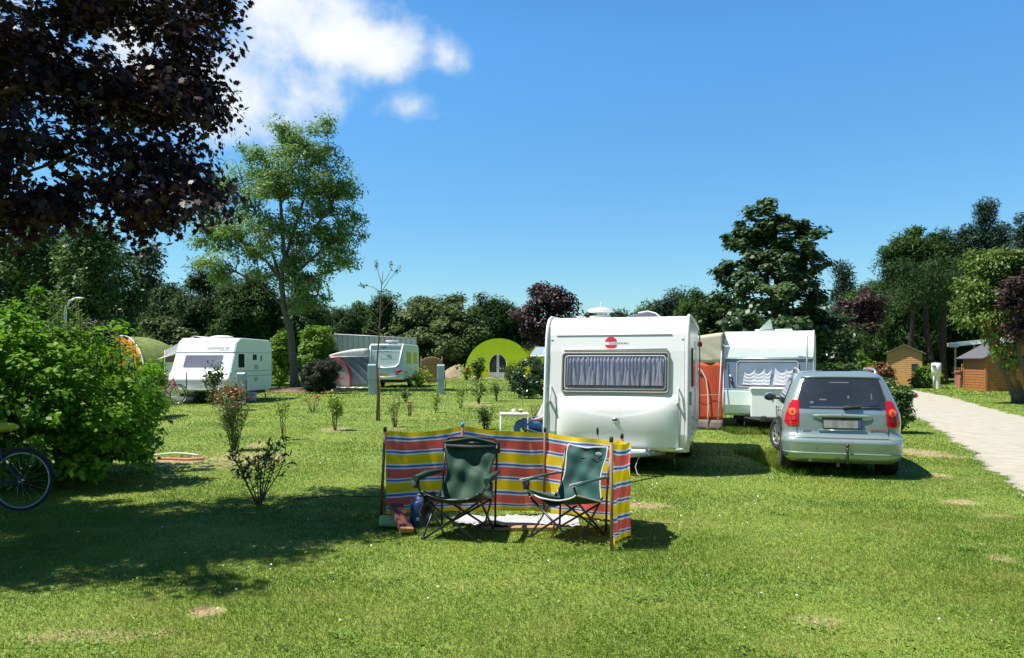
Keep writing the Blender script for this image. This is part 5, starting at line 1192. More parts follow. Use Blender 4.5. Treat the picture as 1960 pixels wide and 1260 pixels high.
def small_things():
    # blue container
    c = GY(800, 7.25); t = thing('water_container', 'dark blue plastic water container behind the left camp chair', 'container', (c.x, 7.40, 0))
    MB().lathez([(.001, 0), (.085, 0), (.095, .02), (.095, .22), (.085, .255), (.05, .275), (.045, .27), (.04, .30), (.001, .30)], (0, 0, 0), 24).build('tank', M['blueplastic'], t, fixn=False)
    MB().lathez([(.03, .30), (.032, .325), (.001, .33)], (0, 0, 0), 14).build('cap', M['blueplastic'], t, fixn=False); MB().box((-.01, -.096, .09), (.03, .006, .03)).build('tap', M['lgrey'], t, bevel=.004)
    # boards at the left
    t = tag(MB().box((0, 0, 0), (.13, .40, .05)).build('stained_board', M['brownboard'], None, bevel=.004), 'maroon stained board propped at an angle beside the blue container', 'board')
    t.location = (P(768, 0, 7.2).x, 7.18, .14); t.rotation_euler = (R(24), R(8), R(28))
    e = MB().box((0, -.212, 0), (.132, .03, .052)).build('sawn_end', M['board'], t, bevel=.002)
    m = MB(); m.box((0, 0, .055), (.30, .22, .10)); b = m.build('green_tray', M['palewood'], None, bevel=.03, segs=3); tag(b, 'pale green rounded tray lying under the maroon board at the windbreak foot', 'tray'); b.location = (P(752, 0, 7.3).x, 7.36, 0); b.rotation_euler = (R(-8), R(6), R(10))
    # plastic sheeting and loose boards under the windbreak
    rng = random.Random(4); ph = [rng.uniform(0, 6) for _ in range(6)]
    m = MB(); m.grid(lambda u, v: (-.62+1.3*u, 7.36+.42*v+.03*math.sin(u*11), .012+.035*(.5+.5*math.sin(u*17+ph[0]+v*5))*(.5+.5*math.sin(v*9+ph[1]+u*7))+.012*math.sin(u*47+v*31)**2), 90, 34)
    tag(m.build('plastic_sheet', M['sheet'], None, fixn=False), 'crumpled clear white plastic sheeting along the foot of the windbreak', 'plastic sheet')
    for (x, y, l, rz, lab) in ((.12, 7.22, .62, R(2), 'orange pine board lying flat between the two camp chairs'), (-.16, 7.21, .26, R(-4), 'short orange pine board lying left of the longer one between the chairs')):
        b = MB().box((0, 0, .02), (l, .09, .03)).build('pine_board', M['board'], None, bevel=.004); b.location = (x, y, .005); b.rotation_euler = (0, 0, rz); tag(b, lab, 'board', 'boards between the chairs')
    m = MB().tube([(x, 8.9+.1*math.sin(x*3)+.03*math.sin(x*11), .02+.015*math.sin(x*5)) for x in [-2.6+.12*k for k in range(20)]], .006, 5).build('loose_cord', M['dark'], None); tag(m, 'thin dark cord lying in the grass left of the windbreak', 'cord')
    # hoses by the big shrub
    h0 = G(350, 881)
    m = MB().tube([(h0.x-.55+.13*k, h0.y+.06*math.sin(k*.9), .02) for k in range(8)], .018, 6).build('garden_hose', M['rubber_hose'], None); tag(m, 'red hose lying on the grass right of the leafy shrub', 'hose')
    m = MB().tube([(h0.x-.75+.14*k, h0.y+.22+.08*math.sin(k*.5), .03+.05*math.sin(k*.4)) for k in range(8)], .016, 6).build('garden_hose', M['hose_w'], None); tag(m, 'pale grey hose arching beside the red one by the leafy shrub', 'hose')
    # table and what is on it
    Y = 14.; t = thing('camping_table', 'small white folding table left of the big caravan, holding two cups', 'table', (P(984, 0, Y).x, Y, 0))
    MB().box((0, 0, .665), (.54, .42, .022)).build('tabletop', M['white'], t, bevel=.006); MB().box((0, 0, .635), (.50, .38, .035)).build('apron', M['cream'], t, bevel=.003)
    for (x, y) in ((-.25, -.18), (.25, -.18), (-.25, .18), (.25, .18)): MB().tube([(x, y, .65), (x*1.04, y*1.04, 0)], .014, 8).build('leg', M['white2'], t)
    for (dx, mm, lab) in ((.12, 'cupred', 'glass cup of red drink on the small white table'), (-.01, 'whitecloth', 'pale cup on the white table, left of the red drink')):
        c = thing('drinking_cup', lab, 'cup', (P(984, 0, Y).x+dx, Y-.05, .676)); MB().lathez([(.001, 0), (.028, 0), (.034, .075), (.030, .075), (.026, .01), (.001, .01)], (0, 0, 0), 16).build('cup_body', M['white2'], c, fixn=False); MB().lathez([(.001, .062), (.0325, .062), (.0335, .052), (.0345, .03), (.032, .012)], (0, 0, 0), 16).build('contents', M[mm], c, fixn=False)
small_things()

# ================================================================== seated person
def skin_body(name, verts, edges, radii, m, parent, sub=2):
    me = bpy.data.meshes.new(name); me.from_pydata(verts, edges, []); o = bpy.data.objects.new(name, me); COL.objects.link(o); o.parent = parent
    sk = o.modifiers.new('skin', 'SKIN'); sk.use_smooth_shade = True
    lay = me.skin_vertices[0].data
    for i, r in enumerate(radii): lay[i].radius = (r, r) if not isinstance(r, tuple) else r
    lay[0].use_root = True
    sb = o.modifiers.new('sub', 'SUBSURF'); sb.levels = sub; sb.render_levels = sub
    dg = bpy.context.evaluated_depsgraph_get(); m2 = bpy.data.meshes.new_from_object(o.evaluated_get(dg)); o.modifiers.clear(); o.data = m2
    m2.materials.clear(); m2.materials.append(m)
    m2.polygons.foreach_set('material_index', [0]*len(m2.polygons)); m2.polygons.foreach_set('use_smooth', [True]*len(m2.polygons)); m2.update()
    return o
def person():
    Y = 14.0; hx = .45
    ch = thing('person_chair', 'low dark folding chair carrying the seated person beside the big caravan', 'camp chair', (hx, Y, 0), -R(90))
    chair_frame(ch, .25, .22, .36, .9)
    sling(ch, .25, .22, .36, .92, M['bluegrey'], .02, .1, seed=5)
    for s in (-1, 1): MB().tube([(s*.28, .25, .56), (s*.28, -.25, .55), (s*.26, -.24, .37)], .014, 8).build('armrest', M['black'], ch)
    t = thing('person', 'seated person in blue jeans and grey pullover, half hidden by the big white caravan', 'person', (hx, Y, 0))
    # facing -x; local x backwards of the person is +x
    hip = (.12, 0, .46); V = [hip, (.16, 0, .58), (.23, 0, .74), (.29, 0, .88), (.30, 0, .98), (.28, 0, 1.05), (.25, 0, 1.12), (.245, 0, 1.19)]
    Rr = [.135, .13, .145, .13, .055, .055, .088, .075]; E = [(i, i+1) for i in range(7)]
    def limb(pts, rs, root):
        a = root
        for p, r in zip(pts, rs): V.append(p); Rr.append(r); E.append((a, len(V)-1)); a = len(V)-1
        return a
    for s in (-1, 1):
        limb([(.08, s*.10, .46), (-.14, s*.115, .475), (-.34, s*.12, .47), (-.36, s*.12, .36), (-.30, s*.12, .20), (-.26, s*.12, .08), (-.32, s*.12, .05), (-.42, s*.125, .04)], [.085, .082, .065, .058, .055, .042, .042, .032], 0)
        limb([(.29, s*.15, .87), (.26, s*.205, .76), (.20, s*.215, .64), (.06, s*.15, .575), (-.04, s*.07, .555)], [.062, .052, .045, .036, .028], 3)
    b = skin_body('body', V, E, Rr, M['skin'], t)
    # clothes: cover the limbs a little proud of the skin
    def cloth(name, VV, EE, RR, m, sub=2): return skin_body(name, VV, EE, RR, m, b, sub)
    VV = [(.12, 0, .46)]; EE = []; RR = [.145]
    for s in (-1, 1):
        a = 0
        for p, r in zip([(.08, s*.10, .46), (-.14, s*.115, .478), (-.34, s*.12, .472), (-.365, s*.12, .36), (-.305, s*.12, .20), (-.265, s*.12, .10)], [.098, .092, .078, .07, .066, .062]): VV.append(p); RR.append(r); EE.append((a, len(VV)-1)); a = len(VV)-1
    cloth('jeans', VV, EE, RR, M['jeans'])
    VV = [(.13, 0, .52), (.16, 0, .60), (.23, 0, .75), (.29, 0, .88), (.295, 0, .95)]; EE = [(0, 1), (1, 2), (2, 3), (3, 4)]; RR = [.15, .145, .158, .142, .07]
    for s in (-1, 1):
        a = 3
        for p, r in zip([(.29, s*.155, .87), (.26, s*.21, .76), (.20, s*.22, .64), (.08, s*.16, .578)], [.075, .066, .058, .048]): VV.append(p); RR.append(r); EE.append((a, len(VV)-1)); a = len(VV)-1
    cloth('pullover', VV, EE, RR, M['shirt'])
    for s in (-1, 1):
        VV = [(-.02, s*.075, .56), (-.075, s*.045, .555)]; EE = [(0, 1)]; RR = [(.026, .018), (.034, .016)]
        for k in range(4):
            y = s*(.02+.020*k); L_ = [.052, .060, .058, .045][k]; i0 = 1; a = i0
            for q, r in ((.5, .0095), (.8, .009), (1.0, .008)): VV.append((-.085-L_*q, y-s*.01*q, .556-.022*q*q)); RR.append((r, r)); EE.append((a, len(VV)-1)); a = len(VV)-1
        a = 0
        for q in (.5, 1.): VV.append((-.03-.045*q, s*(.04-.035*q), .572+.012*q)); RR.append((.011, .011)); EE.append((a, len(VV)-1)); a = len(VV)-1
        skin_body('hand', VV, EE, RR, M['skin'], t, 2)
    h = MB(); h.ball((.25, 0, 1.145), (.098, .082, .118), 20, 14); h.ball((.15, 0, 1.13), (.022, .016, .022), 8, 6); h.ball((.172, 0, 1.08), (.02, .028, .012), 8, 6)
    for s in (-1, 1): h.ball((.255, s*.084, 1.13), (.022, .012, .032), 8, 6)
    h.build('head', M['skin'], b)
    for s in (-1, 1): MB().ball((.165, s*.032, 1.155), (.012, .014, .009), 8, 6).build('eye', M['dark'], b)
    MB().ball((.275, 0, 1.175), (.098, .090, .105), 18, 12).build('hair', M['hair'], b)
    for s in (-1, 1): MB().ball((-.37, s*.125, .045), (.12, .045, .04), 14, 8).build('shoe', M['dark'], b)
person()

# ================================================================== bicycles
def bicycle(name, label, loc, rz, framem, wheelm, lean=0, scale=1., r=.33, lady=False, cover=False):
    t = thing(name, label, 'bicycle', loc, rz); t.rotation_euler = (lean, 0, rz); t.scale = (scale,)*3
    def bw(x):
        m = MB(); m.tube([(x+r*math.cos(a*math.pi/20), 0, r+.01+r*math.sin(a*math.pi/20)) for a in range(40)], .016, 8, closed=True); w = m.build('wheel', M['dark'], t)
        m = MB(); m.tube([(x+(r-.022)*math.cos(a*math.pi/20), 0, r+.01+(r-.022)*math.sin(a*math.pi/20)) for a in range(40)], .011, 6, closed=True); m.build('rim', M[wheelm], w)
        m = MB()
        for k in range(18):
            a = k*math.pi/9; m.tube([(x+.02*math.cos(a+1.2), .02*(-1)**k, r+.01+.02*math.sin(a+1.2)), (x+(r-.03)*math.cos(a), 0, r+.01+(r-.03)*math.sin(a))], .0012, 3)
        m.cyl((x, -.04, r+.01), (x, .04, r+.01), .02, 10); m.build('spokes', M['chrome'], w)
    bw(-.52); bw(.52)
    bb = (-.08, 0, .30); st = (-.22, 0, .80); hd = (.30, 0, .86); hl = (.34, 0, .74); rx = (-.52, 0, r+.01); fx = (.52, 0, r+.01)
    m = MB(); T = lambda a, b, q=.016: m.tube([a, b], q, 8)
    T(bb, st); T(bb, hl, .019); (T((-.17, 0, .55), hd) if lady else T(st, hd)); T(hl, hd, .02)
    for s in (-1, 1): T((bb[0], s*.03, bb[2]), (rx[0], s*.06, rx[2]), .009); T((st[0]+.01, s*.02, .74), (rx[0], s*.06, rx[2]), .008)
    m.build('frame', M[framem], t)
    m = MB()
    for s in (-1, 1): m.tube([(.345, s*.05, .72), (.37, s*.06, .66), (.52, s*.06, r+.01)], .012, 8)
    m.tube([(.345, -.05, .72), (.345, .05, .72)], .014, 8); m.build('fork', M[framem], t)
    m = MB(); m.tube([hd, (.28, 0, .96), (.30, 0, 1.0)], .014, 8); m.tube([(.16, -.28, 1.02), (.26, -.24, 1.01), (.31, -.06, 1.0), (.31, .06, 1.0), (.26, .24, 1.01), (.16, .28, 1.02)], .012, 8); m.build('handlebar', M['chrome'], t)
    m = MB(); m.tube([st, (-.24, 0, .92)], .013, 8); m.build('seat_post', M['chrome'], t)
    m = MB(); m.ball((-.28, 0, .945), (.14, .075, .03), 14, 8); m.ball((-.16, 0, .945), (.09, .025, .022), 10, 6); m.build('saddle', M['dark'], t)
    m = MB(); m.lathex([(0, .001), (0, .09), (.004, .09)], (0, 0, 0), 24); cr = m.build('chainring', M['steel'], t); cr.rotation_euler = (0, 0, R(90)); cr.location = (bb[0], -.045, bb[2])
    m = MB(); m.tube([(bb[0], -.06, bb[2]), (bb[0]+.12, -.07, bb[2]-.11)], .009, 6); m.box((bb[0]+.12, -.12, bb[2]-.12), (.09, .08, .02)); m.tube([(bb[0], .06, bb[2]), (bb[0]-.12, .07, bb[2]+.11)], .009, 6); m.box((bb[0]-.12, .12, bb[2]+.12), (.09, .08, .02)); m.build('crank', M['chrome'], t)
    m = MB(); m.tube([(-.52+(r+.03)*math.cos(a), 0, r+.01+(r+.03)*math.sin(a)) for a in [R(20+14*k) for k in range(12)]], .018, 6); m.build('mudguard', M['dark' if cover else 'chrome'], t)
    m = MB(); m.tube([(-.28, -.06, .72), (-.72, -.06, .74), (-.72, .06, .74), (-.28, .06, .72)], .007, 6); m.tube([(-.68, -.06, .74), (-.54, -.06, r)], .006, 6); m.tube([(-.68, .06, .74), (-.54, .06, r)], .006, 6); m.build('luggage_rack', M['dark' if cover else 'chrome'], t)
    if cover: MB().ball((-.27, 0, .97), (.19, .12, .06), 14, 8).build('saddle_cover', M['lime_bag'], t)
    return t
bk = GY(55, 8.15)
bicycle('bicycle', 'dark blue bicycle with a yellow saddle cover in deep shade under the leafy shrub', (-5.93, 8.15, 0), R(183), 'bikeblue', 'bikerim', R(4), .95, cover=True, r=.34)
p0 = GY(338, 28.6)
for (dx, dy, rz, fm, wm, lab) in ((0, -.6, R(62), 'red', 'white2', 'red framed bicycle with pale wheels, frontmost of the cluster at the small caravan'), (-.5, -.1, R(20), 'lgrey', 'chrome', 'silver bicycle just behind the red one at the small caravan'), (-1.1, .2, R(150), 'bikeblue', 'white2', 'dark bicycle with white rims, leftmost of the cluster at the small caravan')):
    bicycle('bicycle', lab, (p0.x+dx, 28.2+dy, 0), rz, fm, wm, R(3), 1.15, lady=fm == 'red')

# ================================================================== pedestals, lamp, sheds
def pedestal(px, Y, ztop, w, label, box=.5, dark_side=True):
    c = GY(px, Y); t = thing('power_pedestal', label, 'electric pedestal', (c.x, Y, 0), R(3), 'blue grey hook-up pedestals')
    MB().box((0, 0, ztop*.24), (w*.86, w*.8, ztop*.48)).build('plinth', M['pedestal'], t, bevel=.012)
    MB().extx([(-w*.5, ztop*.485), (-w*.5, ztop*.96), (-w*.3, ztop), (w*.4, ztop), (w*.5, ztop*.96), (w*.5, ztop*.485)], -w*.5, w*.5).build('cabinet', M['pedestal'], t, bevel=.015)
    MB().box((0, -w*.505, ztop*.74), (w*.8, .01, ztop*.42)).build('door', M['pedestal'], t, bevel=.004)
    MB().box((w*.51, 0, ztop*.70), (.04, w*.5, .18)).build('socket', M['bluegrey'], t, bevel=.01)
    MB().tube([(w*.53, 0, ztop*.66), (w*.62, -.03, ztop*.4), (w*.56, -.05, .0)], .015, 6).build('power_lead', M['dark'], t)
pedestal(713, 37., 1.52, .42, 'blue grey electric pedestal left of the young staked tree, before the distant mint caravan')
pedestal(844, 37., 1.5, .36, 'blue grey electric pedestal between the mint caravan and the green hut')
pedestal(463, 27.5, 1.24, .30, 'blue grey electric pedestal against the right side of the small white caravan')
def white_pedestal():
    Y = 44.; s = FP/Y; c = GY(1792, Y); t = thing('water_pedestal', 'white round topped service pedestal at the far side of the gravel path', 'pedestal', (c.x, Y, 0))
    MB().lathez([(.001, 1.57), (.22, 1.56), (.26, 1.53), (.27, .76), (.001, .76)], (0, 0, 0), 24).build('cabinet', M['white2'], t, fixn=False)
    MB().lathez([(.19, .76), (.19, 0)], (.02, 0, 0), 20).build('column', M['white2'], t, fixn=False); MB().tube([(-.2, -.1, .76), (-.2, -.1, 0)], .06, 8).build('pipe', M['steel'], t)
    MB().ball((-.24, -.16, 1.38), (.12, .1, .09), 12, 8).build('lamp_head', M['grey'], t); MB().tube([(.28, 0, .8), (.4, -.1, .4), (.6, -.2, .02)], .02, 6).build('power_lead', M['dark'], t)
white_pedestal()
def lamp():
    Y = 30.; c = GY(125, Y); t = thing('street_lamp', 'grey curved single arm street lamp rising behind the leafy shrub', 'street lamp', (c.x, Y, 0)); z = P(0, 570, Y).z
    MB().tube([(0, 0, 0), (0, 0, z-.75), (.03, 0, z-.4), (.18, 0, z-.15), (.42, 0, z-.02)], [.07, .055, .05, .045, .04], 10).build('mast', M['steel'], t)
    MB().ball((.55, 0, z-.02), (.22, .08, .045), 14, 8).build('lamp_head', M['lgrey'], t)
lamp()
def sheds():
    Y = 50.; s = FP/Y; a, b = P(1701, 0, Y), P(1761, 0, Y); c = ((a.x+b.x)/2, Y, 0); w = (b.x-a.x); ze = P(0, 675, Y).z-.0; zr = P(0, 661, Y).z
    t = thing('garden_shed', 'small honey coloured timber shed with a gable roof in front of the dark pines', 'shed', c, R(-27))
    g = [(-w/2, 0), (w/2, 0), (w/2, ze), (0, zr), (-w/2, ze)]
    m = MB(); m.exty(g, 0, 2.2); m.build('wall', M['shedwood'], t)
    m = MB()
    nb = int(zr/.13)
    for k in range(nb):
        z = .02+.13*k; hw_ = w/2 if z < ze else w/2*(zr-z-.1)/(zr-ze)
        if hw_ > .1: m.box((0, -.012, z+.06), (hw_*2, .03, .118), rot=(R(-6), 0, 0))
    m.build('cladding', M['shedwood'], t)
    m = MB()
    for q in (-1, 1):
        d = Vector((q*(w/2+.22), 0, ze-.13))-Vector((0, 0, zr+.05)); m.add([(0, -.25, zr+.04), (0, 2.4, zr+.04), (q*(w/2+.22), 2.4, ze-.1), (q*(w/2+.22), -.25, ze-.1)], [(0, 1, 2, 3)])
    m.build('roof', M['felt'], t, thick=.06)
    wd = MB().box((w*.30, -.04, 1.28), (.42, .05, .42)).build('window', M['dark'], t, bevel=.01); MB().box((w*.30, -.06, 1.28), (.34, .03, .34)).build('pane', M['glass'], wd)
    # timber cabin to the right: its sunlit left wall and shaded front
    Y = 41.; c0 = P(1888, 0, Y); t = thing('log_cabin', 'orange brown timber cabin with grey felt gable roof behind the forked tree', 'cabin', (c0.x, Y, 0), R(-11))
    W, D, ze, zr = 3.0, 2.9, 1.95, 2.82
    m = MB(); m.exty([(0, 0), (W, 0), (W, ze), (W/2, zr), (0, ze)], 0, D); m.build('wall', M['shedwood2'], t)
    m = MB()
    for k in range(13): m.box((-.015, D/2, .075+.15*k), (.05, D, .135), rot=(0, R(7), 0))
    m.build('side_cladding', M['shedwood2'], t)
    m = MB()
    for k in range(18):
        z = .075+.15*k; x0 = 0 if z < ze else (z-ze)/(zr-ze)*W/2
        if x0 < W/2-.1: m.box((W/2, -.015, z), (W-2*x0, .05, .135), rot=(R(7), 0, 0))
    m.build('front_cladding', M['shedwood2'], t)
    for x, y in ((-.02, -.02), (-.02, D), (W, -.02)): MB().box((x, y, ze/2), (.12, .12, ze)).build('corner_post', M['shedwood2'], t, bevel=.01)
    m = MB(); dz = (zr-ze)/(W/2)*.35
    m.add([(-.35, -.45, ze-dz+.05), (W/2, -.45, zr+.05), (W/2, D+.4, zr+.05), (-.35, D+.4, ze-dz+.05)], [(0, 1, 2, 3)]); m.add([(W/2, -.45, zr+.05), (W+.35, -.45, ze-dz+.05), (W+.35, D+.4, ze-dz+.05), (W/2, D+.4, zr+.05)], [(0, 1, 2, 3)]); m.build('roof', M['felt'], t, thick=.07, bevel=.01)
    MB().box((W*.62, -.06, .95), (.85, .06, 1.85)).build('door', M['shedwood2'], t, bevel=.01)
    # white roofed mobile home behind it
    Y = 53.; a = P(1817, 0, Y); z0 = P(0, 661, Y).z; z1 = P(0, 651, Y).z
    t = thing('mobile_home', 'white roofed mobile home terrace standing behind the orange brown cabin', 'mobile home', (a.x, Y, 0), R(-28))
    m = MB(); m.add([(0, -.5, z0), (8.5, -.5, z0+.9), (8.5, 4, z0+1.0), (0, 4, z0+.1)], [(0, 1, 2, 3)]); m.build('roof', M['white2'], t, thick=.26)
    MB().box((.28, -.58, z0-.02), (.56, .06, .28)).build('fascia_end', M['steel'], t)
    MB().box((5.6, 1.2, z1*.5), (5.5, 3, z1)).build('wall', M['whitecloth'], t)
    for x in (.35, 1.5): MB().box((x, -.35, z0/2), (.12, .12, z0)).build('post', M['pole_l'], t)
    m = MB()
    for k in range(12): m.box((.45+.13*k, -.3, .75), (.07, .03, .9))
    m.box((1.2, -.3, 1.18), (1.7, .05, .07)); m.box((1.2, -.3, .34), (1.7, .05, .07)); m.build('railing', M['shedwood'], t)
    # painted wooden table thing beside it
    Y = 46.; a = P(1836, 0, Y); t = thing('barbecue_stand', 'salmon painted wooden stand at the left side of the timber cabin', 'barbecue', (a.x+.25, Y, 0))
    MB().box((0, 0, 1.02), (.82, .6, .10)).build('top', M['pinkstone'], t, bevel=.01); MB().box((.03, 0, .80), (.70, .5, .34)).build('hearth', M['pinkstone'], t, bevel=.01)
    for x in (-.24, .3): MB().box((x, 0, .33), (.16, .4, .62)).build('leg', M['pinkstone'], t, bevel=.01)
    m = MB()
    for k in range(5): m.box((.02+.085*k, .15, 1.28), (.06, .03, .45))
    m.build('backboard', M['shedwood'], t)
sheds()
# ================================================================== trees
def pm(px, py, Y): p = P(px, py, Y); return (p.x, p.y, p.z)
# tall airy ash
Y = 42.
lob = [L(585, 290, 62, 52, Y), L(500, 320, 62, 50, Y), L(560, 370, 95, 60, Y, -.5), L(640, 360, 45, 60, Y), L(440, 380, 60, 60, Y, .5), L(660, 440, 50, 42, Y), L(600, 460, 70, 50, Y, 1), L(480, 450, 75, 50, Y, -.5),
       L(410, 440, 50, 38, Y), L(650, 505, 38, 32, Y, -.6), L(540, 520, 60, 38, Y, 1.2), L(420, 515, 45, 25, Y, -1), L(585, 560, 48, 42, Y, .4), L(530, 250, 30, 22, Y), L(620, 240, 25, 18, Y)]
tree('ash_tree', 'tall airy ash tree with pale bare trunk, right of the small white caravan', GY(567, Y), lob, F['ash'], ncl=430, npc=120, lsize=.205, asp=.42, crad=.72, r0=.27, shell=.25, seed=21, flat=.7, up=.45, jit=.5,
     limbs=[(4, [pm(510, 500, Y), pm(470, 470, Y-.5), pm(430, 435, Y)]), (4, [pm(520, 480, Y+.5), pm(490, 410, Y+.8), pm(465, 350, Y)]), (5, [pm(540, 440, Y), pm(535, 360, Y-.3), pm(530, 290, Y)]), (5, [pm(560, 450, Y+.6), pm(585, 370, Y+.8), pm(600, 290, Y)]),
            (5, [pm(575, 480, Y-.5), pm(615, 420, Y-.6), pm(645, 370, Y)]), (4, [pm(570, 520, Y+.3), pm(620, 475, Y), pm(670, 450, Y)]), (4, [pm(580, 540, Y-.4), pm(615, 525, Y-.6), pm(650, 515, Y-.6)]), (3, [pm(500, 545, Y-.5), pm(450, 520, Y-.8)]), (3, [pm(580, 570, Y+.3), pm(610, 565, Y+.4)])],
     trunkpts=[pm(567, 748, Y), pm(562, 700, Y), pm(556, 640, Y), pm(545, 590, Y), pm(538, 540, Y), pm(545, 500, Y)], wt=.25, rmin=.02)
# purple maple overhead at top left
lob = [((-6.2, 6.9, 5.6), (2.4, 1.2, 1.7)), ((-5.1, 8.2, 5.0), (1.5, .9, 1.3)), ((-4.55, 8.9, 5.7), (1.1, .6, 1.1)), ((-4.0, 7.5, 4.1), (1.1, .6, .6)), ((-6.3, 5.9, 5.3), (1.6, .8, 1.2)), ((-8.8, 7.7, 5.6), (2.0, 1.2, 1.8)), ((-8.6, 8.3, 4.4), (1.3, .8, .8)), ((-5.3, 5.3, 5.2), (.9, .35, .5)), ((-6.8, 5.4, 4.6), (.9, .4, .6)), ((-3.7, 7.0, 3.08), (.95, .5, .24)), ((-5.4, 6.7, 3.05), (1.2, .6, .26)), ((-6.3, 6.0, 4.2), (1.2, .7, .8)), ((-3.05, 7.1, 3.15), (.35, .3, .20)), ((-3.25, 7.2, 3.65), (.5, .35, .28)), ((-3.5, 8.0, 4.9), (.5, .4, .4)), ((-3.75, 9.0, 6.0), (.5, .4, .5)), ((-5.2, 6.8, 3.9), (1.5, 1.1, .8)), ((-6.3, 6.5, 3.5), (1.6, 1.0, .55)),
       ((-3.6, 7.1, 3.3), (.9, .6, .30)), ((-4.7, 6.7, 3.15), (1.0, .6, .30)), ((-7.6, 7.0, 4.6), (1.9, 1.5, 1.6)), ((-3.6, 7.9, 4.5), (.6, .5, .5)), ((-7.0, 7.0, 7.4), (2.3, 1.1, 1.4)), ((-4.9, 7.0, 4.5), (1.0, .9, .8)), ((-5.2, 8.4, 6.4), (1.2, .8, .9))]
tree('purple_maple', 'dark purple maple whose leafy boughs hang into the top left of the view', (-7.6, 7.5), lob, F['purple'], ncl=560, npc=140, lsize=.072, asp=.95, shape='maple', crad=.34, r0=.17, shell=.2, seed=5, flat=.75, up=.35, jit=.45,
     trunkpts=[(-7.6, 7.5, -.1), (-7.55, 7.5, 1.2), (-7.5, 7.45, 2.4), (-7.2, 7.4, 3.4), (-7.0, 7.4, 4.6), (-6.6, 7.4, 5.8)], wt=.3, rmin=.008)
# deep green maple right of centre
Y = 33.
lob = [L(1455, 425, 45, 40, Y), L(1500, 450, 60, 42, Y), L(1540, 465, 42, 38, Y), L(1430, 470, 45, 38, Y), L(1490, 500, 80, 40, Y, -.6), L(1545, 500, 42, 30, Y), L(1420, 530, 48, 34, Y), L(1470, 555, 75, 45, Y, -1), L(1535, 560, 45, 45, Y), L(1480, 620, 85, 50, Y, .6), L(1550, 630, 55, 50, Y, .8), L(1385, 518, 26, 14, Y)]
tree('maple_tree', 'dense dark green maple towering behind the older caravan', GY(1490, Y), lob, F['maple'], ncl=280, npc=95, lsize=.20, asp=.85, shape='leaf6', crad=.48, r0=.24, shell=.42, seed=31, flat=.6, up=.75, jit=.35, topfrac=.9)
lob = [L(1385, 600, 40, 45, 36), L(1350, 620, 36, 45, 36), L(1420, 625, 30, 30, 30), L(1505, 620, 28, 22, 30)]
tree('small_maple', 'lower leafy maple filling the gap left of the tall dark maple', GY(1370, 36), lob, F['maple'], ncl=90, npc=90, lsize=.2, asp=.8, shape='leaf6', crad=.5, r0=.1, shell=.3, seed=32, flat=.6, up=.7)
tree('hedge_mass', 'broad dark tree mass low behind the older caravan', GY(1500, 37), [L(1480, 660, 90, 60, 37), L(1570, 650, 70, 60, 38), L(1400, 680, 70, 50, 38)], F['maple'], ncl=110, npc=100, lsize=.24, asp=.8, crad=.7, r0=.1, shell=.4, seed=33)
# conifers
def conifer(px, ptop, wpx, Y, label, seed, leaf='pine', name='pine_tree', group=None, narrow=False, pbot=700, ncl=None):
    s = FP/Y; lobs = []; h = pbot-ptop
    if narrow:
        for k in range(6): f = (k+.5)/6; lobs.append(L(px, ptop+h*f, max(6, wpx/2*(.12+.88*f)), h/6*.8, Y))
    else:
        rng = random.Random(seed)
        lobs.append(L(px+rng.uniform(-.1, .1)*wpx, ptop+h*.14, wpx*.20, h*.14, Y)); lobs.append(L(px+rng.uniform(-.25, -.05)*wpx, ptop+h*.28, wpx*.26, h*.15, Y)); lobs.append(L(px+rng.uniform(.1, .25)*wpx, ptop+h*.30, wpx*.26, h*.16, Y))
        lobs.append(L(px, ptop+h*.48, wpx*.46, h*.18, Y)); lobs.append(L(px-wpx*.12, ptop+h*.72, wpx*.42, h*.24, Y)); lobs.append(L(px+wpx*.15, ptop+h*.75, wpx*.40, h*.24, Y))
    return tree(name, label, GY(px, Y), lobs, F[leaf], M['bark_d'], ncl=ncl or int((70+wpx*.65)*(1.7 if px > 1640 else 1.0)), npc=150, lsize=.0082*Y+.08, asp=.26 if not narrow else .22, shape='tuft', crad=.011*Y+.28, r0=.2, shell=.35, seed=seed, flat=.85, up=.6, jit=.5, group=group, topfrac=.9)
PG = 'pines and conifers behind the campsite'
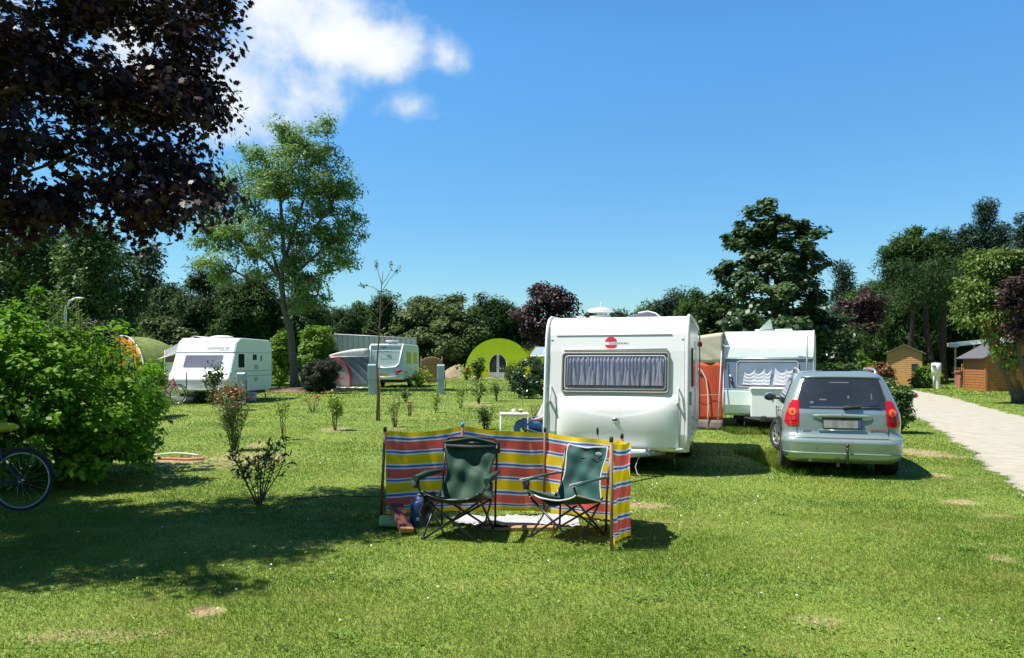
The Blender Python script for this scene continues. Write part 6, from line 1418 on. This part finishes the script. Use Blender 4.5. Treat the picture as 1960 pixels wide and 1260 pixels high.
for i, (px, pt, w, Y, lab, lf, nm, nar) in enumerate([
    (400, 500, 150, 52, 'broad dark pine behind the small white caravan, left of the ash trunk', 'pine', 'pine_tree', False),
    (480, 520, 130, 50, 'dark pine directly behind the small white caravan roof, right of the broad one', 'pine2', 'pine_tree', False),
    (330, 545, 100, 54, 'dark pine between the pale poplar and the broad pine', 'pine', 'pine_tree', False),
    (560, 560, 120, 60, 'shaded pine behind the ash trunk', 'pine', 'pine_tree', False),
    (640, 585, 100, 75, 'low distant pine above the white panelled wall', 'pine', 'pine_tree', False),
    (690, 580, 80, 82, 'low distant pine left of the thin staked tree', 'pine2', 'pine_tree', False),
    (735, 564, 66, 80, 'rounded dark pine just behind the thin staked tree', 'pine', 'pine_tree', False),
    (940, 565, 92, 92, 'dense dark pine between the olive crown and the purple plum', 'pine', 'pine_tree', False),
    (1000, 600, 90, 95, 'dark pine low behind the lime green hut', 'pine', 'pine_tree', False),
    (1140, 598, 70, 96, 'low pine peeping over the big caravan roof', 'pine', 'pine_tree', False),
    (1235, 582, 50, 88, 'small pine with a pointed top, first right of the big caravan dome aerial', 'pine2', 'pine_tree', False),
    (1285, 560, 70, 80, 'pointed pine stepping up towards the dark maple', 'spruce', 'pine_tree', False),
    (1330, 552, 80, 75, 'pine right next to the tall dark maple, on its left', 'pine2', 'pine_tree', False),
    (1190, 594, 60, 95, 'lowest pine behind the big caravan roof light', 'pine', 'pine_tree', False),
    (1615, 508, 60, 62, 'pointed blue green spruce standing right of the dark maple', 'spruce', 'spruce_tree', True),
    (1660, 545, 90, 60, 'dark pine between the pointed spruce and the tall pine group', 'pine2', 'pine_tree', False),
    (1735, 432, 130, 58, 'tallest dark pine rising over the small timber shed', 'pine2', 'pine_tree', False),
    (1800, 440, 110, 60, 'tall pine right of the tallest one', 'pine', 'pine_tree', False),
    (1848, 420, 60, 66, 'open topped pine above the yellow green tree', 'spruce', 'pine_tree', False),
    (1886, 402, 46, 66, 'slender spruce with a needle like tip above the yellow green tree', 'spruce', 'spruce_tree', True),
    (1916, 440, 60, 70, 'pale blue green cedar top near the right edge', 'spruce', 'cedar_tree', True),
    (1958, 425, 56, 64, 'spruce cut by the right edge of the view', 'spruce', 'spruce_tree', True),
    (1860, 560, 150, 62, 'dark pine filling the shade under the yellow green tree', 'pine', 'pine_tree', False),
    (1945, 560, 130, 60, 'dark pine behind the cabin roof', 'pine', 'pine_tree', False)]):
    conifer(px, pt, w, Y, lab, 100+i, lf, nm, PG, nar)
# bare pine trunks in the shade right of the shed
for i, (px, pt, r, lab) in enumerate([(1783, 560, .22, 'leaning bare pine trunk right of the small shed'), (1806, 560, .24, 'straight bare pine trunk just left of the white pedestal'), (1745, 560, .2, 'bare pine trunk hidden behind the small shed roof')]):
    b = GY(px, 53); t = thing('pine_tree', lab, 'tree', b, 0, 'bare pine trunks'); z = P(0, pt, 53).z
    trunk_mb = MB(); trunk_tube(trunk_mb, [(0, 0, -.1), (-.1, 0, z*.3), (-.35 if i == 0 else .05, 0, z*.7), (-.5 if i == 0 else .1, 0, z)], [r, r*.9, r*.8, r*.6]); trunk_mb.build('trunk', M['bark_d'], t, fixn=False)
    C = np.array([[random.uniform(-2, 2), random.uniform(-1, 1), z+random.uniform(-1, 2)] for _ in range(16)]); rng = np.random.default_rng(i); n = 16*110; idx = np.repeat(np.arange(16), 110); g = rng.normal(size=(n, 3))*.4
    npmesh('crown', leafverts(C[idx]+g, g+rng.normal(size=(n, 3))*.4, g+rng.normal(size=(n, 3))*.5+[0, 0, .3], np.full(n, .4), .3, 'tuft', rng), 8, F['pine'], rng.random(n), t)
# poplars at the left
def lobcol(px, pt, w, Y, n=6, bot=700):
    h = bot-pt; return [L(px+random.uniform(-.12, .12)*w, pt+h*(k+.5)/n, w/2*(.55+.45*min(1, (k+.6)/2.2)), h/n*.75, Y) for k in range(n)]
random.seed(3)
for i, (px, pt, w, Y, lf, lab) in enumerate([(60, 395, 190, 58, 'poplar', 'broad tall poplar behind the dark purple boughs, leftmost'), (165, 432, 120, 56, 'poplar', 'tall poplar right of the leftmost one'), (-60, 400, 160, 58, 'poplar', 'tall poplar cut by the left edge of the view'),
      (285, 468, 66, 66, 'poplar2', 'pale narrow poplar standing alone against the sky'), (220, 470, 90, 62, 'poplar', 'shaded poplar between the tall group and the pale one')]):
    tree('poplar_tree', lab, GY(px, Y), lobcol(px, pt, w, Y), F[lf], ncl=190 if w > 100 else 100, npc=110, lsize=.34, asp=.6, crad=1.05, r0=.25, shell=.3, seed=60+i, flat=1.1, group='poplars on the left')
# mid distance round crowns
tree('willow_tree', 'broad olive green rounded tree behind the mint caravan and wicker fence', GY(835, 82), [L(830, 610, 78, 42, 82), L(780, 640, 48, 50, 80), L(885, 630, 45, 50, 82), L(840, 660, 85, 50, 80), L(865, 585, 30, 16, 84), L(810, 590, 30, 18, 84)], F['olive'], ncl=260, npc=110, lsize=.50, asp=.38, crad=1.25, r0=.4, shell=.5, seed=71, flat=.6, up=.8, jit=.4)
tree('plum_tree', 'purple leaved plum tree behind the lime green hut, left of the big caravan', GY(1050, 68), [L(1045, 575, 42, 30, 68), L(1075, 600, 32, 40, 68), L(1015, 610, 32, 36, 68), L(1050, 640, 52, 42, 68), L(1030, 556, 18, 14, 68), L(1090, 575, 14, 16, 68)], F['plum'], ncl=130, npc=85, lsize=.34, asp=.55, crad=.85, r0=.25, shell=.2, seed=72)
tree('plum_tree', 'dusky purple plum tree behind and right of the dark maple, before the pines', GY(1645, 46), [L(1650, 590, 42, 34, 46), L(1620, 620, 34, 36, 46), L(1655, 640, 30, 36, 46)], F['plum'], ncl=110, npc=85, lsize=.26, asp=.55, crad=.6, r0=.16, shell=.2, seed=73)
tree('young_tree', 'thin leaved brownish tree left of the small shed', GY(1630, 44), [L(1615, 655, 35, 30, 44), L(1640, 670, 22, 30, 44)], F['olive'], ncl=50, npc=70, lsize=.22, crad=.5, r0=.1, shell=.2, seed=74)
# robinia with the forked trunk at the right
Y = 29.
lob = [L(1905, 500, 55, 30, Y), L(1940, 540, 60, 45, Y), L(1870, 545, 40, 28, Y), L(1850, 590, 40, 26, Y), L(1895, 600, 60, 45, Y), L(1930, 490, 55, 25, Y), L(1985, 520, 60, 45, Y), L(1965, 620, 40, 50, Y), L(1925, 670, 30, 30, Y, -.5)]
tree('robinia_tree', 'yellow green drooping robinia with a forked trunk at the right edge beside the gravel path', GY(1950, Y), lob, F['robinia'], M['bark'], ncl=230, npc=105, lsize=.15, asp=.5, crad=.42, r0=.26, shell=.2, seed=81, flat=.6, hang=.22, up=.6,
     trunkpts=[pm(1957, 775, Y), pm(1938, 735, Y), pm(1918, 700, Y), pm(1902, 660, Y), pm(1893, 625, Y), pm(1905, 590, Y)], rmin=.014)
t = tree('purple_cherry', 'purple leaved cherry growing through the right side of the yellow green robinia', GY(1990, 28), [L(1950, 560, 42, 35, 27.5), L(1925, 580, 32, 24, 27.5), L(1965, 620, 35, 40, 27.5), L(1990, 560, 50, 60, 27.5)], F['plum'], ncl=110, npc=75, lsize=.14, asp=.6, crad=.36, r0=.14, shell=.15, seed=82, trunkpts=[pm(1985, 775, 28), pm(1965, 720, 28), pm(1950, 680, 28), pm(1948, 640, 28)])
# orange limbs of the robinia
t = bpy.data.objects['robinia_tree']; m = MB(); b = t.location
def rel(px, py, Yq): p = P(px, py, Yq)-b; return (p.x, p.y, p.z)
m.tube([rel(1916, 690, 28.8), rel(1905, 655, 28.7), rel(1895, 620, 28.7), rel(1880, 603, 28.6)], [.15, .13, .10, .06], 10); m.tube([rel(1893, 618, 28.7), rel(1905, 600, 28.6), rel(1916, 585, 28.6)], [.08, .06, .03], 8)
m.tube([rel(1948, 740, 28.8), rel(1935, 712, 28.7), rel(1958, 690, 28.6), rel(1975, 668, 28.6)], [.16, .12, .10, .07], 10); m.build('limb', M['bark_r'], t, fixn=False)

# ------------------------------------------------------------------ shrubs and hedges
lob = [((-6.19, 9.80, 1.6), (.95, .85, .62)), ((-6.97, 10.00, 1.5), (1.0, .9, .8)), ((-5.51, 9.80, 1.15), (.72, .8, .55)), ((-6.14, 9.60, .8), (1.1, .9, .6)), ((-7.07, 9.70, .8), (1.3, 1.0, .7)), ((-5.36, 9.90, .78), (.62, .7, .40)), ((-6.55, 9.60, 1.95), (.55, .45, .30)), ((-5.51, 10.20, .35), (.5, .6, .2)), ((-7.90, 9.90, 1.2), (1.2, 1.0, .9))]
lob += [((-6.5, 9.5, .38), (1.2, .85, .36)), ((-5.55, 9.9, .32), (.7, .8, .28)), ((-6.4, 11.2, 1.2), (1.2, .9, .9)), ((-7.4, 11.0, 1.3), (1.2, .9, 1.0)), ((-5.9, 11.0, .7), (.7, .9, .6)), ((-7.2, 9.0, .8), (.9, .5, .6))]
rs = np.random.default_rng(91); tips = [(-7.3+2.2*rs.random(), 9.6+.7*rs.random(), 0) for _ in range(34)]
tips = [(x, y, 2.14+.40*max(0, 1-abs(x+6.45)/1.3)*rs.random()+.12*rs.random()-.6*max(0, (x+5.8))) for x, y, _ in tips]
sh = tree('leafy_shrub', 'big fresh green leafy shrub at the left with shoots standing up from its top', (-5.9, 9.8), lob, F['bush'], M['twig'], ncl=760, npc=56, lsize=.085, asp=.62, shape='leaf6', crad=.20, r0=.05, shell=.45, seed=90, flat=.8, up=.75, jit=.38, cat='shrub', parts=('stems', 'foliage'), extra=tips[:6], topfrac=.5, rmin=.005)
rng = np.random.default_rng(92)
for (x, y, z) in tips:
    bx, by, bz = x-sh.location.x+.05, y-sh.location.y, z-.45; tx, ty, tz = x-sh.location.x, y-sh.location.y, z+.12
    VS = []; n_ = 0; m = MB(); m.tube([(bx, by, bz), (tx, ty, tz)], [.006, .003], 4); stm = m.build('shoot', M['twig_g'], sh, fixn=False)
    for k in range(16):
        f = k/15; c = np.array([bx+(tx-bx)*f, by+(ty-by)*f, bz+(tz-bz)*f]); a = k*math.pi/2+(k % 2)*1.57; d = np.array([math.cos(a), math.sin(a), .55])
        s = .085*(1-.45*f); VS.append(leafverts((c+d*s*.5)[None], np.array([[-d[0]*.5, -d[1]*.5, 1.]]), d[None], np.array([s]), .62, 'leaf6', rng)); n_ += 1
    npmesh('leaves', np.concatenate(VS), 8, F['bush'], .4+.6*rng.random(n_), stm)
b = tree('dark_hedge', 'dark flat topped hedge just behind the leafy shrub, below the street lamp', GY(190, 24), [L(165, 660, 60, 40, 24), L(190, 690, 40, 70, 24), L(120, 680, 60, 60, 24), L(180, 632, 48, 12, 24)], F['dkhedge'], ncl=120, npc=130, lsize=.12, asp=.4, crad=.38, r0=.08, shell=.7, seed=93, cat='hedge', parts=('stems', 'foliage'))
tree('garden_shrub', 'yellow green shrub spilling over between the leafy shrub and the bicycles', GY(285, 22), [L(265, 738, 46, 38, 22), L(298, 728, 20, 20, 22.5), L(240, 745, 50, 45, 21), L(270, 780, 50, 40, 21)], F['bright'], ncl=110, npc=100, lsize=.085, asp=.55, shape='leaf6', crad=.30, r0=.04, shell=.4, seed=94, cat='shrub', parts=('stems', 'foliage'), rmin=.006)
tree('garden_shrub', 'mid green bush behind the mossy hut and awning', GY(345, 50), [L(320, 640, 35, 28, 50), L(360, 655, 40, 22, 50), L(300, 630, 26, 20, 50)], F['olive'], ncl=80, npc=90, lsize=.3, crad=.7, r0=.08, shell=.4, seed=95, cat='shrub', parts=('stems', 'foliage'))
tree('clipped_bush', 'very dark clipped cone shaped bush right of the ash trunk', GY(612, 38), [L(616, 703, 38, 13, 38), L(615, 718, 38, 15, 38), L(612, 732, 32, 14, 38), L(610, 745, 24, 10, 38)], F['dkhedge'], ncl=330, npc=150, lsize=.12, asp=.35, crad=.24, r0=.05, shell=.4, seed=96, cat='bush', parts=('stems', 'foliage'), shape='tuft', topfrac=.4)
tree('garden_shrub', 'bright yellow green shrub behind the clipped bush, right of the ash trunk', GY(610, 47), [L(608, 650, 30, 28, 47), L(620, 680, 28, 30, 47), L(598, 690, 26, 35, 46)], F['bright'], ncl=100, npc=100, lsize=.2, crad=.42, r0=.06, shell=.45, seed=97, cat='shrub', parts=('stems', 'foliage'))
tree('garden_shrub', 'bright green shrub between the small caravan and the ash trunk', GY(535, 46), [L(537, 680, 20, 45, 46), L(530, 715, 20, 25, 46)], F['bright'], ncl=70, npc=90, lsize=.19, crad=.4, r0=.06, shell=.3, seed=98, cat='shrub', parts=('stems', 'foliage'))
tree('young_tree', 'dark leafy tree low around the ash trunk', GY(580, 50), [L(590, 610, 42, 40, 50), L(550, 620, 30, 40, 50)], F['maple'], ncl=80, npc=90, lsize=.25, crad=.6, r0=.08, shell=.3, seed=99)
tree('laurel_bush', 'glossy dark laurel bush left of the big caravan', GY(1012, 33), [L(1015, 715, 34, 26, 33), L(1008, 738, 32, 20, 33), L(1028, 742, 28, 18, 33), L(1030, 700, 22, 16, 33.3), L(990, 725, 14, 16, 33), L(1012, 752, 28, 10, 33)], F['laurel'], ncl=150, npc=75, lsize=.11, asp=.45, shape='leaf6', crad=.24, r0=.04, shell=.6, seed=120, cat='bush', parts=('stems', 'foliage'))
tree('rose_bush', 'broad green rose bush right of the silver car beside the gravel path', GY(1722, 17), [L(1715, 765, 26, 26, 17), L(1722, 790, 24, 28, 17), L(1700, 745, 22, 18, 17.2), L(1735, 755, 14, 12, 17)], F['rose'], ncl=170, npc=60, lsize=.065, asp=.55, shape='leaf6', crad=.16, r0=.02, shell=.4, seed=121, cat='bush', parts=('stems', 'foliage'), rmin=.005)
rb = [o for o in bpy.data.objects if o.name.startswith('rose_bush')][0]; p = P(1754, 758, 16.9)-rb.location
m = MB(); m.tube([(p.x-.14, 0, p.z-.05), (p.x, p.y, p.z)], .004, 4); m.ball(p, (.045, .035, .028), 8, 6); m.build('flower', F['redbloom'], rb)
for i, (px, py, rx, ry, Y, lf, nm, lab) in enumerate([(1590, 690, 40, 30, 38, 'laurel', 'garden_shrub', 'glossy green shrub right behind the older caravan'), (1600, 712, 45, 16, 30, 'rose', 'rose_bush', 'low spreading rose bush above the silver car roof'), (1640, 695, 26, 26, 42, 'bright', 'garden_shrub', 'bright green bush between the older caravan and the shed'),
      (1685, 712, 20, 14, 36, 'rosered', 'barberry_bush', 'low dark red barberry bush left of the small shed'), (1775, 718, 16, 16, 46, 'bright', 'garden_shrub', 'small bright bush right of the timber shed'), (1765, 730, 10, 8, 46, 'olive', 'garden_shrub', 'tiny olive bush at the foot of the timber shed'), (1572, 668, 30, 30, 46, 'laurel', 'garden_shrub', 'shrub below the yellow blur behind the older caravan')]):
    s = FP/Y; tree(nm, lab, GY(px, Y), [L(px, py, rx, ry, Y), L(px+rx*.3, py+ry*.7, rx*.8, ry*.8, Y), L(px-rx*.4, py+ry*.9, rx*.7, ry*.7, Y)], F[lf], ncl=70, npc=75, lsize=.0045*Y+.02, asp=.55, crad=.011*Y, r0=.03, shell=.3, seed=130+i, cat='shrub', parts=('stems', 'foliage'), rmin=.008)
b = GY(1570, 60); t = thing('play_frame', 'yellow blurred garden structure glimpsed between the older caravan and the trees', 'structure', b)
z = P(0, 642, 60).z
MB().add([(-.9, 0, z-.5), (0, 0, z), (.9, 0, z-.6), (.9, .8, z-.6), (0, .8, z), (-.9, .8, z-.5)], [(0, 1, 4, 5), (1, 2, 3, 4)]).build('roof', M['yellowp'], t, thick=.12)
for x in (-.8, 0, .8): MB().tube([(x, .2, 0), (x, .2, z-.5)], .06, 6).build('post', M['yellowp'], t)
MB().box((0, .3, z-1.0), (1.6, .06, .5)).build('side_panel', M['yellowp'], t, bevel=.01)
# bedding roses and saplings in the lawn
RG = 'young roses and shrubs set in the lawn'
def rs_(px, pb, pt, w, lf, lab, seed, **k):
    b = G(px, pb); s = FP/b.y; h = (pb-pt)/s
    kw = dict(stems=10, npl=260, lsize=.055, sr=.006); kw.update(k); kw['npl'] = int(kw['npl']*1.5); kw['lsize'] *= 1.15
    return shrub(kw.pop('name', 'rose_bush'), lab, (b.x, b.y), h, w/s, F[lf], seed=seed, group=RG, **kw)
rs_(449, 862, 757, 62, 'rose', 'tall twiggy rose bush with reddish leaves at its top, nearest to the small caravan', 1, stems=26, npl=900, lsize=.045, stemm=M['twig_g'], bloom=F['pinkbloom'], nb=12, bs=.05, spread=1.0)
rs_(446, 785, 742, 66, 'rosered', 'bronze red leaved rose in front of the small caravan wheel', 2, stems=22, npl=900, lsize=.12, sr=.012, crad=.12)
rs_(408, 776, 698, 46, 'dkrose', 'sparse dark rose standing before the nose of the small caravan', 3, stems=9, npl=320, lsize=.13, sr=.012, crad=.09)
rs_(388, 772, 742, 40, 'dkrose', 'low dark shrub under the drawbar of the small caravan', 4, stems=10, npl=500, lsize=.12, sr=.01, crad=.1)
rs_(497, 967, 852, 105, 'dkrose', 'dark leaved open shrub in the foreground at the edge of the shade', 5, name='rhododendron', stems=9, npl=300, lsize=.062, asp=.34, shape='leaf6', crad=.028, forks=4, low=.35, spread=1.25)
b = G(500, 965); t = [o for o in bpy.data.objects if o.name.startswith('rhododendron') and o.type == 'EMPTY'][0]; rng = np.random.default_rng(6)
m = MB(); pts = [(.0, 0, 0), (.10, 0, .18), (.22, 0, .36), (.29, 0, .55), (.31, 0, .78)]; m.tube(pts, [.008, .007, .006, .005, .003], 5); m.build('leader_stem', M['twig'], t, fixn=False)
C = np.array([[.22+.09*q+rng.normal()*.03, rng.normal()*.03, .36+.42*q] for q in (.1, .2, .3, .35, .5, .52, .55, .8, .82, .9, .95, .98, 1, 1, .97, .96)]); npmesh('leader_leaves', leafverts(C, rng.normal(size=(16, 3))*.5+[0, 0, .8], rng.normal(size=(16, 3)), np.full(16, .07), .36, 'leaf6', rng), 8, F['dkrose'], rng.random(16), t)
rs_(543, 842, 762, 26, 'roseyel', 'thin yellow green sapling rose left of the white flowered one', 7, stems=5, npl=170, lsize=.05, top=.55, stemm=M['twig_g'])
rs_(597, 790, 752, 50, 'rosered', 'bare branched rose with a few red blooms near the mulch bed', 8, stems=9, npl=50, lsize=.05, bloom=F['redbloom'], nb=2, bs=.07)
rs_(641, 824, 760, 36, 'roseyel', 'leafy rose bush with one white bloom at its top', 9, stems=8, npl=420, lsize=.065, top=.35, stemm=M['twig_g'], bloom=F['whitebloom'], nb=1, bs=.08)
rs_(757, 818, 752, 48, 'roseyel', 'tall wispy rose right behind the staked tree', 10, stems=10, npl=200, lsize=.05, stemm=M['twig'])
rs_(783, 797, 768, 24, 'rosered', 'small reddish twiggy rose right of the wispy one', 11, stems=8, npl=60, lsize=.045)
rs_(834, 790, 745, 18, 'roseyel', 'narrow pale rose before the right hand blue grey pedestal', 12, stems=4, npl=140, lsize=.07)
rs_(881, 782, 733, 26, 'roseyel', 'pale yellow green rose right of the blue grey pedestal', 13, stems=5, npl=130, lsize=.07)
rs_(916, 773, 725, 36, 'dkrose', 'dark leaved rose in the middle of the lawn bed', 14, stems=8, npl=200, lsize=.09)
rs_(952, 768, 733, 24, 'rose', 'short green rose right of the dark leaved one', 15, stems=7, npl=200, lsize=.08, stemm=M['twig_g'])
rs_(930, 822, 780, 40, 'dkrose', 'compact dark purple green bush just above the windbreak', 16, stems=12, npl=420, lsize=.055)
rs_(978, 735, 700, 34, 'olive', 'loose olive shrub between the green hut door and the laurel', 17, stems=12, npl=600, lsize=.16, sr=.015, crad=.15)
rs_(1005, 758, 742, 60, 'olive', 'low untidy growth at the foot of the laurel', 18, stems=14, npl=420, lsize=.10, sr=.01, crad=.1, name='ground_shrub')
rs_(805, 742, 712, 40, 'roseyel', 'weedy yellow green clump right of the mint caravan', 19, stems=10, npl=260, lsize=.2, sr=.02, crad=.2, name='ground_shrub')
rs_(665, 742, 712, 18, 'roseyel', 'small green plant in front of the red edged awning', 20, stems=6, npl=240, lsize=.2, sr=.02, crad=.12)
rs_(775, 770, 745, 30, 'rose', 'low rose in the shade of the ash tree right of the staked tree', 21, stems=7, npl=160, lsize=.09)
rs_(915, 718+8, 690, 26, 'rose', 'rose with a red bloom standing in front of the lime green hut', 22, stems=8, npl=420, lsize=.28, sr=.03, bloom=F['redbloom'], nb=2, bs=.28, crad=.2)
rs_(893, 728, 704, 22, 'roseyel', 'small red flowering plant on the sandy bank left of the green hut', 23, stems=7, npl=120, lsize=.25, sr=.03, bloom=F['redbloom'], nb=3, bs=.25, crad=.2)
rs_(1020, 800, 768, 40, 'rosered', 'nearly bare thin twigs left of the big caravan', 24, stems=7, npl=14, lsize=.04)
# young staked tree
Y = 20.5; b = GY(722, Y); t = thing('young_tree', 'slender young tree with bare stem and few leaf sprays, tied to a stake', 'tree', b)
def rel2(px, py, dy=0): p = P(px, py, Y+dy)-b; return (p.x, p.y, p.z)
m = MB(); m.tube([rel2(722, 806), rel2(723, 760), rel2(721, 700), rel2(725, 650), rel2(728, 600), rel2(730, 548), rel2(733, 520)], [.035, .03, .026, .022, .018, .013, .008], 8)
ends = []
for pts in ([(730, 560), (745, 535), (757, 522), (768, 512)], [(731, 545), (742, 530), (748, 515), (752, 505)], [(731, 545), (726, 530), (722, 515), (719, 500)], [(730, 560), (715, 550), (700, 547), (690, 545)], [(729, 600), (745, 580), (758, 570), (768, 566)], [(728, 615), (715, 600), (706, 596), (698, 590)], [(727, 640), (712, 634), (702, 630), (694, 632)], [(727, 650), (742, 636), (752, 634), (760, 630)]):
    q = [rel2(x, y, random.uniform(-.2, .2)) for x, y in pts]; m.tube(q, [.010, .008, .006, .004], 5); ends.append(q)
m.build('trunk', M['twig'], t, fixn=False)
rng = np.random.default_rng(8); C = []
for q in ends:
    for k in range(26): a = q[2]; c = q[3]; f = rng.random()*1.25-.15; C.append([a[0]+(c[0]-a[0])*f+rng.normal()*.03, a[1]+rng.normal()*.04, a[2]+(c[2]-a[2])*f+rng.normal()*.03])
C = np.array(C); n = len(C); npmesh('crown', leafverts(C, rng.normal(size=(n, 3))*.6+[0, 0, .6], rng.normal(size=(n, 3))+[0, 0, .5], np.full(n, .085), .42, 'leaf6', rng), 8, F['rose'], rng.random(n), t)
MB().tube([(.06, .02, 0), (.05, .02, 1.5)], .022, 8).build('stake', M['pole_l'], t)
# far wood closing the view behind everything
def far_wood():
    rng = np.random.default_rng(77); C = []
    for x in np.linspace(-130, 140, 170):
        for k in range(7): C.append([x+rng.normal()*1.2, 118+rng.normal()*5, .5+(6.2+1.3*math.sin(x*.21)+.8*math.sin(x*.57))*rng.random()])
    for x in np.linspace(-70, 70, 110):  # unseen trees behind the camera, added for dark reflections and less fill light
        for k in range(9): C.append([x+rng.normal(), -30+rng.normal()*3, .5+12*rng.random()])
    for x in np.linspace(-75, -42, 50):
        for k in range(8): C.append([x, 72+rng.normal()*3, .5+12*rng.random()])
    for x in np.linspace(42, 80, 60):
        for k in range(9): C.append([x+rng.normal(), 74+rng.normal()*3, .5+min(12, 4+(x-42)*.6)*rng.random()])
    for x in np.linspace(-38, 44, 120):
        for k in range(4): C.append([x, 100+rng.normal()*3, .4+4.2*rng.random()])
    C = np.array(C); npc = 55; n = len(C)*npc; idx = np.repeat(np.arange(len(C)), npc); g = nrm(rng.normal(size=(n, 3)))*(rng.random(n)**.4)[:, None]*2.0
    tag(npmesh('far_wood', leafverts(C[idx]+g, g+rng.normal(size=(n, 3))*.4+[0, 0, .6], g+rng.normal(size=(n, 3)), np.full(n, .8), .5, 'kite', rng), 4, F['pine'], rng.random(n)), 'dark woodland closing off the background behind the campsite, with an added row behind the camera', 'woodland', kind='stuff')
far_wood()
bpy.context.view_layer.update()
